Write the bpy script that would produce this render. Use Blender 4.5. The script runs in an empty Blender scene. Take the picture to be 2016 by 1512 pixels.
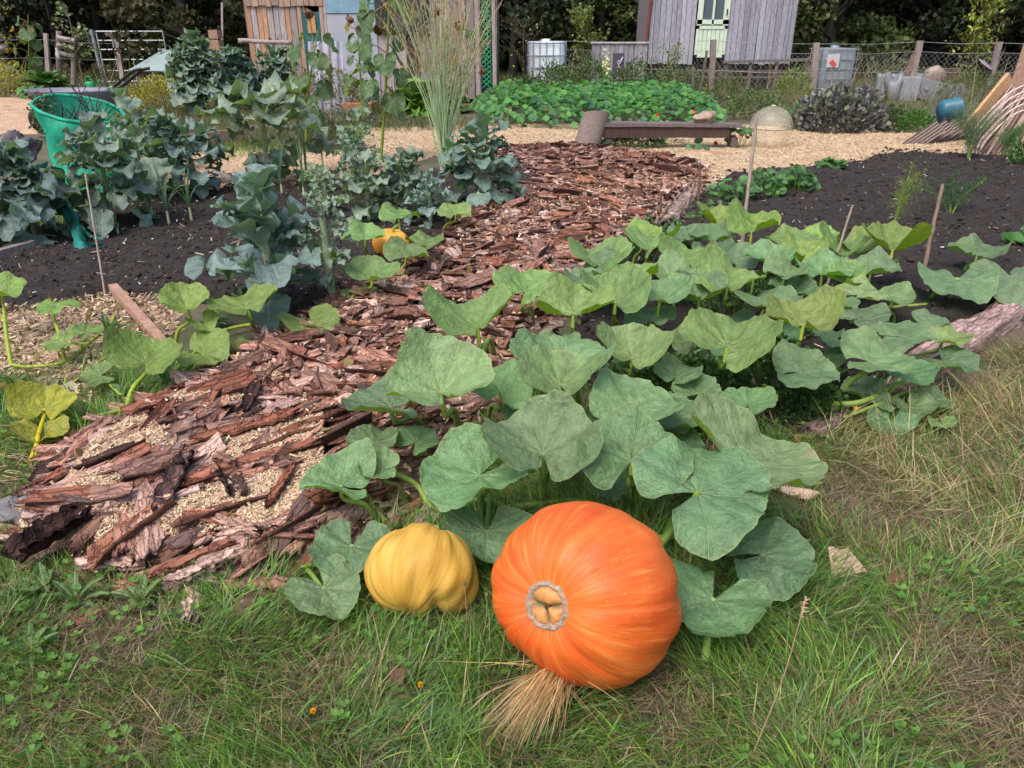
import bpy, math, random
import numpy as np
from math import radians, sin, cos, pi, atan, tan

# ------------------------------------------------------------ camera, light, exposure
SC = bpy.context.scene
TH = radians(25.0); FPX = 1500.0; CAMZ = 1.5
cam_d = bpy.data.cameras.new("camera"); cam = bpy.data.objects.new("camera", cam_d)
SC.collection.objects.link(cam); SC.camera = cam
cam.location = (0, 0, CAMZ); cam.rotation_euler = (pi/2-TH, 0, 0)
cam_d.sensor_width = 36; cam_d.lens = 36*FPX/2016; cam_d.clip_start = .05; cam_d.clip_end = 400
world = bpy.data.worlds.new("World"); SC.world = world; world.use_nodes = True
wn = world.node_tree; bg = wn.nodes['Background']
sky = wn.nodes.new('ShaderNodeTexSky'); sky.sky_type = 'NISHITA'; sky.sun_disc = False
SUN_EL, SUN_AZ = radians(58), radians(215)      # azimuth measured from +Y clockwise
sky.sun_elevation = SUN_EL; sky.sun_rotation = SUN_AZ
sky.air_density = 1.0; sky.dust_density = 5.0; sky.ozone_density = 1.0
wn.links.new(sky.outputs[0], bg.inputs[0]); bg.inputs[1].default_value = 0.15
sl = bpy.data.lights.new("sun", 'SUN'); sun = bpy.data.objects.new("sun", sl); SC.collection.objects.link(sun)
sl.energy = 1.2; sl.angle = radians(28); sl.color = (1, .96, .9)
sun.rotation_euler = (pi/2-SUN_EL, 0, pi-SUN_AZ)
SC.view_settings.view_transform = 'Standard'; SC.view_settings.look = 'None'
SC.view_settings.exposure = 0.74; SC.view_settings.gamma = 1

rs = np.random.RandomState(7); random.seed(7)
A = np.array
FW = A([0, cos(TH), -sin(TH)]); RT = A([1., 0, 0]); UP = A([0, sin(TH), cos(TH)]); C0 = A([0, 0, CAMZ])
def ray(px, py): return FW*FPX + RT*(px-1008) - UP*(py-756)
def G(px, py, z=0.):                      # the point at height z that the photo shows at this pixel
    d = ray(px, py); return C0 + d*((z-CAMZ)/d[2])
def D(px, py, Y):                         # the point at forward distance Y
    d = ray(px, py); return C0 + d*(Y/d[1])
def depth(p): return float(np.dot(A(p)-C0, FW))

# ------------------------------------------------------------ noise
def vnoise(x, y, seed=0):
    xi = np.floor(x).astype(np.int64); yi = np.floor(y).astype(np.int64); fx = x-xi; fy = y-yi
    def h(a, b):
        n = (a*374761393 + b*668265263 + seed*1442695041) & 0x7fffffff
        n = ((n ^ (n >> 13))*1274126177) & 0x7fffffff
        return ((n ^ (n >> 16)) & 0xffff)/65535.
    sx = fx*fx*(3-2*fx); sy = fy*fy*(3-2*fy)
    return (h(xi, yi)*(1-sx)+h(xi+1, yi)*sx)*(1-sy) + (h(xi, yi+1)*(1-sx)+h(xi+1, yi+1)*sx)*sy
def fbm(x, y, sc, seed=0, o=4):
    x = np.asarray(x, float)*sc; y = np.asarray(y, float)*sc; s = 0; a = .5
    for i in range(o): s = s+a*vnoise(x, y, seed+i); a *= .5; x = x*2.03+1.7; y = y*2.03+9.2
    return s/(1-.5**o)
def pip(X, Y, poly):
    ins = np.zeros(X.shape, bool); n = len(poly)
    for i in range(n):
        x1, y1 = poly[i][:2]; x2, y2 = poly[(i+1) % n][:2]
        c = ((y1 > Y) != (y2 > Y)) & (X < (x2-x1)*(Y-y1)/(y2-y1+1e-12)+x1); ins ^= c
    return ins
def pdist(X, Y, poly):
    d = np.full(X.shape, 1e9); n = len(poly)
    for i in range(n):
        a = A(poly[i][:2]); b = A(poly[(i+1) % n][:2]); e = b-a; L = e@e+1e-12
        t = np.clip(((X-a[0])*e[0]+(Y-a[1])*e[1])/L, 0, 1)
        d = np.minimum(d, np.hypot(X-a[0]-t*e[0], Y-a[1]-t*e[1]))
    return d

# ------------------------------------------------------------ mesh collector
class MB:
    def __init__(s): s.v = []; s.f = []; s.t = []; s.l = []; s.n = 0
    def add(s, V, Fc, tint=(1, 1, 1), lp=None):
        V = np.asarray(V, float); Fc = np.asarray(Fc, np.int64)
        s.v.append(V); s.f.append(Fc+s.n); s.n += len(V)
        t = np.asarray(tint, float)
        s.t.append(np.broadcast_to(t, (len(V), 3)) if t.ndim == 1 else t)
        s.l.append(np.zeros((len(V), 3)) if lp is None else np.asarray(lp, float)); return s
    def mesh(s, name, mat, off=(0, 0, 0), smooth=True):
        V = np.concatenate(s.v)-A(off); T = np.concatenate(s.t); L = np.concatenate(s.l)
        me = bpy.data.meshes.new(name); me.vertices.add(len(V)); me.vertices.foreach_set('co', V.astype(np.float32).ravel())
        lv = np.concatenate([f.ravel() for f in s.f]); tot = np.concatenate([np.full(len(f), f.shape[1]) for f in s.f])
        me.loops.add(len(lv)); me.loops.foreach_set('vertex_index', lv.astype(np.int32))
        me.polygons.add(len(tot)); st = np.concatenate([[0], np.cumsum(tot)[:-1]])
        me.polygons.foreach_set('loop_start', st.astype(np.int32)); me.polygons.foreach_set('loop_total', tot.astype(np.int32))
        a = me.attributes.new('tint', 'FLOAT_COLOR', 'POINT')
        a.data.foreach_set('color', np.hstack([T, np.ones((len(T), 1))]).astype(np.float32).ravel())
        a = me.attributes.new('lp', 'FLOAT_VECTOR', 'POINT'); a.data.foreach_set('vector', L.astype(np.float32).ravel())
        me.update(calc_edges=True)
        me.polygons.foreach_set('use_smooth', np.full(len(tot), bool(smooth)))
        me.materials.append(mat); me.update(); return me
    def obj(s, name, mat, parent=None, loc=None, smooth=True, label=None):
        off = A(parent.location) if parent is not None else (A(loc) if loc is not None else A([0, 0, 0.]))
        if parent is not None and parent.parent is not None: off = off+A(parent.parent.location)
        o = bpy.data.objects.new(name, s.mesh(name, mat, off, smooth)); SC.collection.objects.link(o)
        if parent is not None: o.parent = parent
        elif loc is not None: o.location = loc
        if label: o['label'] = label
        return o
def thing(name, label, cat, loc, group=None):
    o = bpy.data.objects.new(name, None); SC.collection.objects.link(o); o.location = loc; o.empty_display_size = .1
    return tag(o, label, cat, group)
def tag(o, label, cat, group=None, kind=None):
    o['label'] = label; o['category'] = cat
    if group: o['group'] = group
    if kind: o['kind'] = kind
    return o
def setting(o): o['kind'] = 'structure'; return o
def stuff(o, label, cat): return tag(o, label, cat, kind='stuff')

# ------------------------------------------------------------ shapes
def gridf(nu, nv, wrap=False):
    i = np.arange(nu-1)[:, None]; m = nv if wrap else nv-1; j = np.arange(m)[None, :]; j2 = (j+1) % nv
    return np.stack([i*nv+j, (i+1)*nv+j, (i+1)*nv+j2, i*nv+j2], -1).reshape(-1, 4)
BOXF = A([[0, 3, 2, 1], [4, 5, 6, 7], [0, 1, 5, 4], [1, 2, 6, 5], [2, 3, 7, 6], [3, 0, 4, 7]])
def box(mb, c, s, rz=0, tint=(1, 1, 1), rx=0, ry=0):
    V = A([[x, y, z] for z in (-.5, .5) for x, y in ((-.5, -.5), (.5, -.5), (.5, .5), (-.5, .5))])*A(s)
    if rx: V = V@A([[1, 0, 0], [0, cos(rx), sin(rx)], [0, -sin(rx), cos(rx)]])
    if ry: V = V@A([[cos(ry), 0, -sin(ry)], [0, 1, 0], [sin(ry), 0, cos(ry)]])
    if rz: V = V@A([[cos(rz), sin(rz), 0], [-sin(rz), cos(rz), 0], [0, 0, 1]])
    mb.add(V+A(c), BOXF, tint)
def nrm(v): return v/(np.linalg.norm(v, axis=-1, keepdims=True)+1e-12)
def beam(mb, a, b, w, h, up=(0, 0, 1), tint=(1, 1, 1), n=1, wob=0, seed=0):   # board from a to b
    a = A(a, float); b = A(b, float); d = nrm(b-a); sd = nrm(np.cross(d, A(up, float))); u = np.cross(sd, d)
    r = np.random.RandomState(seed+int(abs(a[0])*100)); V = []
    for i in range(n+1):
        p = a+(b-a)*i/n; k = (r.rand(4)-.5)*wob
        V += [p-sd*(w/2+k[0])-u*(h/2+k[1]), p+sd*(w/2+k[2])-u*(h/2+k[1]), p+sd*(w/2+k[2])+u*(h/2+k[3]), p-sd*(w/2+k[0])+u*(h/2+k[3])]
    F_ = [[0, 1, 2, 3], [4*n+3, 4*n+2, 4*n+1, 4*n]]
    for i in range(n):
        for j in range(4): F_.append([4*i+j, 4*i+4+j, 4*i+4+(j+1) % 4, 4*i+(j+1) % 4])
    mb.add(V, F_, tint)
def smooth_path(P, n):
    P = A(P, float); m = len(P)
    if m < 3: return np.linspace(P[0], P[-1], n)
    Q = np.vstack([2*P[0]-P[1], P, 2*P[-1]-P[-2]]); out = []
    for t in np.linspace(0, m-1-1e-9, n):
        i = int(t); f = t-i; a, b, c, d = Q[i:i+4]
        out.append(.5*((2*b)+(c-a)*f+(2*a-5*b+4*c-d)*f*f+(3*b-3*c+d-a)*f**3))
    return A(out)
def tube(mb, P, r, k=8, tint=(1, 1, 1), rib=0, n=None, noise=0, seed=0):
    P = smooth_path(P, n) if n else A(P, float); m = len(P)
    r = np.interp(np.linspace(0, 1, m), np.linspace(0, 1, len(np.atleast_1d(r))), np.atleast_1d(r))
    T = nrm(np.gradient(P, axis=0)); ref = A([0, 0, 1.]) if abs(T[:, 2]).mean() < .8 else A([1., 0, 0])
    S = nrm(np.cross(T, ref)); U = np.cross(T, S); th = np.arange(k)*2*pi/k
    rr = r[:, None]*(1+rib*(np.arange(k) % 2*2-1)[None, :])
    if noise: rr = rr*(1+noise*(np.random.RandomState(seed).rand(m, k)-.5))
    V = P[:, None]+rr[..., None]*(np.cos(th)[None, :, None]*S[:, None]+np.sin(th)[None, :, None]*U[:, None])
    lp = np.zeros((m, k, 3)); lp[..., 0] = th; lp[..., 1] = np.linspace(0, 1, m)[:, None]
    V = V.reshape(-1, 3); mb.add(V, gridf(m, k, True)[:, ::-1], tint, lp.reshape(-1, 3))
    for e in (0, m-1):                           # caps
        mb.add(np.vstack([V[e*k:(e+1)*k], P[e]]), [[i, (i+1) % k, k] if e else [(i+1) % k, i, k] for i in range(k)], tint)
def lathe(mb, prof, c, k=32, tint=(1, 1, 1), ax=None, sq=(1, 1)):
    prof = A(prof, float); th = np.arange(k)*2*pi/k
    V = np.stack([prof[:, 0:1]*np.cos(th)*sq[0], prof[:, 0:1]*np.sin(th)*sq[1], np.repeat(prof[:, 1:2], k, 1)], -1).reshape(-1, 3)
    if ax is not None:
        z = nrm(A(ax, float)); x = nrm(np.cross(A([0, 1., 0]) if abs(z[1]) < .9 else A([1., 0, 0]), z)); y = np.cross(z, x)
        V = V[:, :1]*x+V[:, 1:2]*y+V[:, 2:]*z
    mb.add(V+A(c), gridf(len(prof), k, True)[:, ::-1], tint)
def ellip(mb, c, r, tint=(1, 1, 1), nu=14, nv=20, lump=0, seed=0, rz=0):
    u = np.linspace(-pi/2, pi/2, nu); v = np.arange(nv)*2*pi/nv; U_, V_ = np.meshgrid(u, v, indexing='ij')
    P = np.stack([np.cos(U_)*np.cos(V_), np.cos(U_)*np.sin(V_), np.sin(U_)], -1).reshape(-1, 3)
    if lump:
        q = np.random.RandomState(seed).rand(6, 3)*2-1; P = P*(1+lump*np.sin(P@q.T*5+np.arange(6)).mean(1, keepdims=True)*2)
    P = P*A(r)
    if rz: P = P@A([[cos(rz), sin(rz), 0], [-sin(rz), cos(rz), 0], [0, 0, 1]])
    mb.add(P+A(c), gridf(nu, nv, True)[:, ::-1], tint)
def rdir(n, r=rs):
    z = r.rand(n)*2-1; a = r.rand(n)*2*pi; s = np.sqrt(1-z*z); return np.stack([s*np.cos(a), s*np.sin(a), z], -1)
def leaves(mb, P, size, tint, r=rs, updir=None, el=.45, droop=0, fold=.25):
    """many small pointed, folded leaves: one diamond of two faces each"""
    n = len(P); size = np.broadcast_to(np.asarray(size, float), (n,))[:, None]
    d = rdir(n, r) if updir is None else nrm(updir+rdir(n, r)*.6)
    d = nrm(d+A([0, 0, -droop])); s = nrm(np.cross(d, rdir(n, r))); u = np.cross(s, d)
    a = P-d*size*.5; b = P+d*size*.5; w = size*el
    V = np.stack([a, P-s*w+u*w*fold, b, P+s*w+u*w*fold], 1).reshape(-1, 3); i = np.arange(n)[:, None]*4
    Fc = np.concatenate([np.hstack([i, i+2, i+1]), np.hstack([i, i+3, i+2])])
    t = np.repeat(tint, 4, 0) if np.ndim(tint) == 2 else tint
    mb.add(V, Fc, t)
def tints(n, cols, var=.25, r=rs):
    cols = A(cols, float); k = r.randint(0, len(cols), n)
    return cols[k]*(1+(r.rand(n, 1)-.5)*2*var)*(1+(r.rand(n, 3)-.5)*.2)
def blades(mb, P, h, w, az, lean, cols, curl=.5, r=rs, zs=None):
    """grass blades: h length, lean 0 upright .. 1 flat"""
    n = len(P); h = np.broadcast_to(h, (n,)); w = np.broadcast_to(w, (n,)); lean = np.broadcast_to(lean, (n,))
    dx = np.stack([np.cos(az), np.sin(az), np.zeros(n)], -1); sd = np.stack([-np.sin(az), np.cos(az), np.zeros(n)], -1)
    tw = r.rand(n)*pi; sd = sd*np.cos(tw)[:, None]+dx*np.sin(tw)[:, None]
    V = np.zeros((n, 8, 3)); ts = A([0, .35, .7, 1.])
    for k, t in enumerate(ts):
        ang = np.clip(lean*(pi/2)*(.6+curl*t*1.3), 0, 2.0)
        if k: q = q+((ts[k]-ts[k-1])*h)[:, None]*(dx*np.sin(ang)[:, None]+A([0, 0, 1])*np.cos(ang)[:, None])
        else: q = P.copy()
        ww = (w*(1, .95, .6, .08)[k])[:, None]/2
        V[:, 2*k] = q-sd*ww; V[:, 2*k+1] = q+sd*ww
    V[:, 2:, 2] = np.maximum(V[:, 2:, 2], P[:, None, 2]+.002)
    i = np.arange(n)[:, None]*8
    Fc = np.concatenate([np.hstack([i+2*k, i+2*k+1, i+2*k+3, i+2*k+2]) for k in range(3)])
    mb.add(V.reshape(-1, 3), Fc, np.repeat(cols, 8, 0))

# ------------------------------------------------------------ materials
class NT:
    def __init__(s, name):
        s.m = bpy.data.materials.new(name); s.m.use_nodes = True; s.t = s.m.node_tree
        s.b = s.t.nodes['Principled BSDF']; s.out = s.t.nodes['Material Output']
    def n(s, typ, **kw):
        x = s.t.nodes.new('ShaderNode'+typ)
        for k, v in kw.items(): setattr(x, k, v)
        return x
    def l(s, a, b): s.t.links.new(a, b)
    def put(s, sock, v):
        if isinstance(v, bpy.types.NodeSocket): s.l(v, sock)
        else: sock.default_value = v
    def math(s, op, a, b=0., c=0., clamp=False):
        x = s.n('Math', operation=op, use_clamp=clamp)
        for i, q in enumerate((a, b, c)): s.put(x.inputs[i], q)
        return x.outputs[0]
    def mix(s, f, a, b, mode='MIX'):
        x = s.n('Mix', data_type='RGBA', blend_type=mode); s.put(x.inputs[0], f)
        for i, q in ((6, a), (7, b)): s.put(x.inputs[i], q if isinstance(q, bpy.types.NodeSocket) else (*q, 1))
        return x.outputs[2]
    def noise(s, sc, det=4, vec=None, rough=.55, out='Fac', dist=0):
        x = s.n('TexNoise'); x.inputs['Scale'].default_value = sc; x.inputs['Detail'].default_value = det
        x.inputs['Roughness'].default_value = rough; x.inputs['Distortion'].default_value = dist
        s.l(vec if vec is not None else s.coord(), x.inputs['Vector']); return x.outputs[out]
    def coord(s):
        if not hasattr(s, 'tc'): s.tc = s.n('NewGeometry').outputs['Position'] if getattr(s, 'wpos', 0) else s.n('TexCoord').outputs['Object']
        return s.tc
    def attr(s, name, out='Color'): return s.n('Attribute', attribute_name=name).outputs[out]
    def ramp(s, f, stops, interp='LINEAR'):
        x = s.n('ValToRGB'); x.color_ramp.interpolation = interp; e = x.color_ramp.elements
        while len(e) < len(stops): e.new(.5)
        for q, (p, c) in zip(e, stops): q.position = p; q.color = (*c, 1) if len(c) == 3 else c
        s.l(f, x.inputs[0]); return x.outputs[0]
    def bump(s, h, st=.5, d=.01):
        x = s.n('Bump'); x.inputs['Strength'].default_value = st; x.inputs['Distance'].default_value = d; s.l(h, x.inputs['Height'])
        s.l(x.outputs[0], s.b.inputs['Normal']); return x.outputs[0]
    def scale(s, v):
        x = s.n('Mapping'); x.inputs['Scale'].default_value = v; s.l(s.coord(), x.inputs[0]); return x.outputs[0]
def rng(s, v, a, b): return s.math('MULTIPLY_ADD', v, b-a, a)
def leafmat(name, col=(1, 1, 1), back=1.5, rough=.5, trans=.25, nscale=30, nvar=.35, bump=0):
    s = NT(name); c = s.mix(1., s.attr('tint'), col, 'MULTIPLY')
    v = rng(s, s.noise(nscale, 3), 1-nvar, 1+nvar); c = s.mix(1., c, s.n('CombineColor').outputs[0], 'MULTIPLY') if 0 else c
    hs = s.n('HueSaturation'); s.l(c, hs.inputs['Color']); s.l(v, hs.inputs['Value']); c = hs.outputs[0]
    g = s.n('NewGeometry').outputs['Backfacing']; c = s.mix(g, c, s.mix(1., c, (back, back*.98, back*.7), 'MULTIPLY'))
    s.l(c, s.b.inputs['Base Color']); s.b.inputs['Roughness'].default_value = rough; s.b.inputs['Specular IOR Level'].default_value = .35
    if bump: s.bump(s.noise(nscale*3, 3), bump, .004)
    t = s.n('BsdfTranslucent'); s.l(s.mix(1., c, (1.3, 1.3, .6), 'MULTIPLY'), t.inputs[0]); mx = s.n('MixShader'); mx.inputs[0].default_value = trans
    s.l(s.b.outputs[0], mx.inputs[1]); s.l(t.outputs[0], mx.inputs[2]); s.l(mx.outputs[0], s.out.inputs[0]); return s.m
def plain(name, col, rough=.7, sc=20, var=.3, bump=.3, bd=.004, stretch=None, metal=0, col2=None, det=5, wpos=0):
    """rough surface: tint * colour, mottled"""
    s = NT(name); s.wpos = wpos; vec = s.scale(stretch) if stretch else None; nz = s.noise(sc, det, vec, .62)
    if col2 is None: col2 = tuple(x*(1-var) for x in col); col = tuple(min(1, x*(1+var*.5)) for x in col)
    c = s.ramp(nz, [(.32, col2), (.68, col)]); c = s.mix(1., c, s.attr('tint'), 'MULTIPLY')
    s.l(c, s.b.inputs['Base Color']); s.b.inputs['Roughness'].default_value = rough; s.b.inputs['Metallic'].default_value = metal
    s.b.inputs['Specular IOR Level'].default_value = .3
    if bump: s.bump(s.noise(sc*2.3, det, vec, .65), bump, bd)
    return s.m
M = {}
M['leaf'] = leafmat('foliage'); M['grass'] = leafmat('grass_blade', rough=.45, trans=.3, back=1.1)
M['kale'] = None
def vein_leaf(name, top, under, vein, dry=True, kind='palmate'):
    s = NT(name); lp = s.n('SeparateXYZ'); s.l(s.attr('lp', 'Vector'), lp.inputs[0]); ph, rho = lp.outputs[0], lp.outputs[1]
    if kind == 'palmate':
        k = 2*pi/9; a = s.math('SUBTRACT', s.math('MODULO', s.math('ADD', ph, k*20.5), k), k/2)
        d = s.math('MULTIPLY', s.math('ABSOLUTE', a), rho)
    else: d = s.math('MULTIPLY', s.math('ABSOLUTE', ph), .22)
    wob = s.noise(14, 2); main = s.math('SUBTRACT', 1., s.math('DIVIDE', d, .011), clamp=True)
    t = s.math('ADD', s.math('MULTIPLY', s.math('SUBTRACT', rho, s.math('MULTIPLY', d, 1.25)), 7. if kind == 'palmate' else 9.), s.math('MULTIPLY', wob, .7))
    f = s.math('ABSOLUTE', s.math('SUBTRACT', s.math('FRACT', t), .5)); sec = s.math('MULTIPLY', s.math('SUBTRACT', 1., s.math('DIVIDE', f, .05), clamp=True), .45)
    v = s.math('MAXIMUM', main, sec); tint = s.attr('tint')
    n1 = s.noise(22, 4); n2 = s.noise(150, 3)
    c = s.mix(rng(s, n1, -.5, 1.4), tuple(x*.62 for x in top), tuple(x*1.28 for x in top)); c = s.mix(1., c, tint, 'MULTIPLY')
    c = s.mix(s.math('MULTIPLY', v, .55), c, vein)
    if kind == 'palmate':
        e = s.math('MULTIPLY', s.math('SUBTRACT', rho, .975), 60., clamp=True); c = s.mix(s.math('MULTIPLY', e, .35), c, (.36, .38, .12))
        if dry:
            q = s.math('MULTIPLY', s.math('SUBTRACT', s.math('ADD', s.noise(16, 3), s.math('MULTIPLY', rho, .22)), .88), 14., clamp=True)
            c = s.mix(s.math('MULTIPLY', q, .8), c, (.28, .2, .11))
            sp = s.math('MULTIPLY', s.math('SUBTRACT', s.noise(260, 1), .74), 25., clamp=True); c = s.mix(s.math('MULTIPLY', sp, .5), c, (.5, .52, .42))
    cu = s.mix(1., s.mix(s.math('MULTIPLY', v, .5), under, vein), tint, 'MULTIPLY')
    c = s.mix(s.n('NewGeometry').outputs['Backfacing'], c, cu)
    s.l(c, s.b.inputs['Base Color']); s.b.inputs['Roughness'].default_value = .48; s.b.inputs['Specular IOR Level'].default_value = .5
    h = s.math('ADD', s.math('MULTIPLY', v, -.3), s.math('MULTIPLY', s.noise(70, 4), .9)); h = s.math('ADD', h, s.math('MULTIPLY', n2, .25))
    h = s.math('ADD', h, s.math('MULTIPLY', s.noise(28, 2), 1.6)); nb = s.bump(h, .9, .008)
    tr = s.n('BsdfTranslucent'); s.l(s.mix(1., c, (1.0, 1.25, .45), 'MULTIPLY'), tr.inputs[0]); mx = s.n('MixShader'); mx.inputs[0].default_value = .22
    s.l(s.b.outputs[0], mx.inputs[1]); s.l(tr.outputs[0], mx.inputs[2]); s.l(mx.outputs[0], s.out.inputs[0]); return s.m
M['pleaf'] = vein_leaf('pumpkin_leaf', (.148, .248, .108), (.21, .33, .05), (.36, .44, .22))
M['kale'] = vein_leaf('brassica_leaf', (.175, .245, .205), (.2, .29, .19), (.34, .42, .36), kind='pinnate')
M['weedleaf'] = vein_leaf('weed_leaf', (.085, .17, .04), (.12, .2, .06), (.25, .33, .15), kind='pinnate')
M['stalk'] = plain('green_stalk', (.2, .3, .06), .5, 60, .25, .2, .002)
M['kstem'] = plain('brassica_stem', (.3, .36, .22), .6, 50, .3, .3, .003)
M['wood'] = plain('weathered_wood', (.30, .26, .25), .85, 6, .45, .6, .004, stretch=(14, 14, 1.2))
M['woodx'] = plain('sawn_board', (.34, .25, .2), .8, 7, .35, .5, .003, stretch=(3, 3, 10))
M['cane'] = plain('cane', (.34, .27, .22), .6, 40, .3, .3, .002, stretch=(1, 1, .4))
M['dead'] = plain('dry_stalk', (.42, .34, .24), .8, 40, .3, .2)
M['metal'] = plain('galvanised_metal', (.42, .45, .47), .45, 8, .2, .1, metal=.5)
M['wire'] = plain('wire', (.3, .32, .34), .5, 8, .1, 0, metal=.4)
M['stone'] = plain('stone', (.36, .31, .28), .9, 12, .4, .8, .01)
M['conc'] = plain('fired_clay', (.21, .165, .15), .9, 30, .25, .5, .003)
M['plastic'] = plain('plastic', (1, 1, 1), .4, 5, .08, 0)
M['petal'] = leafmat('petal', (1, 1, 1), 1., .5, .3)
# ------------------------------------------------------------ the setting: ground, beds, paths
def PX(pts, z=0.): return [tuple(G(x, y, z)[:2]) for x, y in pts]
BARK = PX([(20, 1118), (50, 1030), (60, 930), (95, 890), (300, 795), (480, 690), (650, 600), (700, 560), (780, 535), (850, 500), (880, 430), (960, 395), (1050, 360), (1000, 318), (960, 296), (1150, 292), (1390, 328), (1385, 375), (1300, 440), (1230, 480), (1180, 540), (1050, 700), (960, 860), (900, 1000), (760, 1075), (640, 1150), (470, 1160), (400, 1165), (250, 1150), (110, 1130)])
SOILL = PX([(-250, 560), (-100, 470), (150, 430), (330, 378), (600, 362), (800, 345), (960, 330), (1080, 345), (1040, 395), (900, 440), (890, 500), (800, 555), (660, 620), (480, 612), (330, 575), (200, 580), (60, 612), (-250, 640)])
SOILR = PX([(1290, 440), (1370, 385), (1420, 350), (1640, 325), (1720, 308), (1860, 303), (2150, 310), (2700, 340), (2700, 520), (2060, 600), (1870, 690), (1690, 800), (1590, 860), (1350, 860), (1100, 760), (1150, 600), (1200, 500)])
CHIP = PX([(700, 255), (1000, 246), (1300, 246), (1560, 248), (1750, 262), (2200, 268), (2300, 300), (1860, 306), (1700, 320), (1420, 360), (1370, 385), (1330, 320), (1150, 300), (900, 300), (760, 330)])
CHIP2 = PX([(250, 318), (420, 296), (700, 300), (790, 320), (760, 352), (600, 362), (420, 378), (330, 372), (230, 350)])
CHIP3 = PX([(-400, 192), (60, 192), (100, 215), (110, 262), (-400, 270)])
CHIP4 = PX([(-300, 600), (60, 608), (200, 585), (330, 585), (350, 650), (250, 700), (180, 800), (60, 745), (-300, 760)])
CHIPS_ON_BARK = PX([(90, 1040), (200, 900), (380, 790), (560, 760), (640, 850), (640, 1000), (560, 1080), (300, 1100), (130, 1090)])
Y0 = .85

def sheet(poly, cell, h, fall, nf, name, mat, label=None):
    P = A(poly); x0, y0 = P.min(0)-.05; x1, y1 = P.max(0)+.05
    nx = int((x1-x0)/cell)+2; ny = int((y1-y0)/cell)+2
    X, Y = np.meshgrid(np.linspace(x0, x1, nx), np.linspace(y0, y1, ny), indexing='ij')
    wx = X+(fbm(X, Y, 6, 3)-.5)*.18; wy = Y+(fbm(X, Y, 6, 9)-.5)*.18
    ins = pip(wx, wy, poly); d = pdist(wx, wy, poly); sd = np.where(ins, d, -d)
    t = np.clip((sd+.02)/fall, 0, 1); t = t*t*(3-2*t)
    Z = -.012+(h+.012)*t+nf(X, Y)*t
    keep = sd > -.03; F_ = gridf(nx, ny); F_ = F_[keep.ravel()[F_].all(1)]
    V = np.stack([X, Y, Z], -1).reshape(-1, 3); u = np.unique(F_); mp = np.full(len(V), -1); mp[u] = np.arange(len(u))
    mb = MB(); mb.add(V[u], mp[F_]); return mb.obj(name, mat)
def bark_h(x, y):
    x = np.asarray(x, float); y = np.asarray(y, float)
    ins = pip(x, y, BARK); d = pdist(x, y, BARK); t = np.clip(d/.22, 0, 1)
    return np.where(ins, .07*t*t*(3-2*t)+(fbm(x, y, 3, 40)-.5)*.03*t, 0)
def clod(x, y, seed, a): 
    f = fbm(x, y, 9, seed, 5); g = fbm(x, y, 34, seed+5, 3)
    return (f-.5)*a*2+np.clip(g-.55, 0, 1)*a*1.2+(fbm(x, y, 1.2, seed+8, 2)-.5)*a*1.5

# base ground: earth and dead thatch under the grass, out past the wood
s = NT('ground_earth'); n1 = s.noise(1.6, 4); n2 = s.noise(60, 5, rough=.7)
c = s.mix(s.math('MULTIPLY', n2, 1.), (.055, .045, .03), (.2, .16, .11)); c = s.mix(s.ramp(n1, [(.42, (0, 0, 0)), (.62, (1, 1, 1))]), c, s.mix(n2, (.03, .045, .015), (.09, .1, .045)))
s.l(c, s.b.inputs['Base Color']); s.b.inputs['Roughness'].default_value = .95; s.bump(n2, .8, .02)
xs = np.concatenate([np.linspace(-60, -8, 14), np.linspace(-7.8, 7.8, 90), np.linspace(8, 60, 14)]); ys = np.concatenate([[-20, -10, -4], np.linspace(-1, 14, 110), np.linspace(14.5, 70, 24)])
X, Y = np.meshgrid(xs, ys, indexing='ij'); Z = (fbm(X, Y, .8, 21, 3)-.5)*.03-.012
mb = MB(); mb.add(np.stack([X, Y, Z], -1).reshape(-1, 3), gridf(len(xs), len(ys))); setting(mb.obj('ground', s.m))
# soil
def soilmat(name, a, b):
    s = NT(name); n = s.noise(7, 5, rough=.65); f = s.noise(120, 4, rough=.7)
    c = s.mix(s.ramp(n, [(.35, (0, 0, 0)), (.7, (1, 1, 1))]), a, b); c = s.mix(s.ramp(f, [(.3, (0, 0, 0)), (.75, (1, 1, 1))]), s.mix(1., c, (.55, .55, .55), 'MULTIPLY'), s.mix(1., c, (1.9, 1.8, 1.7), 'MULTIPLY'))
    sp = s.math('MULTIPLY', s.math('SUBTRACT', s.noise(130, 1), .735), 40., clamp=True); c = s.mix(sp, c, (.42, .36, .3))
    s.l(c, s.b.inputs['Base Color']); s.b.inputs['Roughness'].default_value = .92; s.bump(s.math('ADD', f, s.noise(40, 4)), .9, .015); return s.m
M['soil'] = soilmat('dark_soil', (.012, .0095, .009), (.03, .022, .019))
M['clod'] = plain('soil_clod', (.036, .029, .027), .95, 60, .5, .8, .006)
setting(sheet(SOILL, .025, .035, .15, lambda x, y: clod(x, y, 60, .042), 'soil_bed', M['soil']))
setting(sheet(SOILR, .03, .045, .2, lambda x, y: clod(x, y, 70, .048), 'soil_bed', M['soil']))
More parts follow.
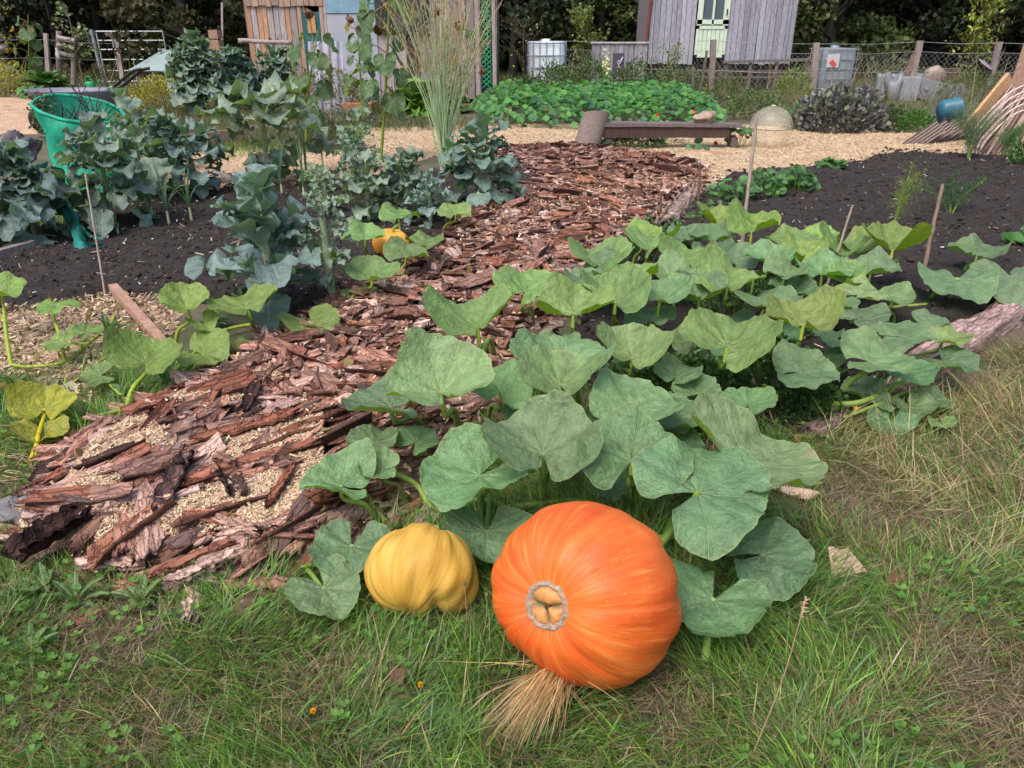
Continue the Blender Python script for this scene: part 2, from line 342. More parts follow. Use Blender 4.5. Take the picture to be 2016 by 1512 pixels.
# wood chip paths
def chipmat(name, cols):
    s = NT(name); v = s.n('TexVoronoi'); v.inputs['Scale'].default_value = 75; s.l(s.coord(), v.inputs['Vector'])
    sp = s.n('SeparateXYZ'); s.l(v.outputs['Color'], sp.inputs[0])
    c = s.ramp(sp.outputs[0], [(0, cols[0]), (.3, cols[1]), (.7, cols[2]), (1, cols[3])])
    hs = s.n('HueSaturation'); s.l(c, hs.inputs['Color']); s.l(rng(s, s.noise(2.5, 5), .55, 1.45), hs.inputs['Value'])
    s.l(hs.outputs[0], s.b.inputs['Base Color']); s.b.inputs['Roughness'].default_value = .9; s.bump(s.math('ADD', sp.outputs[1], s.noise(90, 3)), .9, .012); return s.m
M['chip'] = chipmat('wood_chips', ((.27, .18, .11), (.48, .34, .20), (.58, .43, .27), (.68, .54, .37)))
M['chip2'] = chipmat('orange_wood_chips', ((.3, .19, .12), (.48, .31, .2), (.56, .38, .25), (.62, .46, .33)))
M['barkbed'] = chipmat('bark_crumb', ((.04, .022, .018), (.12, .07, .05), (.2, .12, .09), (.34, .2, .14)))
nf = lambda x, y: (fbm(x, y, 7, 80, 4)-.5)*.03
setting(sheet(CHIP, .05, .02, .15, nf, 'path', M['chip']))
for k, pl in enumerate((CHIP2, CHIP3, CHIP4)): setting(sheet(pl, .035, .015, .2, lambda x, y: (fbm(x, y, 4, 85, 4)-.45)*.05, 'path', M['chip2']))
setting(sheet(BARK, .03, .045, .2, lambda x, y: (fbm(x, y, 3, 40)-.5)*.03+(fbm(x, y, 25, 41)-.5)*.02, 'bark_path', M['barkbed']))

def scatter(poly, n, r=rs, margin=0, dens=None):
    P = A(poly); lo, hi = P.min(0), P.max(0); out = np.zeros((0, 2))
    while len(out) < n:
        q = lo+r.rand(n*3, 2)*(hi-lo); k = pip(q[:, 0], q[:, 1], poly)
        if dens is not None: k &= r.rand(len(q)) < dens(q[:, 0], q[:, 1])
        out = np.vstack([out, q[k]])
    return out[:n]
# loose flakes and clods (nobody could count them)
def flakes(P, L, w, cols, z, r=rs, tilt=.5):
    n = len(P); d = rdir(n, r); d[:, 2] *= tilt; d = nrm(d); s_ = nrm(np.cross(d, A([0, 0, 1.])+rdir(n, r)*tilt)); L = L[:, None]; w = w[:, None]
    c = np.stack([P[:, 0], P[:, 1], z], -1); u = np.cross(s_, d)*w*.25
    V = np.stack([c-d*L/2-s_*w/2, c-d*L/2+s_*w/2+u, c+d*L/2+s_*w/2, c+d*L/2-s_*w/2-u], 1).reshape(-1, 3)
    mb = MB(); mb.add(V, np.arange(n*4).reshape(-1, 4), np.repeat(cols, 4, 0)); return mb
M['flake'] = plain('wood_flake', (1, 1, 1), .85, 80, .25, .3, .002)
SHAV = [(.62, .46, .30), (.55, .38, .24), (.72, .58, .42), (.62, .43, .28)]
def dsh(x, y): return np.clip((fbm(x, y, 3.2, 133, 3)-.43)*7, 0, 1)
P = scatter(CHIPS_ON_BARK, 58000, dens=dsh)
stuff(flakes(P, .005+rs.rand(len(P))*.009, .003+rs.rand(len(P))*.004, tints(len(P), SHAV, .12), bark_h(P[:, 0], P[:, 1])+.012+rs.rand(len(P))*.016, tilt=.4).obj('wood_shavings', M['flake']), 'pale wood shavings heaped between bark slabs', 'wood shavings')
P = np.vstack([scatter(BARK, 5000), scatter(PX([(960, 400), (1400, 330), (1250, 460), (880, 500)]), 5000)])
stuff(flakes(P, .012+rs.rand(len(P))*.025, .004+rs.rand(len(P))*.008, tints(len(P), SHAV+[(.3, .16, .1)]*3, .3), bark_h(P[:, 0], P[:, 1])+.012+rs.rand(len(P))*.03).obj('wood_splinters', M['flake']), 'small splinters strewn over the bark path', 'wood splinters')
P = np.vstack([scatter(CHIP, 40000), scatter(CHIP2, 5000), scatter(CHIP3, 2500)])
stuff(flakes(P, .010+rs.rand(len(P))*.028, .004+rs.rand(len(P))*.009, tints(len(P), [(.58, .42, .26), (.68, .53, .36), (.42, .29, .18)], .25), .02+rs.rand(len(P))*.012, tilt=.3).obj('wood_chips', M['flake']), 'sand coloured wood chips on the garden path', 'wood chips')
P = scatter(CHIP4, 7000)
stuff(flakes(P, .01+rs.rand(len(P))*.03, .004+rs.rand(len(P))*.01, tints(len(P), [(.5, .36, .24), (.58, .45, .33), (.3, .2, .14), (.1, .1, .05)], .25), .015+rs.rand(len(P))*.02).obj('wood_litter', M['flake']), 'pinkish wood chip litter beside the left vines', 'wood chips')
def clods(poly, n, name, label, smax, zz):
    P = scatter(poly, n); z = MB(); th = np.arange(6)*pi/3
    base = np.vstack([[0, 0, 1], *[[cos(t)*.9, sin(t)*.9, .3] for t in th], *[[cos(t+.5), sin(t+.5), -.5] for t in th]])
    Fc = [[0, i+1, (i+1) % 6+1] for i in range(6)]+[[i+1, i+7, (i+1) % 6+1] for i in range(6)]+[[(i+1) % 6+1, i+7, (i+1) % 6+7] for i in range(6)]
    sz = smax*(.15+.85*rs.rand(n)**4); V = base[None]*(1+(rs.rand(n, 13, 1)-.5)*.7)*(sz[:, None, None])*A([1, 1, .75])
    V = V+np.stack([P[:, 0], P[:, 1], zz(P[:, 0], P[:, 1])+sz*.2], -1)[:, None]
    z.add(V.reshape(-1, 3), (A(Fc)[None]+np.arange(n)[:, None, None]*13).reshape(-1, 3), np.repeat(tints(n, [(1, .95, .95), (.8, .78, .78), (1.3, 1.15, 1.1), (1, 1, 1), (1.7, 1.3, 1.1)], .3), 13, 0))
    stuff(z.obj(name, M['clod'], smooth=False), label, 'soil')
clods(SOILL, 9000, 'soil_crumbs', 'dark crumbs of earth across the left bed', .024, lambda x, y: .035+clod(x, y, 60, .042))
clods(SOILR, 14000, 'soil_crumbs', 'dark crumbs of earth across the right bed', .026, lambda x, y: .045+clod(x, y, 70, .048))

P = np.vstack([scatter(SOILL, 900), scatter(SOILR, 1500)]); stuff(flakes(P, .012+rs.rand(len(P))**3*.07, .003+rs.rand(len(P))*.006, tints(len(P), [(.5, .42, .34), (.34, .24, .17), (.6, .55, .48)], .3), .05+rs.rand(len(P))*.012, tilt=.3).obj('soil_litter', M['flake']), 'pale straw and wood bits lying on the dark soil', 'litter')
# ------------------------------------------------------------ bark
def barkmat():
    s = NT('bark'); sc = s.scale((1, 1, 1)); lp = s.attr('lp', 'Vector')
    mp = s.n('Mapping'); mp.inputs['Scale'].default_value = (9, 55, 1); s.l(lp, mp.inputs[0])
    wv = s.n('TexVoronoi', feature='DISTANCE_TO_EDGE'); wv.inputs['Scale'].default_value = 1; s.l(s.n('VectorMath', operation='ADD').outputs[0], wv.inputs['Vector'])
    ad = wv.inputs['Vector'].links[0].from_node; s.l(mp.outputs[0], ad.inputs[0]); s.l(s.noise(40, 3, out='Color'), ad.inputs[1])
    n = s.noise(1, 6, mp.outputs[0], .7); cr = s.ramp(wv.outputs['Distance'], [(0, (.5, .47, .46)), (.07, (1, 1, 1))])
    c = s.ramp(n, [(.28, (.42, .36, .34)), (.5, (.95, .88, .85)), (.72, (1.6, 1.5, 1.48))]); c = s.mix(1., c, cr, 'MULTIPLY')
    c = s.mix(1., c, s.attr('tint'), 'MULTIPLY')
    inner = s.mix(s.noise(30, 4, mp.outputs[0]), (.055, .028, .024), (.17, .075, .045)); c = s.mix(s.n('NewGeometry').outputs['Backfacing'], c, c)
    s.l(c, s.b.inputs['Base Color']); s.b.inputs['Roughness'].default_value = .8; s.b.inputs['Specular IOR Level'].default_value = .25
    s.bump(s.math('ADD', s.math('MULTIPLY', s.math('MINIMUM', wv.outputs['Distance'], .12), 6.), n), .9, .008); return s.m
M['bark'] = barkmat()
BT = [(.25, .172, .148), (.2, .13, .11), (.31, .22, .19), (.15, .092, .078), (.27, .16, .115), (.3, .225, .205), (.09, .06, .055), (.2, .105, .078)]
def bark_piece(mb, c, az, L, w, th, curl, tint, tilt=0, roll=0, nl=7, nw=5, r=rs, inner=None, bend=0, ragged=.35):
    """a curved flake of bark: outer skin, inner skin and ragged edges"""
    u = np.linspace(-.5, .5, nl); v = np.linspace(-1, 1, nw); U_, V_ = np.meshgrid(u, v, indexing='ij')
    wl = (w/2*(1+(r.rand(nl)-.5)*ragged)*(1-.35*np.abs(u*2)**3*r.rand()))[:, None]; ul = U_*L+(r.rand(nw)-.5)[None]*L*.18*np.abs(U_*2)**2*np.sign(U_)
    off = ((r.rand(nl)-.5)*w*.15)[:, None]
    y = V_*wl+off; z = -curl*w*(V_**2)+(r.rand(nl, nw)-.5)*th*1.1+bend*L*(U_**2)
    if abs(curl) > .5: y = np.sin(V_*1.25)*wl*.85+off
    top = np.stack([ul, y, z], -1).reshape(-1, 3); bot = top-A([0, 0, th]); m = nl*nw; g = gridf(nl, nw)
    e = [i*nw for i in range(nl)]; e2 = [i*nw+nw-1 for i in range(nl)]; s0 = list(range(nw)); s1 = [(nl-1)*nw+j for j in range(nw)]
    Fe = [[a, b, b+m, a+m] for a, b in zip(e[:-1], e[1:])]+[[b, a, a+m, b+m] for a, b in zip(e2[:-1], e2[1:])]+[[b, a, a+m, b+m] for a, b in zip(s0[:-1], s0[1:])]+[[a, b, b+m, a+m] for a, b in zip(s1[:-1], s1[1:])]
    V = np.vstack([top, bot]); cr, sr = cos(roll), sin(roll); V = V@A([[1, 0, 0], [0, cr, sr], [0, -sr, cr]])
    ct, st = cos(tilt), sin(tilt); V = V@A([[ct, 0, st], [0, 1, 0], [-st, 0, ct]]); ca, sa = cos(az), sin(az); V = V@A([[ca, sa, 0], [-sa, ca, 0], [0, 0, 1]])
    o = r.rand()*50; lp = np.stack([ul/1.+o, y+o, z], -1).reshape(-1, 3); T = np.vstack([np.tile(tint, (m, 1)), np.tile(inner if inner is not None else A(tint)*.5, (m, 1))])
    mb.add(V+A(c), np.vstack([g, g[:, ::-1]+m, A(Fe)]), T, np.vstack([lp, lp]))
flow = lambda x, y: 1.15+(fbm(x, y, .9, 300, 2)-.5)*2.6
mb = MB(); P = scatter(BARK, 7000); dd = np.hypot(P[:, 0], P[:, 1])
for i, (x, y) in enumerate(P):
    big = rs.rand()**2.5; L = (.05+.22*big+.012*min(dd[i], 5))*(1 if y < 3.4 else .85); w = L*(.18+.28*rs.rand())
    if y < 2.9:
        if rs.rand() < .35: continue
        L = .07+.26*big; w = L*(.10+.24*rs.rand())
    t = A(BT[rs.randint(len(BT))])*(.8+.55*rs.rand())*1.75
    if y > 3.4: t = t*A([.94, .98, 1.0])*(.75+.5*rs.rand())
    az = .75+(fbm(A([x]), A([y]), 1.5, 300, 2)[0]-.5)*1.6+rs.randn()*.45 if y < 2.9 else rs.rand()*pi-.6
    flip = rs.rand() < .3; z = float(bark_h(A([x]), A([y]))[0])+.01+.022*rs.rand()
    if fbm(A([x]), A([y]), 3.2, 133, 3)[0] > .52 and pip(A([x]), A([y]), CHIPS_ON_BARK)[0] and big < .5: continue
    bark_piece(mb, (x, y, z), az, L, w, .004+.005*rs.rand(), (.15+.35*rs.rand())*(-1 if flip else 1), t*A([.62, .5, .45]) if flip else t, (rs.rand()-.5)*.5, (rs.rand()-.5)*.9, 5, 4)
stuff(mb.obj('bark_mulch', M['bark'], smooth=False), 'reddish brown bark flakes covering the garden path', 'bark mulch')
# the big slabs that can be told apart: end, end, width(px), curl, tint, lift, label
PK = (.33, .215, .18); PL = (.42, .3, .26); DK = (.075, .042, .036); RD = (.2, .085, .055); BR = (.2, .115, .085); GY = (.24, .18, .16); PK, PL, RD, BR, GY = [tuple(min(.75, q*1.35) for q in c_) for c_ in (PK, PL, RD, BR, GY)]
SL = [
 ((60, 912), (300, 815), 56, .7, DK, .14, 'long dark brown half log of bark under the yellowing leaf, left edge of path'),
 ((285, 822), (540, 720), 44, .6, (.14, .085, .07), .14, 'brown half log of bark continuing the dark one towards the yellow leaves'),
 ((80, 938), (215, 880), 22, .3, RD, .03, 'thin rusty bark strip lying along the dark half log'),
 ((72, 1012), (245, 915), 46, .25, PK, .07, 'broad flaky pink bark slab pointing to the lower left corner of the path'),
 ((236, 930), (378, 828), 52, .25, GY, .08, 'wide grey pink flaky bark slab beside the shavings heap'),
 ((36, 1098), (170, 1020), 50, -.6, DK, .05, 'dark trough shaped bark with shavings inside, nearest the lower left corner'),
 ((140, 1060), (296, 918), 26, .6, BR, .09, 'narrow brown rolled bark running up from the dark trough'),
 ((320, 1000), (372, 896), 34, -.45, (.12, .075, .075), .10, 'curled bark with dark purple inside standing over the shavings'),
 ((286, 1082), (286, 955), 52, .12, PK, .09, 'upright flat flaky pink bark plate in the middle of the heap'),
 ((236, 1082), (240, 1004), 28, .15, (.36, .2, .15), .07, 'small orange pink bark plate left of the flat plate'),
 ((443, 925), (466, 978), 34, -.45, DK, .08, 'small dark cup of bark lying on pale shavings'),
 ((392, 868), (578, 820), 24, -.35, RD, .10, 'long smooth red brown bark slat above the shavings'),
 ((490, 880), (700, 812), 30, -.3, (.24, .11, .075), .08, 'long rust coloured bark slat reaching under the squash leaves'),
 ((420, 846), (512, 800), 18, .5, DK, .10, 'short black brown bark sliver between two heaps of shavings'),
 ((482, 808), (506, 758), 20, -.4, DK, .10, 'small dark curl of bark standing on the shavings'),
 ((524, 1035), (628, 950), 32, .5, BR, .09, 'rough rolled bark left of the blue green leaves'),
 ((470, 1098), (540, 1040), 36, .8, BR, .08, 'thick rolled bark at the lower edge of the heap'),
 ((388, 1000), (508, 1040), 26, .2, PK, .12, 'flat pink bark flake lying across the middle of the heap'),
 ((428, 1042), (552, 1024), 16, .4, PK, .13, 'thin pale bark strip lying just below the flat pink flake'),
 ((162, 1096), (280, 1104), 28, .2, PL, .06, 'pale whitish pink bark piece at the front edge of the heap'),
 ((330, 1135), (450, 1086), 24, .35, PL, .07, 'pale knobbly bark strip over the front edge of the heap'),
 ((386, 1120), (374, 1214), 30, .25, PL, .02, 'pale bark strip hanging down into the grass'),
 ((132, 1230), (192, 1198), 30, .3, (.2, .1, .07), .03, 'lone brown bark piece in the grass, lower left'),
 ((255, 1142), (312, 1150), 44, .1, (.4, .2, .13), .03, 'splintered orange bark piece at the front of the heap'),
 ((415, 1128), (572, 1140), 34, .4, BR, .04, 'brown bark plank along the grass left of the lower squash leaf'),
 ((300, 1118), (446, 1062), 22, .3, (.28, .13, .09), .09, 'reddish bark strip above the pale knobbly strip'),
 ((466, 912), (566, 906), 12, .3, PK, .11, 'thin straight pink bark sliver lying on shavings'),
 ((410, 880), (462, 906), 20, .4, BR, .11, 'short brown bark piece below the long red slat'),
 ((528, 992), (577, 918), 16, -.3, RD, .12, 'pointed red brown bark sliver left of the squash leaves'),
 ((640, 1052), (744, 958), 34, .5, GY, .05, 'grey barked slab beside the dark hole under the squash leaves'),
 ((800, 1060), (866, 950), 40, .5, GY, .05, 'grey barked slab right of the dark hole under the squash leaves'),
 ((560, 745), (720, 700), 26, .3, RD, .07, 'long dark red bark slab in the middle of the path'),
 ((420, 730), (600, 690), 40, .5, BR, .08, 'wide ridged brown bark slab near the yellow green leaves'),
 ((570, 668), (760, 640), 26, .4, PK, .08, 'pinkish bark slab across the path below the upright leaf'),
 ((700, 640), (745, 600), 36, .2, GY, .08, 'grey scaly bark plate near the bend of the path'),
 ((1072, 458), (1080, 424), 14, .3, (.36, .22, .17), .06, 'small upright pink bark chip on the far part of the path'),
 ((985, 470), (1000, 440), 16, .3, (.36, .19, .14), .06, 'small forked pink bark chip beside the black lump'),
]
r2 = np.random.RandomState(11)
for a, b, wpx, curl, t, lift, lab in SL:
    ga = G(*a); gb = G(*b)
    za = float(bark_h(A([ga[0]]), A([ga[1]]))[0]); zb = float(bark_h(A([gb[0]]), A([gb[1]]))[0]); z = max(za, zb, .01)*.85+.012+lift*.3
    pa = G(a[0], a[1], z); pb = G(b[0], b[1], z); c = (pa+pb)/2; d = pb-pa; L = float(np.linalg.norm(d)); w = wpx*depth(c)/FPX*1.15; mb = MB()
    bark_piece(mb, c, math.atan2(d[1], d[0]), L*1.04, w, .012, curl, t, 0.03, (r2.rand()-.5)*.3-.1, 16, 9, r2, bend=(r2.rand()-.5)*.2, ragged=.5, inner=A(t)*.45)
    o = mb.obj('bark_piece', M['bark'], loc=(c[0], c[1], 0)); tag(o, lab, 'bark')

# ------------------------------------------------------------ grass, clover and thatch
def greenmask(x, y):       # 1 where grass grows thick, 0 on trodden thatch
    m = np.clip((fbm(x, y, 2.6, 500, 3)-.27)*6, .42, 1)
    for (px, py, rr, k) in ((260, 1225, .10, .8), (620, 1345, .13, .6), (120, 1420, .12, .5), (1650, 985, .2, .95), (1760, 1000, .25, .9), (1980, 1400, .3, .7), (1900, 900, .35, .6), (1990, 780, .4, .9), (750, 1400, .1, .3), (60, 960, .2, .5)):
        g = G(px, py); m = m*(1-k*np.exp(-((x-g[0])**2+(y-g[1])**2)/rr**2))
    return m
def free(x, y):
    return ~(pip(x, y, BARK) & (pdist(x, y, BARK) > .04)) & ~(pip(x, y, SOILR) & (pdist(x, y, SOILR) > .1)) & ~(pip(x, y, SOILL) & (pdist(x, y, SOILL) > .05)) & ~(pip(x, y, CHIP4) & (rs.rand(*np.shape(x)) < .8))
NEAR = [(-1.25, .95), (1.25, .95), (2.2, 2.0), (2.9, 3.1), (-3.4, 3.7), (-2.2, 2.0)]
GC = [(.11, .24, .04), (.15, .30, .055), (.08, .18, .04), (.2, .33, .075), (.12, .23, .11), (.06, .13, .03)]
ST = [(.36, .28, .18), (.28, .2, .13), (.44, .36, .25), (.2, .14, .1)]
P = scatter(NEAR, 115000, dens=lambda x, y: np.where(free(x, y), .12+.88*greenmask(x, y), 0)*np.clip(1.5/np.maximum(y, .8), .25, 1)); n = len(P)
gm = greenmask(P[:, 0], P[:, 1]); P3 = np.stack([P[:, 0], P[:, 1], np.full(n, -.005)], -1); az = fbm(P[:, 0], P[:, 1], 2.2, 510, 2)*14+rs.randn(n)*.9
cols = tints(n, GC, .3)*(.75+.6*fbm(P[:, 0], P[:, 1], 5, 520, 2))[:, None]; dry = rs.rand(n) < .07+.25*(1-gm); cols[dry] = tints(dry.sum(), ST, .2)
hv = (.035+.085*rs.rand(n)**1.3)*(.6+.7*gm)*(.7+.6*fbm(P[:, 0], P[:, 1], 4, 530, 2)); wv_ = .002+.0036*rs.rand(n)**2
mb = MB(); blades(mb, P3, hv, wv_, az, .25+.75*rs.rand(n), cols, .6); stuff(mb.obj('grass', M['grass']), 'short tangled green grass in the foreground', 'grass')
# thatch: dead blades lying flat
P = scatter(NEAR, 60000, dens=lambda x, y: np.where(free(x, y), 1-.6*greenmask(x, y), 0)*np.clip(1.5/np.maximum(y, .8), .3, 1)); n = len(P)
mb = MB(); blades(mb, np.stack([P[:, 0], P[:, 1], rs.rand(n)*.02], -1), .03+.06*rs.rand(n), .0012+.0014*rs.rand(n), rs.rand(n)*2*pi, .85+.3*rs.rand(n), tints(n, [(.26, .19, .135), (.19, .135, .1), (.34, .27, .2), (.12, .085, .065)], .25), .15)
stuff(mb.obj('thatch', M['grass']), 'brown dead grass lying flat between the green tufts', 'dead grass')
# long pale grass on the right
RG = PX([(1560, 900), (1640, 850), (1900, 720), (2100, 640), (2300, 800), (2200, 1250), (1900, 1150), (1700, 960)])
P = scatter(RG, 8000, dens=lambda x, y: np.clip((fbm(x, y, 3.5, 600, 3)-.38)*6, .08, 1)); n = len(P); mb = MB()
blades(mb, np.stack([P[:, 0], P[:, 1], np.zeros(n)], -1), .06+.15*rs.rand(n), .0018+.002*rs.rand(n), fbm(P[:, 0], P[:, 1], 2.5, 610, 2)*12+rs.randn(n)*.8, .4+.6*rs.rand(n), tints(n, ST+[(.1, .18, .04), (.08, .15, .04), (.12, .2, .05), (.5, .42, .28)], .25), .5)
P = scatter(RG, 260); n = len(P)
blades(mb, np.stack([P[:, 0], P[:, 1], np.zeros(n)+.03], -1), .18+.28*rs.rand(n), .0024, 2.9+rs.randn(n)*1.2, .5+.4*rs.rand(n), tints(n, [(.5, .42, .3), (.42, .34, .22)], .15), .7)
stuff(mb.obj('long_grass', M['grass']), 'long straw coloured grass on the right', 'grass')
# clover and small round weeds
P = scatter(NEAR, 1100, dens=lambda x, y: np.where(free(x, y), np.clip((fbm(x, y, 3.4, 560, 3)-.52)*9, 0, 1), 0)*np.clip(1.5/np.maximum(y, .8), .3, 1)); n = len(P); mb = MB(); th = np.arange(6)*pi/3
for k in range(3):
    a = rs.rand(n)*.5+k*2*pi/3; R_ = .005+.005*rs.rand(n); z = .015+.04*rs.rand(n) if k == 0 else z; cx = P[:, 0]+np.cos(a)*R_; cy = P[:, 1]+np.sin(a)*R_
    V = np.stack([cx[:, None]+np.cos(th)*R_[:, None], cy[:, None]+np.sin(th)*R_[:, None], z[:, None]+np.sin(th*2+k)*R_[:, None]*.25+np.cos(th-a[:, None])*R_[:, None]*.4], -1)
    V = np.concatenate([V, np.stack([cx, cy, z-.001], -1)[:, None]], 1); Fc = A([[i, (i+1) % 6, 6] for i in range(6)])
    mb.add(V.reshape(-1, 3), (Fc[None]+np.arange(n)[:, None, None]*7).reshape(-1, 3), np.repeat(tints(n, [(.10, .22, .035), (.13, .26, .05), (.08, .18, .04)], .2), 7, 0))
stuff(mb.obj('clover', M['grass']), 'clover leaves spread through the lawn', 'clover')
# middle distance grass: left verge, under the net bag, behind the path, field edge
def verge(polys, N, h, cols, name, lab, w=.004, lean=.5):
    mb = MB()
    for pl, k in polys:
        P = scatter(PX(pl), int(N*k)); n = len(P); c = tints(n, cols, .3)*(.6+.8*fbm(P[:, 0], P[:, 1], 1.5, 570, 2))[:, None]
        blades(mb, np.stack([P[:, 0], P[:, 1], np.zeros(n)], -1), h*(.4+.9*rs.rand(n)), w*(.6+.8*rs.rand(n)), rs.rand(n)*2*pi, lean*(.3+rs.rand(n)), c, .6)
    stuff(mb.obj(name, M['grass']), lab, 'grass')
verge([([(-300, 480), (-100, 380), (130, 370), (320, 365), (420, 340), (440, 280), (620, 290), (600, 310), (440, 318), (330, 385), (150, 435), (60, 480), (-300, 560)], 1)], 7000, .12, GC[:4]+ST[:1], 'verge_grass', 'green grass under the net bag', .005)
verge([([(-900, 150), (2900, 150), (2900, 232), (1650, 240), (1500, 215), (950, 200), (700, 250), (420, 250), (250, 190), (-900, 190)], 1)], 42000, .3, [(.10, .14, .05), (.07, .12, .04), (.16, .15, .09), (.2, .16, .1), (.06, .09, .035)], 'rough_grass', 'rough grass and weeds along the far fence', .009)
verge([([(-1500, 112), (3500, 112), (3500, 150), (-1500, 150)], 1)], 20000, .3, [(.04, .055, .025), (.06, .055, .03), (.035, .045, .02), (.10, .075, .05)], 'field_grass', 'rough grass beyond the fence before the trees', .02)
verge([([(240, 215), (420, 205), (760, 215), (960, 250), (900, 262), (700, 262), (640, 300), (440, 300), (330, 320), (240, 300)], 1)], 15000, .16, [(.09, .13, .045), (.06, .10, .035), (.14, .14, .08), (.18, .14, .09)], 'path_side_weeds', 'mixed low weeds between the chips and the back beds', .008)
for k, (W_, n) in enumerate((([(2.1, 1.5), (1.25, .2), (7, -.5), (9, 7), (3.4, 3.6), (2.9, 3.1)], 26000), ([(-2.2, 2.0), (-1.2, .2), (-6, -.5), (-9, 5), (-6, 4.2), (-3.4, 3.7)], 20000))):
    P = scatter(W_, n); n = len(P); mb = MB(); blades(mb, np.stack([P[:, 0], P[:, 1], P[:, 0]*0-.01], -1), .06+.12*rs.rand(n), .006, rs.rand(n)*6.28, .3+.7*rs.rand(n), tints(n, GC[:4]+ST, .3), .5); stuff(mb.obj('outer_grass', M['grass']), ['grass beyond the right side of the plot', 'grass beyond the left side of the plot'][k], 'grass')
# ------------------------------------------------------------ pumpkins
def gourdmat(name, stops, streak, spots=None, rough=.42, under=None, stw=7):
    s = NT(name); lp = s.attr('lp', 'Vector'); x = s.n('SeparateXYZ'); s.l(lp, x.inputs[0])
    mp = s.n('Mapping'); mp.inputs['Scale'].default_value = (1, 1, 1); s.l(s.n('CombineXYZ').outputs[0], mp.inputs[0]); cb = mp.inputs[0].links[0].from_node
    s.l(s.math('MULTIPLY', s.math('COSINE', x.outputs[0]), 2.2), cb.inputs[0]); s.l(s.math('MULTIPLY', s.math('SINE', x.outputs[0]), 2.2), cb.inputs[1]); s.l(s.math('MULTIPLY', x.outputs[1], .22), cb.inputs[2])
    n1 = s.noise(2.6, 5, mp.outputs[0], .6); n2 = s.noise(6, 4); n3 = s.noise(stw, 2, mp.outputs[0])
    c = s.ramp(s.math('ADD', s.math('MULTIPLY', n1, .5), s.math('MULTIPLY', n2, .5)), stops)
    st = s.math('MULTIPLY', s.math('SUBTRACT', n3, .57), 8., clamp=True); st = s.math('MULTIPLY', st, s.math('MULTIPLY_ADD', s.noise(14, 4), 1.6, -.25, clamp=True))
    c = s.mix(s.math('MULTIPLY', st, .5), c, streak)
    c = s.mix(s.math('MULTIPLY', s.math('SUBTRACT', s.noise(38, 5, rough=.7), .66), 5., clamp=True), c, tuple(q*.55+.03 for q in stops[1][1])); s.l(rng(s, s.noise(9, 4), rough-.12, rough+.22), s.b.inputs['Roughness']) if 0 else None
    if spots: c = s.mix(s.math('MULTIPLY', s.math('SUBTRACT', s.noise(120, 2), .68), 8., clamp=True), c, spots)
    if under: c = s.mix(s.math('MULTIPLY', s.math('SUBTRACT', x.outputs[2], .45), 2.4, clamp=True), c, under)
    c = s.mix(1., c, s.attr('tint'), 'MULTIPLY'); s.l(c, s.b.inputs['Base Color'])
    s.l(rng(s, s.noise(9, 4), rough-.1, rough+.25), s.b.inputs['Roughness']); s.b.inputs['Specular IOR Level'].default_value = .4; s.b.inputs['Subsurface Weight'].default_value = 0
    s.bump(s.math('ADD', s.math('MULTIPLY', n1, 1.), s.math('ADD', s.math('MULTIPLY', s.noise(55, 4), .25), s.math('MULTIPLY', s.noise(22, 3), .35))), .35, .012); return s.m
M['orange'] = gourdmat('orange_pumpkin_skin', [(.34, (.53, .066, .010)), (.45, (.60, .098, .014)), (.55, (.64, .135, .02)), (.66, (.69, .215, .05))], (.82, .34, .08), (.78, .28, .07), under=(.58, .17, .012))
M['yellow'] = gourdmat('yellow_squash_skin', [(.34, (.42, .225, .032)), (.5, (.52, .31, .05)), (.66, (.62, .42, .11))], (.62, .40, .10), (.42, .24, .04), .5)
M['cork'] = plain('corky_scar', (.36, .28, .21), .95, 90, .4, 1., .004)
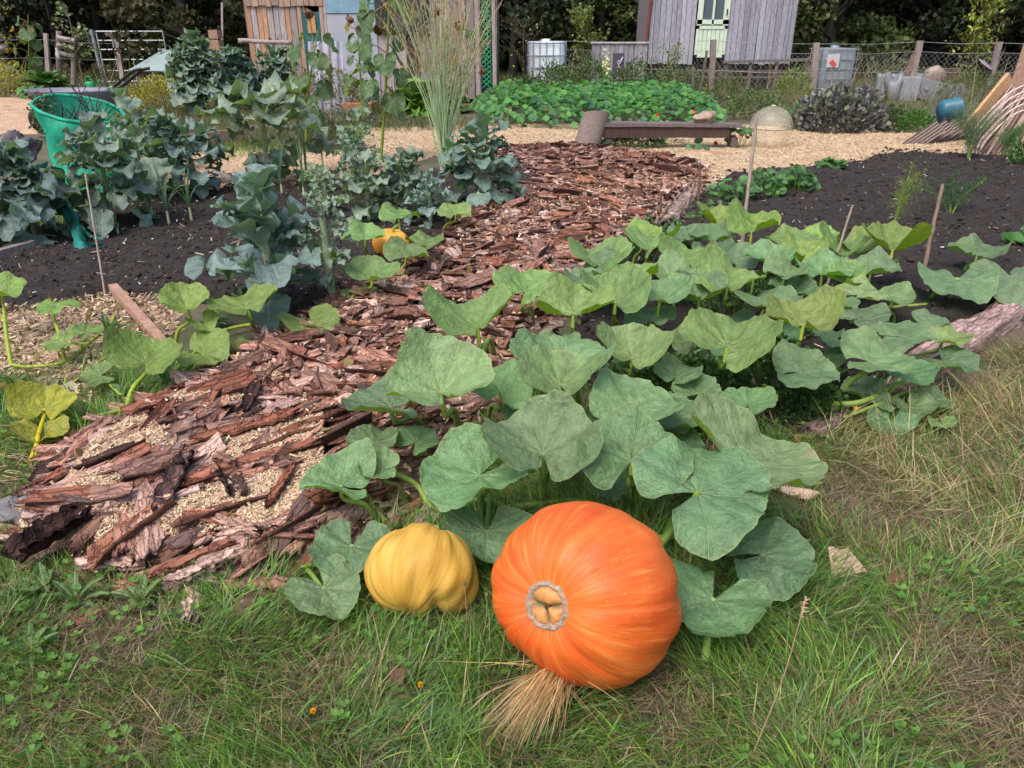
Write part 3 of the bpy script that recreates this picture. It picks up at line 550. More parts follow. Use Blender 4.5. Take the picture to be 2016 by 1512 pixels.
def gourd(c, Rad, axis, ref, asp, lobes, nu=110, nv=220, seed=1, dent=.16, lobeamp=.03, extra=None, lump=1.):
    """pumpkin body round its own axis; returns the mesh collector and the point function"""
    z = nrm(A(axis, float)); x = nrm(np.cross(A(ref, float), z)); y = np.cross(z, x)
    u = np.linspace(0.0, pi, nu); v = np.arange(nv)*2*pi/nv; r = np.random.RandomState(seed)
    ph = np.cumsum(.75+.5*r.rand(lobes)); ph = ph/ph[-1]*2*pi; amp = .5+r.rand(lobes)
    def P(u_, v_):
        k = np.searchsorted(ph, v_ % (2*pi)) % lobes; lo = np.where(k > 0, ph[k-1], 0); hi = ph[k]; t = (v_ % (2*pi)-lo)/(hi-lo)
        am = np.interp((v_ % (2*pi)), np.concatenate([[0], (ph+np.roll(ph, 1))/2 % (2*pi)*0+ph]), np.concatenate([[amp[0]], amp]))
        groove = (1-np.abs(np.sin(pi*t)))**1.6*am
        sn = np.sin(u_); rr = sn**.82*(1-lobeamp*groove*(.35+.65*np.abs(np.cos(u_)))*1.6)
        zz = asp*np.cos(u_)-dent*np.exp(-(sn/.30)**2)*np.sign(np.cos(u_))
        n = .035*np.sin(3*np.cos(v_)*sn+seed)+.03*np.sin(2.7*np.sin(v_)*sn+1.3*seed+2*np.cos(u_))+.012*np.sin(7*v_+3*u_+seed)*sn+.008*np.sin(13*v_-4*u_)*sn
        q = (1+n*lump)
        W = (rr*np.cos(v_)*q)[..., None]*x+(rr*np.sin(v_)*q)[..., None]*y+(zz*q)[..., None]*z
        if extra is not None: W = extra(W, u_, v_)
        W = W*Rad+A(c); return W
    U_, V_ = np.meshgrid(u, v, indexing='ij'); W = P(U_, V_).reshape(-1, 3)
    flo = .012; W[:, 2] = np.where(W[:, 2] < flo, flo-(flo-W[:, 2])*.12, W[:, 2])
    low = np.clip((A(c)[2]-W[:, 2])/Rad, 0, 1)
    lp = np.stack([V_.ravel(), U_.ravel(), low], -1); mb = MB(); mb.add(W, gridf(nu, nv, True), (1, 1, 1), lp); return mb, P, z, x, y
# the big orange one: blossom end towards us
d0 = nrm(ray(1157, 1172)); Rr = .231; pc = C0+d0*((.212-CAMZ)/d0[2])
rgt = nrm(np.cross(d0, [0, 0, 1.])); upv = np.cross(rgt, d0)
ax = nrm(-.50*rgt-.17*upv-.86*d0)
def squash_a(W, u_, v_):
    W = W.copy(); a = W@rgt; b = W@upv
    s = 1-.10*np.clip(-b-.35, 0, 1)*np.clip(-a+.2, 0, 1)*2.2
    return W*s[..., None]
mb, PF, z_, x_, y_ = gourd(pc, Rr, ax, upv, .93, 13, seed=4, dent=.15, lobeamp=.027, extra=squash_a)
pk = thing('pumpkin', 'large glossy orange pumpkin lying on its side on the grass', 'pumpkin', (pc[0], pc[1], 0))
mb.obj('body', M['orange'], pk)
# corky ring and the five lobed navel inside it
v = np.arange(48)*2*pi/48; r5 = np.random.RandomState(5); wob = np.convolve(np.tile(r5.rand(48), 3), [.25, .5, .25], 'same')[48:96]
ru = A([.125, .14, .155, .172, .186]); rings = []; w9 = (.93+.16*wob)
for k, a in enumerate(ru):
    uu = a*w9*(1+.0*v) + (.008*(r5.rand(48)-.5) if k in (0, 4) else 0); p = PF(np.broadcast_to(uu, v.shape), v); rings.append(p+z_*Rr*((.0, .022, .035, .024, -.002)[k]+.004*(r5.rand(48)[:, None])))
mb = MB(); mb.add(np.concatenate(rings), gridf(5, 48, True)); mb.obj('scar_ring', M['cork'], pk)
nv_, nr_ = 80, 14; vv = np.arange(nv_)*2*pi/nv_; ctr = PF(A([.001]), A([0.]))[0]; q = []; T_ = []
for i in range(nr_):
    f = i/(nr_-1); edge = PF(np.full(nv_, .135)*np.interp(vv, v, w9, period=2*pi), vv); lob = np.abs(np.cos(vv*1.5+.7*np.sin(vv+1)+.8))**.5
    hgt = Rr*(.06*np.sqrt(max(0, f*(1-f)*4))*lob+.0*f-.02*(1-lob)*(f < .98)); q.append(ctr+(edge-ctr)*f+z_*hgt[:, None]*1.0)
    gr = np.clip(1.25-lob*1.5+.9*(f < .2)+.35*(1-f), 0, 1)[:, None]; T_.append(A([.62, .27, .09])*(1-gr)+A([.09, .12, .06])*gr)
mb = MB(); mb.add(np.concatenate(q), gridf(nr_, nv_, True), np.concatenate(T_)); mb.obj('blossom_end', plain('blossom_end_skin', (1, 1, 1), .5, 60, .25, .4, .002), pk)
mb = MB(); ellip(mb, ctr+z_*.004, (.008, .008, .008), (.25, .13, .06), 6, 8, .4); mb.obj('blossom_stub', M['cork'], pk)
# the yellow squash
d1 = nrm(ray(832, 1122)); yc = C0+d1*((.118-CAMZ)/d1[2])
yr = nrm(np.cross(d1, [0, 0, 1.])); yu = np.cross(yr, d1)
def squash_b(W, u_, v_):
    W = W.copy(); a = W@yr; b = W@yu
    k = .45*np.exp(-((a-.22)/.13)**2)*np.clip(-b-.35, 0, 1)+.07*np.exp(-((a+.3)/.12)**2)*np.clip(b, 0, 1)+.08*np.exp(-((a-.42)/.12)**2)*np.clip(b, 0, 1)
    k = k+.10*np.clip(a*.8+b*.7-.5, 0, 1)
    return W*(1-k)[..., None]*1.0+0*a[..., None]
mb, PF2, *_ = gourd(yc, .152, .32*yr+.85*yu+.25*d1, yr, .84, 9, seed=9, dent=.05, lobeamp=.045, extra=squash_b, lump=1.7)
sq = thing('squash', 'lumpy mustard yellow squash left of the big orange pumpkin', 'squash', (yc[0], yc[1], 0)); mb.obj('body', M['yellow'], sq)
mb = MB(); tp = PF2(A([.0]), A([0.]))[0]; tube(mb, [tp-d1*.03, tp+d1*.02, tp+d1*.05-yu*.03], [.013, .01, .008], 8, (1, 1, 1), .15, 8); mb.obj('stem', M['stalk'], sq)
tc = G(770, 478, .12); mb, PF3, *_ = gourd(tc, .125, (.2, -.1, .9), (1, 0, 0), .8, 12, 50, 90, 13)
ps = thing('pumpkin', 'small yellow orange pumpkin half hidden among green leaves, middle of the left bed', 'pumpkin', (tc[0], tc[1], 0)); mb.obj('body', gourdmat('small_pumpkin_skin', [(.3, (.75, .22, .02)), (.5, (.8, .33, .04)), (.7, (.85, .48, .08))], (.85, .55, .15)), ps)
mb = MB(); tp = PF3(A([0.]), A([0.]))[0]; tube(mb, [tp-A([0, 0, .01]), tp+A([.01, 0, .03]), tp+A([.04, -.01, .05])], [.015, .01, .009], 8); mb.obj('stem', M['stalk'], ps)

# ------------------------------------------------------------ squash plants: every large leaf is a part
def leaf_mesh(R_, cup, fold, bend, seed, ruff=1., nr=15, na=84, gap=1.):
    r = np.random.RandomState(seed); p = r.rand(8)*6.28; gw = .955-.085*r.rand(); ph = np.linspace(-pi*gw, pi*gw, na); rho = np.linspace(0, 1, nr)**.9
    ab = np.abs(ph); out = .80+.07*np.cos(ph)+.014*np.cos(5*ph)+.05*np.sin(2*ph+p[0])+.04*np.sin(3*ph+p[1]); gap = gap*(1.1+.7*r.rand())
    lobe = np.clip((pi-ab)/(.75*gap), 0, 1); out = out*(.10+.90*np.sqrt(1-(1-lobe)**2)) ; out = out*(1+.16*np.exp(-((ab-2.0)/.45)**2))
    out = out*(1+.009*np.sin(ph*44+p[2])+.010*(r.rand(na)-.5)+.012*np.sin(ph*19+p[3]))
    nick = np.exp(-((ph-(r.rand()-.5)*4)/.05)**2)*.10*(r.rand() < .4); out = out*(1-nick)
    RH, PHI = np.meshgrid(rho, ph, indexing='ij'); q = RH*out[None]; x = q*np.cos(PHI); y = q*np.sin(PHI)
    z = cup*q**1.5*(1+.35*np.cos(2*PHI+p[4])+.2*np.cos(3*PHI+p[6]))+.09*ruff*q**1.6*np.cos(2*PHI+p[0]*2)+.10*RH**5*(p[1] > 2)*(.6+.4*np.sin(3*PHI+p[5]))+ruff*.16*RH**4*np.clip(np.sin(PHI*1.5+p[3]), 0, 1)*(1 if p[2] > 3 else -1)+fold*np.abs(y)*(.8+.3*np.sin(p[5]))-bend*np.clip(x, 0, 2)**2-.12*(np.clip(-x, 0, 1))**1.5
    z = z+.024*RH**.8*(1.25-RH)*np.cos(PHI*9+pi)*(RH > .05)*ruff
    z = z+ruff*RH**3.2*(.075*np.sin(PHI*4+p[4])+.042*np.sin(PHI*7+p[6])+.022*np.sin(PHI*12+p[7])+.012*np.sin(PHI*23+p[1]))
    z = z+.035*np.sin(3.2*x+p[3])*np.sin(2.8*y+p[5])+.035*(fbm(x*1+9+seed, y*1+9, 6, seed, 2)-.5)
    nh = r.rand(); 
    V = np.stack([x, y, z], -1)*R_; lp = np.stack([PHI, RH, np.zeros_like(RH)], -1)
    return V.reshape(-1, 3), gridf(nr, na), lp.reshape(-1, 3)
leafcount = 0
def put_leaf(plant, px, py, z, spx, ang, tilt, roll=0, cup=.18, fold=.1, bend=.1, tint=(1, 1, 1), root=None, thick=1., label=None, gap=1., res=1., mat='pleaf', ruff=1.):
    """px,py: where the stalk meets the blade; spx: radius in px; ang: where the tip points in the picture; tilt: towards us"""
    global leafcount; leafcount += 1
    p = G(px, py, z); dep = depth(p); R_ = .97*spx*dep/FPX; tc = -nrm(A([p[0], p[1], 0]))*1.; side = np.cross([0, 0, 1.], tc)   # tc: level, towards the viewer
    t = radians(tilt); n = nrm(A([0, 0, cos(t)])+tc*sin(t)+side*sin(radians(roll)))
    vd = nrm(p-C0); sr = nrm(np.cross(vd, [0, 0, 1.])); su = np.cross(sr, vd)
    e1 = nrm(np.cross(A([0, 1., 0]), n)); e2 = np.cross(n, e1); Mx = A([[e1@sr, e2@sr], [e1@su, e2@su]]); a = radians(ang)
    k = np.linalg.solve(Mx, A([cos(a), sin(a)])); d = nrm(k[0]*e1+k[1]*e2); s_ = np.cross(n, d)
    V, Fc, lp = leaf_mesh(R_, cup, fold, bend, leafcount*7+3, ruff, int(15*res), int(84*res), gap); W = p+V[:, :1]*d+V[:, 1:2]*s_+V[:, 2:]*n
    W[:, 2] = np.maximum(W[:, 2], .012); tj = 1+(np.random.RandomState(leafcount).rand(3)-.5)*.16
    mb = MB(); mb.add(W, Fc, A(tint)*tj*(.82+.38*np.random.RandomState(leafcount+5).rand()), lp); lf = mb.obj('leaf', M[mat], plant); 
    if label: lf['label'] = label
    if root is None:
        rx = (np.random.RandomState(leafcount).rand()-.5)*.14; g = A([p[0]+rx, p[1]+.05+.05*random.random(), 0.])
    else: g = G(root[0], root[1], .03)
    if z > .05:
        mb = MB(); th = R_*.044*thick+.0018; q0 = p-n*.002; h = p[2]-g[2]; m1 = g+(q0-g)*.35+A([0, 0, h*.12]); m2 = q0-n*h*.28-d*R_*.10
        tube(mb, [g, m1, m2, q0], [th*1.25, th*1.05, th*.9, th*.75], 12, A(tint)*A([1, 1, 1]), .10, 16); mb.obj('leaf_stalk', M['stalk'], lf)
    return lf
def vine(plant, pts, r, tint=(1, 1, 1), name='vine'):
    mb = MB(); P = [G(p[0], p[1], p[2] if len(p) > 2 else .03) for p in pts]; tube(mb, P, r, 10, tint, .08, 8*len(P), .15, len(pts)); return mb.obj(name, M['stalk'], plant)
def tendril(plant, px, py, z, s=.03):
    mb = MB(); c = G(px, py, z); t = np.linspace(0, 1, 40); P = c+np.stack([s*(1-t*.5)*np.cos(t*14), .02+s*t*.6, z*.2+s*(1-t*.5)*np.sin(t*14)], -1); tube(mb, P, [.0016, .0008], 5); mb.obj('tendril', M['stalk'], plant)
def LF(q):   # most blades lie flatter and funnel upward more than they first look
    x, y, z, s, a, t, ro, cup, fold, bend, tint = q[:11]; hi = z > .16
    return x, y, z, s*(.90 if s > 100 else .95), a, t*((.42 if cup >= .22 else .24) if hi else .35) if t > 15 else t*.6, ro, min(cup*(1.6 if cup >= .22 else 1.15)+.05, .5), min(fold, .2), bend, tint
def rootpt(x, y): g = G(x, y); return (g[0], g[1], 0)
B1 = (1, 1, 1); DKT = (.62, .74, .72); BL = (.94, .98, 1.04); YG = (1.35, 1.2, .62); LG = (1.2, 1.15, .8); WH = (1.35, 1.3, 1.15)
pa = thing('squash_plant', 'big blue green squash plant with broad leaves around the orange pumpkin, centre foreground', 'squash plant', rootpt(1250, 960))
# px, py, z, radius, tip angle, tilt, roll, cup, fold, bend, tint, root
LA = [
 (672, 955, .20, 100, 158, 28, 12, .12, .12, .15, BL, (745, 1030)), (735, 872, .22, 66, 55, 42, 0, .1, .3, .1, B1, (768, 905)), (752, 925, .20, 58, 175, 38, 0, .15, .15, .1, B1, (800, 985)),
 (768, 800, .26, 115, 170, 22, 0, .1, .15, .2, BL, (840, 850)), (944, 938, .27, 150, -148, 30, -6, .10, .10, .10, BL, (950, 1010)),
 (1068, 893, .33, 150, 100, 46, 0, .22, .18, .05, B1, (1070, 985)), (1243, 910, .33, 142, 84, 44, 0, .22, .14, .1, B1, (1250, 990)),
 (1248, 806, .34, 116, 82, 34, 0, .15, .1, .1, B1, (1250, 900)), (1376, 966, .33, 190, 28, 42, 8, .08, .05, .08, BL, (1312, 1058)),
 (1470, 905, .33, 175, 22, 36, 14, .08, .05, .10, (1.05, 1.02, .95), (1500, 1000)), (1500, 1094, .14, 128, 18, 36, 0, .06, .05, .05, (.80, .92, .98), (1440, 1130)),
 (1404, 1180, .15, 138, -112, 38, 0, .05, .06, .08, BL, (1388, 1300)), (958, 1046, .15, 108, -94, 40, 0, .06, .12, .15, DKT, (965, 985)),
 (692, 1074, .12, 100, -118, 30, 0, .05, .05, .05, BL, (715, 1125)), (638, 1156, .09, 92, -62, 42, 0, .04, .08, .12, BL, (600, 1120)),
 (1202, 950, .14, 58, -80, 30, 0, .05, .1, .1, DKT, (1230, 985)), (1092, 900, .18, 62, -40, 30, 0, .1, .1, .1, DKT, (1075, 950)),
 (868, 772, .36, 138, 112, 38, -4, .3, .3, .1, WH, (905, 850)), (985, 772, .28, 84, 75, 44, 0, .25, .25, .1, B1, (960, 830)),
 (1108, 722, .36, 124, 86, 36, 0, .22, .05, .2, B1, (1140, 800)), (1102, 757, .38, 100, 118, 46, 0, .25, .2, .1, (1.35, 1.2, .95), (1110, 830)),
 (938, 640, .44, 112, 112, 26, -8, .5, .35, .05, LG, (975, 708)), (1034, 575, .36, 80, 50, 22, 6, .45, .3, .1, LG, (1050, 640)),
 (1245, 704, .32, 88, 62, 46, 0, .3, .15, .1, (1.15, 1.05, .85), (1235, 780)), (1128, 618, .34, 96, 88, 20, 0, .4, .25, .1, LG, (1125, 690)),
 (1212, 594, .34, 92, 70, 18, 0, .42, .2, .1, LG, (1215, 680)), (1300, 590, .33, 74, 40, 20, 0, .3, .2, .1, B1, None),
 (1432, 682, .36, 118, 58, 36, 0, .22, .1, .1, LG, (1400, 750)), (1366, 680, .30, 56, 82, 44, 0, .3, .15, .1, B1, (1375, 740)),
 (1332, 744, .26, 62, 48, 40, 0, .15, .2, .1, BL, (1310, 790)), (1408, 702, .14, 58, -25, 30, 0, .1, .1, .1, DKT, None), (1362, 782, .20, 62, -50, 35, 0, .1, .1, .1, BL, None),
 (1375, 775, .24, 66, 60, 34, 0, .1, .1, .1, B1, None), (1474, 796, .24, 66, 90, 34, 0, .2, .1, .1, B1, None), (1576, 733, .24, 90, 8, 36, 0, .08, .12, .1, BL, (1530, 790)),
 (1090, 690, .26, 80, 170, 30, 0, .1, .1, .1, B1, None), (1180, 850, .20, 70, 200, 30, 0, .1, .1, .1, DKT, None), (1335, 900, .2, 80, -20, 30, 0, .1, .1, .1, DKT, None),
 (1040, 820, .18, 70, 210, 35, 0, .1, .1, .1, DKT, None), (1300, 830, .26, 84, 60, 40, 0, .15, .1, .1, B1, None), (1160, 560, .25, 70, 120, 20, 0, .2, .1, .1, B1, None),
 (820, 870, .2, 60, 40, 35, 0, .1, .2, .1, B1, (850, 920)), (1330, 820, .3, 74, -40, 40, 0, .12, .1, .1, B1, None),
]
for q in LA: put_leaf(pa, *LF(q), root=q[11])
vine(pa, [(590, 1118, .06), (640, 1108, .05), (725, 1100, .07)], [.006, .008, .009]); vine(pa, [(1000, 1000, .03), (940, 985, .03), (860, 1005, .04), (820, 955, .10), (765, 925, .18)], [.011, .011, .010, .009])
vine(pa, [(860, 1010, .03), (850, 1030, .03), (830, 1060, .03)], .009); vine(pa, [(715, 965, .12), (745, 1010, .05), (780, 1050, .03)], .009); vine(pa, [(1000, 1000, .04), (1150, 990, .03), (1300, 1060, .05), (1350, 1000, .05), (1420, 900, .03), (1500, 800, .03)], .011)
vine(pa, [(1290, 1085, .18), (1310, 1060, .14), (1345, 1010, .08)], [.012, .011])
for a in ((1010, 770), (740, 1015)): tendril(pa, a[0], a[1], .06)
pb = thing('squash_plant', 'squash plant with pale blue green leaves spreading over the dark soil and weathered log, right', 'squash plant', rootpt(1560, 700))
LB = [
 (1582, 640, .36, 88, 58, 20, 0, .40, .1, .1, YG, (1560, 720)), (1512, 598, .32, 78, 90, 14, 0, .12, .1, .2, BL, None), (1432, 566, .34, 82, 75, 20, 0, .45, .2, .1, LG, (1440, 640)),
 (1510, 516, .32, 60, 80, 22, 0, .3, .15, .1, B1, None), (1618, 540, .28, 68, 84, 10, 0, .3, .1, .1, B1, None), (1715, 536, .28, 64, 40, 8, 0, .3, .15, .1, B1, None),
 (1758, 492, .32, 78, 60, -6, 0, .3, .25, .0, YG, (1765, 540)), (1690, 580, .24, 62, 30, 20, 0, .12, .1, .1, WH, None), (1700, 626, .22, 66, 20, 16, 0, .1, .1, .1, BL, None),
 (1775, 665, .24, 74, 10, 15, 0, .12, .15, .1, BL, (1700, 740)), (1712, 712, .24, 92, 8, 30, 0, .15, .12, .15, B1, (1650, 790)), (1792, 735, .17, 66, -35, 32, 0, .06, .1, .1, BL, (1740, 790)),
 (1856, 672, .20, 62, 12, 8, 0, .2, .25, .0, LG, (1800, 720)), (1860, 712, .16, 74, -24, 25, 0, .08, .15, .1, BL, None), (1885, 548, .2, 96, -82, 50, 0, .03, .05, .25, BL, (1830, 590)),
 (1990, 545, .2, 92, -50, 46, 0, .03, .05, .2, BL, (1940, 590)), (1925, 500, .18, 70, 60, 20, 0, .1, .1, .1, B1, None), (1700, 772, .10, 52, 160, 40, 0, .05, .1, .1, BL, (1740, 800)),
 (1752, 832, .05, 56, -100, 44, 0, .04, .08, .1, BL, (1740, 800)), (1796, 802, .07, 50, -30, 36, 0, .05, .1, .1, BL, (1760, 800)), (1852, 832, .05, 32, -50, 36, 0, .05, .1, .1, LG, (1830, 800)),
 (1738, 796, .08, 34, 20, 40, 0, .05, .1, .1, BL, None), (1838, 790, .08, 40, 60, 30, 0, .05, .1, .1, B1, None), (1646, 668, .20, 56, 200, 20, 0, .1, .1, .1, DKT, None), (1560, 575, .24, 56, 150, 20, 0, .2, .1, .1, DKT, None),
 (1640, 600, .22, 60, 0, 15, 0, .15, .1, .1, B1, None), (1760, 590, .2, 52, 20, 12, 0, .15, .1, .1, B1, None), (1830, 640, .14, 50, 10, 15, 0, .1, .1, .1, B1, None), (1600, 470, .26, 56, 80, 30, 0, .1, .1, .1, (1.5, 1.35, .8), None),
 (1555, 480, .28, 62, 88, 40, 0, .2, .1, .1, (1.35, 1.3, .9), None), (1660, 500, .28, 60, 60, 10, 0, .3, .2, .1, LG, None), (1690, 500, .26, 60, 100, -8, 0, .3, .25, 0, YG, None),
 (1480, 455, .30, 66, 70, 8, 0, .35, .25, 0, YG, None), (1410, 440, .28, 54, 140, 6, 0, .3, .25, 0, YG, None), (1400, 470, .24, 56, 100, 10, 0, .2, .1, .1, B1, None),
 (1345, 470, .24, 52, 150, 14, 0, .2, .1, .1, BL, None), (1350, 520, .28, 66, 60, 10, 0, .3, .2, .1, LG, None), (1375, 590, .3, 70, 130, 14, 0, .3, .2, .1, B1, (1370, 640)),
 (1278, 492, .28, 66, 20, 0, 0, .3, .3, 0, LG, (1290, 550)), (1262, 470, .26, 50, 140, -4, 0, .3, .3, 0, YG, None), (1182, 520, .28, 78, 60, 2, 0, .3, .3, 0, LG, (1190, 560)), (1190, 545, .24, 66, 10, 20, 0, .2, .1, .1, BL, None),
 (1470, 640, .18, 60, 150, 20, 0, .1, .1, .1, DKT, None), (1530, 660, .20, 58, -20, 30, 0, .1, .1, .1, DKT, None), (1620, 705, .14, 54, -60, 30, 0, .1, .1, .1, DKT, None), (1545, 545, .3, 58, 30, 10, 0, .3, .2, .1, B1, None),
 (1450, 520, .26, 56, 60, 12, 0, .3, .2, .1, B1, None), (1405, 500, .24, 50, 20, 10, 0, .2, .2, .1, DKT, None), (1320, 545, .26, 60, 90, 14, 0, .3, .2, .1, B1, None), (1280, 630, .24, 66, 100, 20, 0, .2, .15, .1, DKT, None),
 (1580, 510, .26, 58, 140, 8, 0, .3, .2, .1, YG, None), (1735, 650, .18, 52, 80, 20, 0, .1, .1, .1, B1, None), (1660, 555, .26, 50, 80, 10, 0, .3, .2, .1, LG, None), (1240, 560, .3, 72, 70, 16, 0, .4, .25, .1, LG, None),
]
for q in LB: put_leaf(pb, *LF(q), root=q[11], res=.8)
vine(pb, [(1500, 760), (1600, 790, .05), (1700, 790, .1), (1790, 735, .08), (1850, 690, .05)], .011); vine(pb, [(1700, 610), (1790, 602, .05), (1880, 595, .05), (1960, 580, .05), (2060, 560, .05)], .009); vine(pb, [(1640, 830, .03), (1720, 800, .08), (1800, 770, .06), (1850, 800, .05)], .008)
for a in ((1915, 598), (1900, 690), (1650, 600)): tendril(pb, a[0], a[1], .05)
def flower(plant, px, py, z, s, col=(.75, .45, .03)):
    mb = MB(); c = G(px, py, z); n = 5
    for k in range(n):
        a = k*2*pi/n; u = np.linspace(0, 1, 6); v = np.linspace(-1, 1, 4); U_, V_ = np.meshgrid(u, v, indexing='ij'); w = .45*np.sin(pi*U_*.85+.3)*V_
        r_ = .25+.5*U_**1.5; x = r_*np.cos(a+w*1.1); y = r_*np.sin(a+w*1.1); W = np.stack([x*s, y*s, U_*s*1.3], -1).reshape(-1, 3)+c; mb.add(W, gridf(6, 4), col)
    o = mb.obj('flower', M['petal'], plant); mb = MB(); tube(mb, [c+A([0, 0, .003]), A([c[0], c[1]+.02, .005])], [s*.3, .004], 6); mb.obj('flower_stalk', M['stalk'], o)
flower(pb, 1684, 812, .06, .022); flower(pb, 1484, 548, .30, .02, (.6, .45, .08))
pl = thing('squash_plant', 'straggling yellow green squash plant trailing along the left side of the bark path', 'squash plant', rootpt(300, 800))
LC = [
 (368, 606, .26, 62, 112, 30, 0, .35, .3, .1, YG, (345, 690)), (486, 606, .24, 80, 120, 28, -6, .2, .15, .1, YG, (500, 650)), (612, 634, .12, 68, -48, 44, 0, .12, .2, .1, YG, (560, 665)),
 (288, 716, .16, 88, 42, 46, 0, .2, .2, .1, YG, (250, 800)), (398, 698, .10, 72, -25, 42, 0, .2, .3, .1, YG, (350, 750)), (196, 740, .08, 48, 180, 46, 0, .06, .08, .05, LG, (250, 790)),
 (128, 676, .12, 50, 190, 12, 0, .06, .1, .1, YG, (125, 705)), (168, 655, .12, 42, 20, 10, 0, .06, .1, .1, YG, (160, 690)), (106, 600, .22, 56, 0, -2, 0, -.05, .05, .1, YG, (128, 712)), (4, 582, .26, 62, 20, 0, 0, .2, .25, 0, YG, (22, 718)),
 (402, 640, .18, 44, -60, 40, 0, .2, .3, .1, YG, None), (465, 690, .06, 34, -20, 30, 0, .2, .3, .1, (1.2, .9, .5), None),
 (86, 805, .10, 74, 70, 55, 0, .15, .3, .1, (2.6, 1.45, .3), (70, 900)), (80, 852, .06, 60, -100, 45, 10, .2, .4, .1, (2.2, 1.35, .35), (60, 910)),
]
for q in LC: put_leaf(pl, *LF(q), root=q[11], label='withering yellow and brown edged leaf' if q[10][0] > 2 else None)
vine(pl, [(22, 718), (60, 722), (130, 712), (170, 680), (215, 640), (225, 620)], .008, (1.5, 1.25, .9)); vine(pl, [(150, 830), (230, 810), (280, 800), (310, 760), (400, 680), (430, 655), (490, 640), (560, 640)], .009, (1.5, 1.25, .9))
vine(pl, [(560, 640), (600, 648, .02), (660, 620, .05), (700, 580, .1), (740, 570, .08)], .009, (1.2, 1.1, .9)); vine(pl, [(130, 745), (135, 760), (215, 700), (300, 680)], .006, (1.5, 1.3, .9)); vine(pl, [(150, 830), (90, 810), (30, 850)], .006, (1.5, 1.3, .9))
pm = thing('squash_plant', 'small squash plant with fresh green leaves around the half hidden pumpkin', 'squash plant', rootpt(760, 560))
LD = [(732, 548, .20, 66, 30, 34, 0, .2, .2, .1, LG, (690, 590)), (650, 510, .26, 50, 40, 8, 0, .2, .3, 0, YG, (655, 590)), (718, 470, .22, 54, 80, 24, 0, .2, .15, .1, LG, (725, 520)), (785, 428, .22, 48, 70, 22, 0, .2, .15, .1, LG, (790, 480)),
 (800, 506, .20, 58, 20, 36, 0, .15, .15, .1, LG, (775, 560)), (838, 482, .2, 50, 60, 30, 0, .15, .2, .1, LG, (820, 530)), (896, 422, .2, 44, 60, 34, 0, .15, .2, .1, LG, (870, 460)), (768, 540, .1, 30, 100, 30, 0, .1, .1, .1, LG, None), (690, 580, .1, 26, 100, 20, 0, .1, .1, .1, LG, None)]
for q in LD: put_leaf(pm, *LF(q), root=q[11], res=.7)
vine(pm, [(600, 655), (680, 610, .05), (720, 575, .08), (770, 560, .06), (800, 530, .05), (850, 470, .03), (880, 440, .05)], .011, LG)
# ------------------------------------------------------------ brassicas
def kleaf(mb, base, az, el0, L, W, seed, tint, droop=1.2, stalk=.3, ruff=1., lob=.25, ns=20, nw=9):
    """one brassica leaf: stalk, pale midrib and a lobed ruffled blade"""
    r = np.random.RandomState(seed); s = np.linspace(0, 1, ns); ang = el0-droop*s**1.3+(r.rand()-.5)*.3; ds = L/(ns-1)
    x = np.concatenate([[0], np.cumsum(np.cos(ang[:-1])*ds)]); z = np.concatenate([[0], np.cumsum(np.sin(ang[:-1])*ds)])
    t = np.clip((s-stalk)/(1-stalk), 0, 1); prof = np.where(s < stalk, .045, .05+np.clip(np.sin(pi*t**.85), 0, 1)**.55*(1+lob*np.sin(t*24+r.rand()*6)*(t < .95))*(1+.5*lob*(r.rand(ns)-.5)))*(W/2)
    prof = np.convolve(np.pad(prof, 1, 'edge'), [.2, .6, .2], 'same')[1:-1]; prof[-1] = .12*W; v = np.linspace(-1, 1, nw); S, V_ = np.meshgrid(s, v, indexing='ij'); p = r.rand(6)*6.28
    w = prof[:, None]*V_*(1+.12*np.sin(S*23+p[0]+V_)); bl = (S > stalk)*np.sin(pi*np.clip((S-stalk)/(1-stalk), 0, 1))**.5
    h = W*bl*(.16*np.abs(V_)**1.2*(1+.6*np.sin(p[1]))+ruff*np.abs(V_)**2*(.13*np.sin(S*19+p[2]+np.sign(V_)*1.5)+.09*np.sin(S*33+p[3])+.05*np.sin(S*47+p[4])))
    nx = -np.sin(ang)[:, None]; nz = np.cos(ang)[:, None]; X = x[:, None]+nx*h+W*bl*ruff*.08*np.sin(S*27+p[5])*np.abs(V_); Z = z[:, None]+nz*h
    tw = (r.rand()-.5)*.5*S; Yv = w*np.cos(tw); Z = Z+w*np.sin(tw); ca, sa = cos(az), sin(az)
    P = np.stack([X*ca-Yv*sa, X*sa+Yv*ca, Z], -1).reshape(-1, 3)+base; P[:, 2] = np.maximum(P[:, 2], .012)
    lp = np.stack([V_*np.where(S < stalk, .15, 1)*.8*(W/.2), S, S*0], -1).reshape(-1, 3); T = np.where((S < stalk)[..., None], A([2.2, 1.9, 1.3]), A([1, 1, 1.])).reshape(-1, 3)*A(tint)*(.75+.5*r.rand())
    mb.add(P, gridf(ns, nw), T, lp)
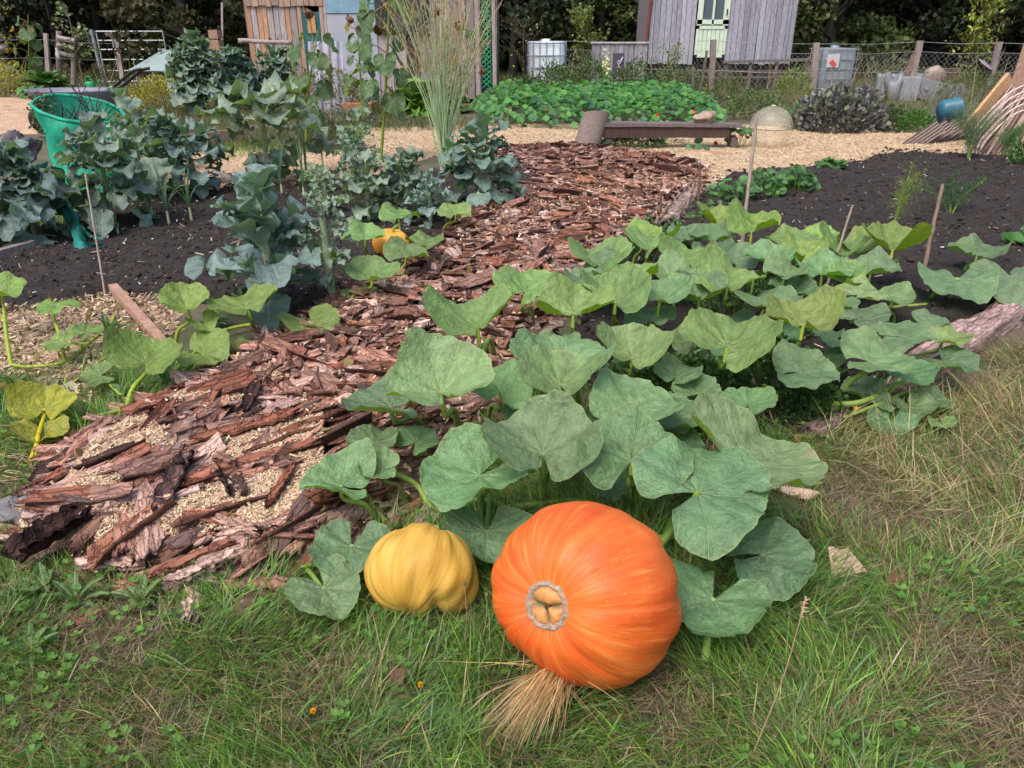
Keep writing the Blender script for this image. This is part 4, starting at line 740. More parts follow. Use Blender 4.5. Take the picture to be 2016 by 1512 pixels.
def kale(bx, by, topy, hw, n, tint, label, seed, lo=.25, Lk=1., ruff=1., lean=0, sr=.014, cat='brassica plant', w=.62, lob=.25, top=.34, wilt=0, er=(.35, .95), dr=1.25, sk=.42, nm=2.1, group='brassica plants in the left bed', name='brassica_plant'):
    b = G(bx, by, .02); Y = b[1]; H_ = CAMZ+Y*tan(-TH+atan((756-topy)/FPX)); dep = depth(b+A([0, 0, H_/2])); hr = hw*dep/FPX; r = np.random.RandomState(seed)
    t = thing(name, label, cat, (b[0], b[1], 0), group); mb = MB(); hs = H_*(1-top); pts = [b-A([0, 0, .03]), b+A([lean*.3, r.randn()*.01, hs*.5]), b+A([lean, 0, hs])]
    tube(mb, pts, [sr*1.05, sr*1.2, sr*.7], 9, (1, 1, 1), 0, 22, .3, seed); SP = smooth_path(pts, 30)
    mb.obj('stem', M['kstem'], t); mb = MB()
    n = int(n*nm)
    for i in range(n):
        f = lo+(1-lo)*(i/(n-1)) ; q = SP[min(29, int(f*29))]; az = i*2.4+r.rand()*.7; e = er[0]+er[1]*(f-lo)/(1-lo)+r.randn()*.3; L = hr*Lk*(1.25-.35*(f-lo)/(1-lo))*(.42+.58*r.rand())*1.1; L = max(L, .05)
        wf = wilt and f < lo+wilt; L = L*.55 if wf else L
        kleaf(mb, q, az, e if not wf else .3, L, L*w*.72*(.8+.4*r.rand()), seed*100+i, A(tint)*(A([.8, .8, .85]) if wf else 1), dr*1.15 if not wf else 2.6, sk+.2*r.rand(), ruff*1.25, lob*1.2)
    mb.obj('foliage', M['kale'], t); return t
K0 = (1, 1, 1); K1 = (.95, 1.02, 1.15); K2 = (1.15, 1.1, .95); K3 = (.75, .85, .8)
kale(540, 612, 362, 92, 40, K1, 'sturdy blue green brassica with upright wavy leaves at the front of the left bed', 1, .3, 1.7, 1.0, 0, .026, w=.6, er=(.7, .75), dr=.95, sk=.2, top=.40, nm=1.0)
kale(657, 600, 300, 78, 34, (1.2, 1.2, 1.15), 'tall pale brassica with a thick bare light green stem and shredded small leaves', 2, .35, .8, 1.4, -.02, .02, w=.4, lob=.6)
kale(945, 410, 222, 82, 46, (.85, .95, .95), 'dark leafy brassica on a pale trunk at the far right corner of the left bed', 3, .3, 1., 1., .02, .022, w=.6)
kale(800, 430, 285, 66, 44, K0, 'bushy blue green brassica beside the tall seeding stalks', 4, .08, 1.1, 1.2, 0, .018, w=.6)
kale(728, 440, 300, 62, 36, K2, 'bright green brassica with ruffled leaves left of the bushy one', 5, .1, 1.1, 1.3, 0, .018, w=.6)
kale(848, 450, 340, 56, 32, K1, 'low blue brassica with finely cut leaves in front of the seeding stalks', 6, .05, 1., 1.6, 0, .014, w=.45, lob=.6)
kale(222, 445, 230, 100, 44, K0, 'grey green brassica with many bare leaf stalks in front of the green net bag', 7, .30, 1.05, 1.1, .02, .020, w=.55)
kale(392, 383, 225, 76, 40, K1, 'blue brassica with a bent pale stem right of the net bag', 8, .35, 1.05, 1.2, -.06, .018, w=.55)
kale(530, 362, 150, 92, 44, K2, 'tallest brassica of the left bed with large drooping top leaves', 9, .3, 1.5, 1., .03, .022, wilt=.25, nm=1.2, w=.7)
kale(285, 395, 178, 62, 30, (1.1, 1.1, 1.0), 'brassica rising above the right rim of the net bag', 10, .5, 1.5, 1., .02, .02, w=.75, nm=1.3)
kale(28, 480, 232, 100, 46, K1, 'wide blue green brassica cut by the left edge of the picture', 11, .35, 1., 1.1, -.02, .02)
kale(70, 470, 300, 76, 34, K0, 'low grey brassica between the left edge and the fallen green netting', 12, .25, 1.1, 1.4, .03, .016, w=.45, lob=.6)
kale(402, 222, 46, 86, 120, K0, 'big bushy brassica with a forked pale trunk behind the net bag', 13, .25, .68, 1.2, 0, .03, group='brassica plants behind the net bag')
kale(472, 215, 66, 66, 90, K1, 'round blue green brassica in the middle of the back group', 14, .1, .7, 1.2, 0, .02, group='brassica plants behind the net bag')
kale(552, 210, 68, 66, 90, K0, 'brassica at the right end of the back group, in front of the timber shed', 15, .1, .7, 1.2, 0, .02, group='brassica plants behind the net bag')
kale(645, 420, 318, 46, 20, K2, 'small thin brassica with curly leaves standing near the orange chips', 16, .2, 1., 1.6, 0, .012, w=.4, lob=.6)
kale(700, 385, 235, 40, 24, K3, 'slim dark brassica behind the bright green one', 17, .3, 1., 1.2, 0, .014)
kale(1008, 372, 345, 24, 7, (1.5, 1.7, .9), 'tiny brassica seedling on dark soil beside the bark path', 18, .1, 1., .5, 0, .005, top=.5, name='seedling')
kale(625, 385, 330, 40, 10, (1.1, 1.3, .8), 'leggy pale green seedling with few leaves', 19, .3, 1., .8, 0, .01)
kale(603, 345, 165, 50, 18, (1.15, 1.15, 1.0), 'tall leggy brassica with a bare thin stem behind the orange chips', 20, .4, 1.2, 1.3, .03, .012, nm=1.3)
kale(715, 335, 205, 44, 18, (1.1, 1.15, .95), 'tall leggy brassica with bare thin stem left of the seeding stalks', 21, .35, 1.2, 1.3, -.03, .012, nm=1.3)
kale(325, 335, 195, 50, 20, K1, 'blue brassica right of the bag rim, partly behind its neighbour', 22, .4, 1.1, 1.2, 0, .014, nm=1.4)
# leeks and onions
def leek(px, py, topy, n, label, seed, sp=.5):
    b = G(px, py, .03); H_ = CAMZ+b[1]*tan(-TH+atan((756-topy)/FPX)); r = np.random.RandomState(seed); t = thing('leek', label, 'leek', (b[0], b[1], 0), 'leeks in the left bed'); mb = MB()
    tube(mb, [b-A([0, 0, .02]), b+A([0, 0, H_*.25])], [.012, .01], 8, (1.3, 1.3, 1.2)); mb.obj('stem', M['kstem'], t); mb = MB()
    for i in range(n):
        a = r.rand()*6.28; L = H_*(.8+.5*r.rand()); k = r.rand()*sp; u = np.linspace(0, 1, 10); x = L*k*u**1.5*1.2; z = H_*.2+L*(u-.55*k*1.6*u**2.6); p = b+np.stack([x*cos(a), x*sin(a), z], -1)
        w = .010*(1-u)**.6; sd = A([-sin(a), cos(a), 0]); V = np.stack([p-sd*w[:, None], p+A([0, 0, -.004]), p+sd*w[:, None]], 1).reshape(-1, 3); mb.add(V, gridf(10, 3), A([.09, .17, .11])*(.8+.5*r.rand()))
    mb.obj('foliage', M['leaf'], t)
for q in [(333, 440, 345, 9, 'spreading leek with bent leaves in front of the board edging', 31, .9), (300, 425, 350, 6, 'thin leek left of the spreading one', 32, .5), (377, 432, 340, 8, 'leek right of the spreading one beside the blue brassica', 33, .6), (232, 458, 430, 4, 'tiny leek at the foot of the grey green brassica', 34, .3),
          (556, 385, 300, 6, 'upright leek at the edge of the orange chips', 35, .3), (508, 400, 320, 6, 'leek below the tallest brassica', 36, .4), (600, 395, 290, 7, 'leek right of the tallest brassica', 37, .4), (636, 330, 240, 8, 'tall blue leek behind the thin brassica', 38, .25), (540, 540, 470, 5, 'leek growing behind the sturdy front brassica', 39, .8), (1000, 238, 165, 9, 'grassy leek left of the nasturtiums', 40, .3)]: leek(*q)

# ------------------------------------------------------------ seeding stalks
def stalks(px, py, label, seed, n, H_, spread, name='seeding_lettuce'):
    b = G(px, py, .02); r = np.random.RandomState(seed); t = thing(name, label, 'seed stalks', (b[0], b[1], 0)); mb = MB(); tw = MB()
    for i in range(n):
        a = r.rand()*6.28; k = spread*(r.rand()**.6); L = H_*(.72+.35*r.rand()); x0 = r.randn()*.02
        P = [b+A([x0, 0, 0]), b+A([k*cos(a)*.22+x0, k*sin(a)*.22, L*.35]), b+A([k*cos(a)*.6, k*sin(a)*.6, L*.7]), b+A([k*cos(a)*1.05+r.randn()*.03, k*sin(a)*1.05, L])]
        tube(mb, P, [.009, .006, .002], 5, A([1.35, 1.5, 1.35])*(.85+.3*r.rand()), 0, 12); S = smooth_path(P, 30)
        for j in range(r.randint(5, 10)):
            q = S[r.randint(14, 29)]; d = A([cos(a)*.35+r.randn()*.5, sin(a)*.35+r.randn()*.5, 1+.3*r.rand()]); l = .06+.18*r.rand(); e = q+d*l; tube(tw, [q, q+d*l*.5+A([0, 0, .01]), e], [.0022, .0014], 4, (1, 1, .9))
            for m in range(3): f = q+d*l*(.4+.3*m); tube(tw, [f, f+A([r.randn()*.012, r.randn()*.012, .035])], [.0022, .004], 4, (1.15, .9, .6) if r.rand() < .5 else (.8, .9, .5))
    mb.obj('stem', M['kstem'], t); tw.obj('seed_heads', M['dead'], t); return t
stalks(876, 335, 'tall fan of pale green seeding stalks behind the bushy brassica', 41, 60, 1.85, .62)
# ------------------------------------------------------------ net bag, barrow, netting
M['netbag'] = plain('green_woven_bag', (.012, .30, .19), .55, 9, .35, .5, .01)
def netbag():
    b = G(205, 378, 0); dep = depth(b); k = dep/FPX; t = thing('garden_bag', 'green pop up garden waste bag leaning among the brassicas', 'garden bag', (b[0], b[1], 0)); r = np.random.RandomState(3)
    Rr_ = 73*k; H_ = CAMZ+b[1]*tan(-TH+atan((756-215)/FPX)); lean = -22*k
    nu, nv = 26, 60; mb = MB(); V = []
    for i in range(nu):
        u = i/(nu-1); R_ = Rr_*(.97+.05*u)*(1+.03*sin(u*9)); c = b+A([lean*u, .1*u, H_*u*.99]); 
        for j in range(nv):
            a = j*2*pi/nv; w = 1+.03*sin(a*3+u*7)+.03*sin(a*5-u*11)+.015*sin(a*11+u*5); V.append(c+A([cos(a)*R_*w, sin(a)*R_*w, -cos(a)*0.10*u+ .05*sin(a)*u]))
    mb.add(A(V), gridf(nu, nv, True)[:, ::-1]); V2 = A(V); V2 = V2+(b+A([lean*.5, .05, H_/2])-V2)*A([.03, .03, 0]); mb.add(V2, gridf(nu, nv, True), (.6, .8, .8)); mb.obj('bag_wall', M['netbag'], t)
    rim = A(V[-nv:]+V[-nv:-nv+1]); mb = MB(); tube(mb, rim, [.018], 8); mb.obj('rim', M['netbag'], t)
    mb = MB(); c = b+A([lean*.8, .08, H_*.78]); V3 = [c+A([cos(a)*Rr_*.98*q, sin(a)*Rr_*.98*q, .05*sin(a*3)*q]) for q in (1, .5, .02) for a in np.arange(24)*2*pi/24]; mb.add(A(V3), gridf(3, 24, True)); mb.obj('garden_waste', M['soil'], t)
    for a in (4.9, 5.45):
        u0 = A(V).reshape(nu, nv, 3); j = int(a/2/pi*nv); mb = MB(); P = [u0[22, j]*1.0+A([0, -.012, 0]), u0[17, j+1]+A([0, -.015, 0]), u0[12, j+2]+A([0, -.012, 0])]; beam(mb, P[0], P[2], .035, .004, (0, 1, .2), n=3); mb.obj('strap', plain('blue_webbing', (.01, .08, .16), .7, 60, .2, .2), t)
    tw = thing('pruned_sticks', 'dark pruned twigs sticking out of the green garden bag', 'sticks', (b[0], b[1], H_*.8)); mb = MB()
    for i in range(26):
        a = r.rand()*6.28; q = c+A([cos(a)*Rr_*.6*r.rand(), sin(a)*Rr_*.5, 0]); L = .15+.28*r.rand(); d = nrm(A([r.randn()*.7, r.randn()*.4, 1.])); tube(mb, [q, q+d*L*.5+A([r.randn()*.02, 0, 0]), q+d*L], [.012 if i < 4 else .006, .004], 5)
    mb.obj('sticks', plain('dark_twigs', (.06, .045, .045), .85, 30, .4, .4), tw); mb = MB(); P = c+A([-Rr_*.85, -.1, .18])+rs.randn(500, 3)*A([.06, .05, .10])+A([0, 0, -.08]); leaves(mb, P, .03, tints(500, [(.10, .09, .06), (.08, .1, .05)])); mb.obj('wilted_leaves', M['leaf'], tw)
netbag()
M['teal'] = leafmat('teal_netting', (1, 1, 1), 1., .7, .25, 60, .3)
def ribbon(mb, P, w, seed, tint, n=40, nw=9):
    P = smooth_path(P, n); w = np.interp(np.linspace(0, 1, n), np.linspace(0, 1, len(w)), w); T = nrm(np.gradient(P, axis=0)); S = nrm(np.cross(T, A([0.25, 1, .1]))); Nn = np.cross(S, T); v = np.linspace(-1, 1, nw); r = np.random.RandomState(seed).rand(4)*6
    u = np.linspace(0, 1, n)[:, None]; fold = .25*np.sin(v*5+u*9+r[0])+.12*np.sin(v*11-u*7+r[1]); V = P[:, None]+S[:, None]*(v[None, :, None]*w[:, None, None]/2)+Nn[:, None]*(fold*w[:, None])[..., None]; mb.add(V.reshape(-1, 3), gridf(n, nw), tint)
mb = MB(); g = [G(60, 350, .45), G(105, 345, .38), G(125, 400, .26), G(150, 440, .12), G(158, 490, .035), G(205, 484, .035)]
ribbon(mb, g, [.18, .22, .13, .11, .18, .04], 3, (.02, .22, .21)); ribbon(mb, [G(150, 450, .12), G(175, 462, .07), G(207, 478, .03)], [.06, .05, .03], 5, (.02, .22, .21)); ribbon(mb, [G(60, 350, .46), G(20, 400, .3), G(-30, 452, .06)], [.2, .1, .1], 8, (.02, .2, .18))
tag(mb.obj('netting', M['teal'], loc=tuple(G(150, 480))), 'torn teal netting trailing from the left brassicas onto the soil', 'netting')
def barrow():
    b = G(168, 262, 0); k = depth(b)/FPX; t = thing('wheelbarrow', 'grey plastic wheelbarrow tub with black handles behind the green bag', 'wheelbarrow', (b[0], b[1], 0)); Zt = CAMZ+b[1]*tan(-TH+atan((756-176)/FPX)); R_ = 92*k; mb = MB()
    prof = [(.02, Zt-.34), (.55*R_, Zt-.36), (.75*R_, Zt-.22), (R_*.98, Zt-.01), (R_*1.03, Zt+.005), (R_*1.02, Zt-.015), (R_*.9, Zt-.10), (R_*.7, Zt-.3), (.02, Zt-.33)]
    lathe(mb, prof[::-1], (b[0], b[1], 0), 48, (.17, .17, .22), sq=(1, .62)); mb.obj('tub', M['plastic'], t)
    for dy in (-.18, .12):
        mb = MB(); q0 = A([b[0]+R_*.55, b[1]+dy, Zt-.10]); tube(mb, [q0, q0+A([.3, 0, .16]), q0+A([.6, 0, .36]), q0+A([.75, 0, .40])], [.026, .022, .024], 10, (.012, .012, .014), 0, 16); tube(mb, [q0-A([0, 0, .0]), A([b[0]-.3, b[1]+dy, .18])], .02, 8, (.02, .02, .022)); mb.obj('handle', M['plastic'], t)
    mb = MB(); lathe(mb, [(.05, -.05), (.19, -.05), (.2, 0), (.19, .05), (.05, .05)], (b[0]-R_*.85, b[1], .2), 28, (.02, .02, .02), ax=(0, 1, 0)); mb.obj('wheel', M['plastic'], t)
    for dy in (-.2, .2): mb = MB(); tube(mb, [(b[0]+R_*.5, b[1]+dy, Zt-.25), (b[0]+R_*.45, b[1]+dy, 0)], .018, 8, (.02, .02, .02)); mb.obj('leg', M['plastic'], t)
barrow()
def watering_can():
    b = G(181, 186, 0); k = depth(b)/FPX; c = (b[0], b[1], 0); t = thing('watering_can', 'small green plastic watering can near the comfrey plant', 'watering can', c); g = (.02, .3, .12)
    mb = MB(); lathe(mb, [(.01, .02), (.10, .02), (.11, .05), (.10, .26), (.08, .30), (.03, .31)], c, 24, g, sq=(1.2, 1)); mb.obj('body', M['plastic'], t); mb = MB(); tube(mb, [(b[0]-.11, b[1], .12), (b[0]-.09, b[1], .36), (b[0]+.02, b[1], .42), (b[0]+.09, b[1], .3)], .013, 8, g, 0, 16); mb.obj('handle', M['plastic'], t)
    mb = MB(); tube(mb, [(b[0]+.1, b[1], .1), (b[0]+.25, b[1], .3)], [.02, .013], 8, g); lathe(mb, [(.012, 0), (.035, .04), (.01, .045)], (b[0]+.25, b[1], .3), 16, g, ax=(.6, 0, .8)); mb.obj('spout', M['plastic'], t)
watering_can()

# ------------------------------------------------------------ canes, stakes, boards
def cane(a, b, r, label, mat='cane', name='cane', cat='garden cane', tint=(1, 1, 1), k=7, knots=True):
    """a: foot pixel on the ground, b: top pixel at (nearly) the same distance"""
    p = G(a[0], a[1], .0); q = D(b[0], b[1], p[1]+(b[2] if len(b) > 2 else .04)); mb = MB(); n = 14; P = [p+(q-p)*i/n for i in range(n+1)]; P = [x+A([random.gauss(0, r*.12), 0, 0]) for x in P]; rr = [r*(1.15 if i % 4 == 0 and knots else 1)*(1.05-.25*i/n) for i in range(n+1)]
    tube(mb, P, rr, k, tint); o = mb.obj(name, M[mat], loc=tuple(p)); tag(o, label, cat); return o
cane((1458, 500), (1490, 232), .014, 'thick upright bamboo cane among the squash leaves, tallest of all', tint=(1.1, 1.1, 1.15)); cane((1620, 590), (1678, 404), .008, 'thin slanting cane between the tall cane and the dark soil'); cane((1812, 560), (1856, 362), .013, 'brown wooden stake at the edge of the right soil bed', tint=(.8, .7, .7))
cane((207, 580), (168, 342), .006, 'thin pale cane leaning in front of the grey green brassica', tint=(1.4, 1.4, 1.4)); cane((1374, 412), (1378, 320), .012, 'rusty square stake at the top end of the bark edging plank', tint=(.45, .3, .27)); cane((1300, 450), (1301, 378), .012, 'short dark stake at the lower end of the bark edging plank', tint=(.35, .27, .25))
def board(a, b, w, h, label, mat='woodx', tint=(1, 1, 1), name='board', cat='board', za=.05, zb=.05, up=(0, 0, 1), wob=.006, n=8):
    p = G(a[0], a[1], za); q = G(b[0], b[1], zb); mb = MB(); beam(mb, p, q, w, h, up, tint, n, wob); o = mb.obj(name, M[mat], loc=(p[0], p[1], 0), smooth=False); return tag(o, label, cat)
board((222, 565), (335, 692), .05, .045, 'square pinkish timber batten lying left of the yellow green squash leaves', tint=(1.05, .85, .8), name='batten', za=.06, zb=.03)
board((1330, 522), (1432, 462), .018, .018, 'pale cane lying slanting over the leaves below the bark edging plank', 'cane', (1.4, 1.35, 1.3), 'cane', 'garden cane', .16, .12)
board((-60, 520), (66, 484), .06, .08, 'grey timber edging at the left edge of the soil bed', 'wood', (.8, .75, .75)); board((215, 390), (420, 362), .05, .04, 'thin pale timber edging behind the leeks', 'woodx', (1.2, 1.1, 1.05))
board((1320, 432), (1400, 410), .02, .02, 'dark stick lying beside the strawberry plants', 'cane', (.4, .35, .35), 'stick', 'stick')
board((340, 285), (485, 268), .05, .22, 'pinkish grey timber board of a raised bed behind the chips', 'woodx', (1.0, .85, .85), za=.08, zb=.08); board((455, 250), (590, 250), .04, .05, 'weathered timber edging behind the tallest brassica', 'wood', (.8, .8, .8)); board((20, 190), (130, 186), .05, .06, 'low timber edging by the chip area, far left', 'wood', (1, .95, .9), za=.03, zb=.03)
# bark edging planks and weathered logs
def plank(a, b, w, label, tint, za, zb, th=.03, seed=1, mat='logwood', tiltr=.9, name='edging_plank', cat='log edging', curl=.3):
    pa_ = G(*a, za); pb_ = G(*b, zb); c = (pa_+pb_)/2; d = pb_-pa_; mb = MB(); r = np.random.RandomState(seed); bark_piece(mb, c, math.atan2(d[1], d[0]), float(np.linalg.norm(d)), w, th, curl, tint, 0, tiltr, 22, 11, r, inner=A(tint)*.7, ragged=.45)
    o = mb.obj(name, M[mat], loc=(c[0], c[1], 0)); return tag(o, label, cat)
M['logwood'] = plain('weathered_log', (1, .93, .92), .85, 9, .6, .8, .01, stretch=(1, 1, 3)); M['logwood'] = M['bark']
plank((1318, 448), (1380, 372), .2, 'grey brown bark plank standing on edge along the far bark path', (.34, .26, .22), .08, .08, .03, 1, tiltr=1.1)
plank((1590, 850), (1705, 800), .17, 'dark weathered log half hidden under the squash leaves, right', (.2, .145, .14), .05, .05, .06, 2, tiltr=.5, curl=.6)
plank((1760, 775), (1890, 690), .16, 'weathered pinkish log end under the small squash leaves', (.3, .22, .21), .05, .06, .05, 7, tiltr=.6, curl=.6)
plank((1850, 700), (2150, 520), .20, 'broad pale weathered log edging the right soil bed', (.42, .31, .3), .08, .09, .05, 3, tiltr=.75, curl=.4)
board((1120, 925), (1290, 905), .05, .08, 'grey ribbed timber lying hidden behind the pumpkin leaves', 'wood', (.7, .65, .65), name='log', cat='log')
# stones and small litter
def rock(px, py, r, tint, label, name='stone', z=.02, seed=1, mat='stone', cat='stone'):
    c = G(px, py, z); k = depth(c)/FPX; mb = MB(); ellip(mb, c+A([0, 0, r[2]*k*.4]), A(r)*k, tint, 24, 34, .3, seed); q = mb.v[-1]; q += (fbm(q[:, 0]*1, q[:, 1]+q[:, 2], 40, seed)[:, None]-.5)*r[0]*k*.4; return tag(mb.obj(name, M[mat], loc=tuple(c)), label, cat)
rock(432, 358, (24, 16, 16), (1, .95, .95), 'knobbly pinkish grey stone at the edge of the orange chips', seed=2); rock(948, 428, (15, 12, 10), (.75, .5, .45), 'angular reddish brick lump at the edge of the bark path', seed=3); rock(988, 432, (28, 14, 10), (.12, .11, .11), 'long black charred lump beside the brick lump', seed=4, name='charred_wood', cat='charred wood')
rock(1248, 440, (12, 10, 12), (1.0, .85, .75), 'small pale stone on the bark near the edging plank', seed=5); rock(1320, 434, (10, 9, 12), (1.7, 1.8, 2.1), 'crumpled whitish plastic bag at the foot of the edging plank', 'plastic_bag', cat='plastic bag', seed=6, z=.05)
rock(22, 1015, (46, 34, 22), (.55, .6, .7), 'crumpled grey rag in the grass at the left edge', 'rag', cat='rag', seed=9); rock(45, 305, (30, 26, 30), (.35, .36, .45), 'bundle of dark grey sheeting behind the left brassica', 'sheeting', cat='sheeting', seed=10, z=.2)
rock(925, 1, (1, 1, 1), (1, 1, 1), 'x', seed=1) if 0 else None
def card(pts, z, label, tint, name='cardboard', corr=0, seed=1):
    P = A([G(x, y, z) for x, y in pts]); c = P.mean(0); n = 14; r = np.random.RandomState(seed); U_, V_ = np.meshgrid(np.linspace(0, 1, n), np.linspace(0, 1, n*4 if corr else n), indexing='ij'); W = (P[0]*((1-U_)*(1-V_))[..., None]+P[1]*(U_*(1-V_))[..., None]+P[2]*(U_*V_)[..., None]+P[3]*((1-U_)*V_)[..., None])
    W[..., 2] += .008*np.sin(U_*5+seed)*np.cos(V_*4)+(.004*np.sin(V_*(n*4-1)*pi/2) if corr else 0)+.01; Wb = W-A([0, 0, .004]); mb = MB(); g = gridf(*U_.shape); mb.add(W.reshape(-1, 3), g, tint); mb.add(Wb.reshape(-1, 3), g[:, ::-1], A(tint)*.7)
    return tag(mb.obj(name, M['flake'], loc=(c[0], c[1], 0)), label, 'cardboard')
card([(1628, 1085), (1668, 1082), (1706, 1132), (1640, 1142)], .02, 'torn pale pink cardboard piece on the grass beside the blue green leaf', (.62, .42, .33)); card([(1515, 968), (1530, 958), (1612, 975), (1590, 985)], .03, 'strip of corrugated cardboard behind the large squash leaf', (.6, .45, .34), 'corrugated_cardboard', 1)
# dry grass sheaf below the pumpkin
g = G(1098, 1335, .01); n = 420; e = rs.rand(n); mb = MB(); az = radians(250)+rs.randn(n)*.10+(rs.rand(n) < .07)*rs.randn(n)*.6+.0; P = np.stack([g[0]+rs.randn(n)*.022, g[1]+rs.randn(n)*.012, .01+rs.rand(n)*.03], -1)
P[:, 2] += .02; blades(mb, P, .20+.22*rs.rand(n), .0028, az, 1.0+.12*rs.rand(n), tints(n, [(.62, .48, .31), (.5, .38, .25), (.7, .57, .4), (.36, .25, .16)], .2), .12)
n = 70; P = np.stack([g[0]-.03+rs.randn(n)*.06, g[1]+.02+rs.randn(n)*.02, .02+rs.rand(n)*.03], -1); blades(mb, P, .08+.12*rs.rand(n), .0018, rs.rand(n)*6.28, .75+.3*rs.rand(n), tints(n, [(.5, .4, .26), (.4, .3, .2)], .2), .2)
tag(mb.obj('dry_grass_sheaf', M['grass'], loc=tuple(g)), 'sheaf of dry straw coloured grass under the orange pumpkin', 'dry grass')
# weeds in the lawn: plantain left, hawkweed below, seed heads
def rosette(px, py, n, L, w, col, label, seed, lob=.0, el=.5, name='weed', ruff=.3, cat='weed', grp=None, droop=.9):
    b = G(px, py, .005); r = np.random.RandomState(seed); t = thing(name, label, cat, (b[0], b[1], 0), grp); mb = MB()
    for i in range(n): kleaf(mb, b, i*2.4+r.rand(), el*(.5+r.rand()), L*(.6+.6*r.rand()), L*w*(.8+.4*r.rand()), seed*77+i, col, droop, .15, ruff, lob, 14, 5)
    mb.obj('foliage', M['weedleaf'], t); return t
rosette(810, 1440, 9, .16, .36, (.8, .85, 1), 'jagged leaved hawkweed rosette in the lawn below the yellow squash', 51, .7, .3); rosette(745, 1400, 6, .12, .4, (.9, .95, 1.1), 'smaller grey green weed with toothed leaves left of the hawkweed', 52, .6, .3)
for i, (x, y, lb) in enumerate([(90, 1165, 'plantain clump in the grass below the bark heap, nearest the left corner of it'), (40, 1190, 'plantain with narrow leaves at the left edge'), (150, 1190, 'plantain left of the lone bark piece'), (280, 1190, 'plantain right of the lone bark piece'), (60, 1290, 'plantain with grey leaves in the lower left lawn'), (30, 760, 'broad leaved weed left of the yellow leaf')]): rosette(x, y, 11, .10, .26, (1, 1, 1), lb, 60+i, 0, .8, 'plantain', .15, 'plantain')
for i, (x, y, lb) in enumerate([(255, 690, 'long leaved weed behind the big yellow green leaf'), (215, 660, 'weed clump between two trailing vines'), (330, 760, 'weed clump under the yellow green vine beside the log'), (420, 640, 'weed clump under the upright yellow green leaves'), (480, 600, 'small weed at the foot of the sturdy brassica'), (250, 790, 'weed growing against the dark half log')]): rosette(x, y, 14, .13, .22, (.8, .85, .8), lb, 80+i, 0, .9, 'weed', .15)
def seedhead(px, py, tx, ty, label, col=(.4, .28, .2), thick=.0018, hl=.05, spike=True, name='grass_seed_head'):
    p = G(px, py, 0); q = D(tx, ty, p[1]+.02); mb = MB(); m = (p+q)/2+A([.01, 0, .01]); t = thing(name, label, 'seed head', tuple(p)); tube(mb, [p, m, q], [thick, thick*.6], 5, (.9, .8, .7), 0, 16); mb.obj('stem', M['dead'], t); mb = MB(); d = nrm(q-m)
    if spike:
        for i in range(30): f = q-d*hl*(i/30); tube(mb, [f, f+A([random.gauss(0, .004), random.gauss(0, .004), .006])], [.0014, .0006], 4, (1.3, 1.1, 1.1))
    else: ellip(mb, q, (.0045, .0045, .007), col, 8, 8, .2)
    mb.obj('head', M['dead'], t)
seedhead(1480, 1490, 1587, 1178, 'tall dry grass stem with a pale feathery seed head in the right lawn'); seedhead(978, 1340, 992, 1165, 'dark green stem with a brown bud crossing the pumpkin\'s left edge', (.25, .16, .12), spike=False, thick=.0013); seedhead(908, 1300, 914, 1148, 'thin green stem with a pale bud between the two pumpkins', (.3, .4, .25), spike=False, thick=.0012)
seedhead(940, 1290, 958, 1172, 'second thin green stem with a pale bud just left of the orange pumpkin', (.3, .4, .25), spike=False, thick=.0012); seedhead(230, 1160, 262, 1100, 'short brown plantain head in front of the bark', (.16, .1, .08), spike=False); seedhead(1560, 620, 1665, 540, 'dry grass ear leaning across the squash leaves')
for x, y, lb in ((828, 1348, 'small yellow hawkweed flower in the lawn below the yellow squash'), (617, 1400, 'tiny yellow flower at the edge of the clover patch')):
    c = G(x, y, .04); mb = MB(); t = thing('wildflower', lb, 'flower', (c[0], c[1], 0)); tube(mb, [A([c[0], c[1]+.01, 0]), c], .001, 5, (.5, .6, .4)); mb.obj('stem', M['dead'], t); mb = MB(); leaves(mb, np.tile(c, (14, 1)), .018, (.85, .5, .02), updir=A([0, -.4, .6])); mb.obj('petals', M['petal'], t)
# pale roots at the left edge
mb = MB(); r = np.random.RandomState(4)
for i in range(14): p = G(20+r.rand()*60, 860+r.rand()*110, .02); a = r.rand()*6; P = [p]+[p+A([cos(a+j*.5*r.randn())*.03*j, sin(a+j*.4)*.03*j, .02*r.rand()]) for j in range(1, 7)]; tube(mb, P, [.003, .001], 5, (1, .9, .85), 0, 20)
tag(mb.obj('roots', M['dead'], loc=tuple(G(40, 900))), 'tangle of pale dead roots at the left edge above the rag', 'roots')

P = np.vstack([scatter(CHIP4, 50), scatter(SOILL, 50), scatter(BARK, 40), scatter(NEAR, 40)]); n = len(P); mb = MB(); leaves(mb, np.stack([P[:, 0], P[:, 1], .04+bark_h(P[:, 0], P[:, 1])], -1), .03+.05*rs.rand(n), tints(n, [(.3, .19, .1), (.4, .33, .14), (.2, .12, .08), (.45, .38, .28)], .2), updir=np.tile(A([[0, 0, .05]]), (n, 1))*1., el=.35); stuff(mb.obj('fallen_leaves', M['petal']), 'small brown fallen leaves scattered over the beds', 'fallen leaves')
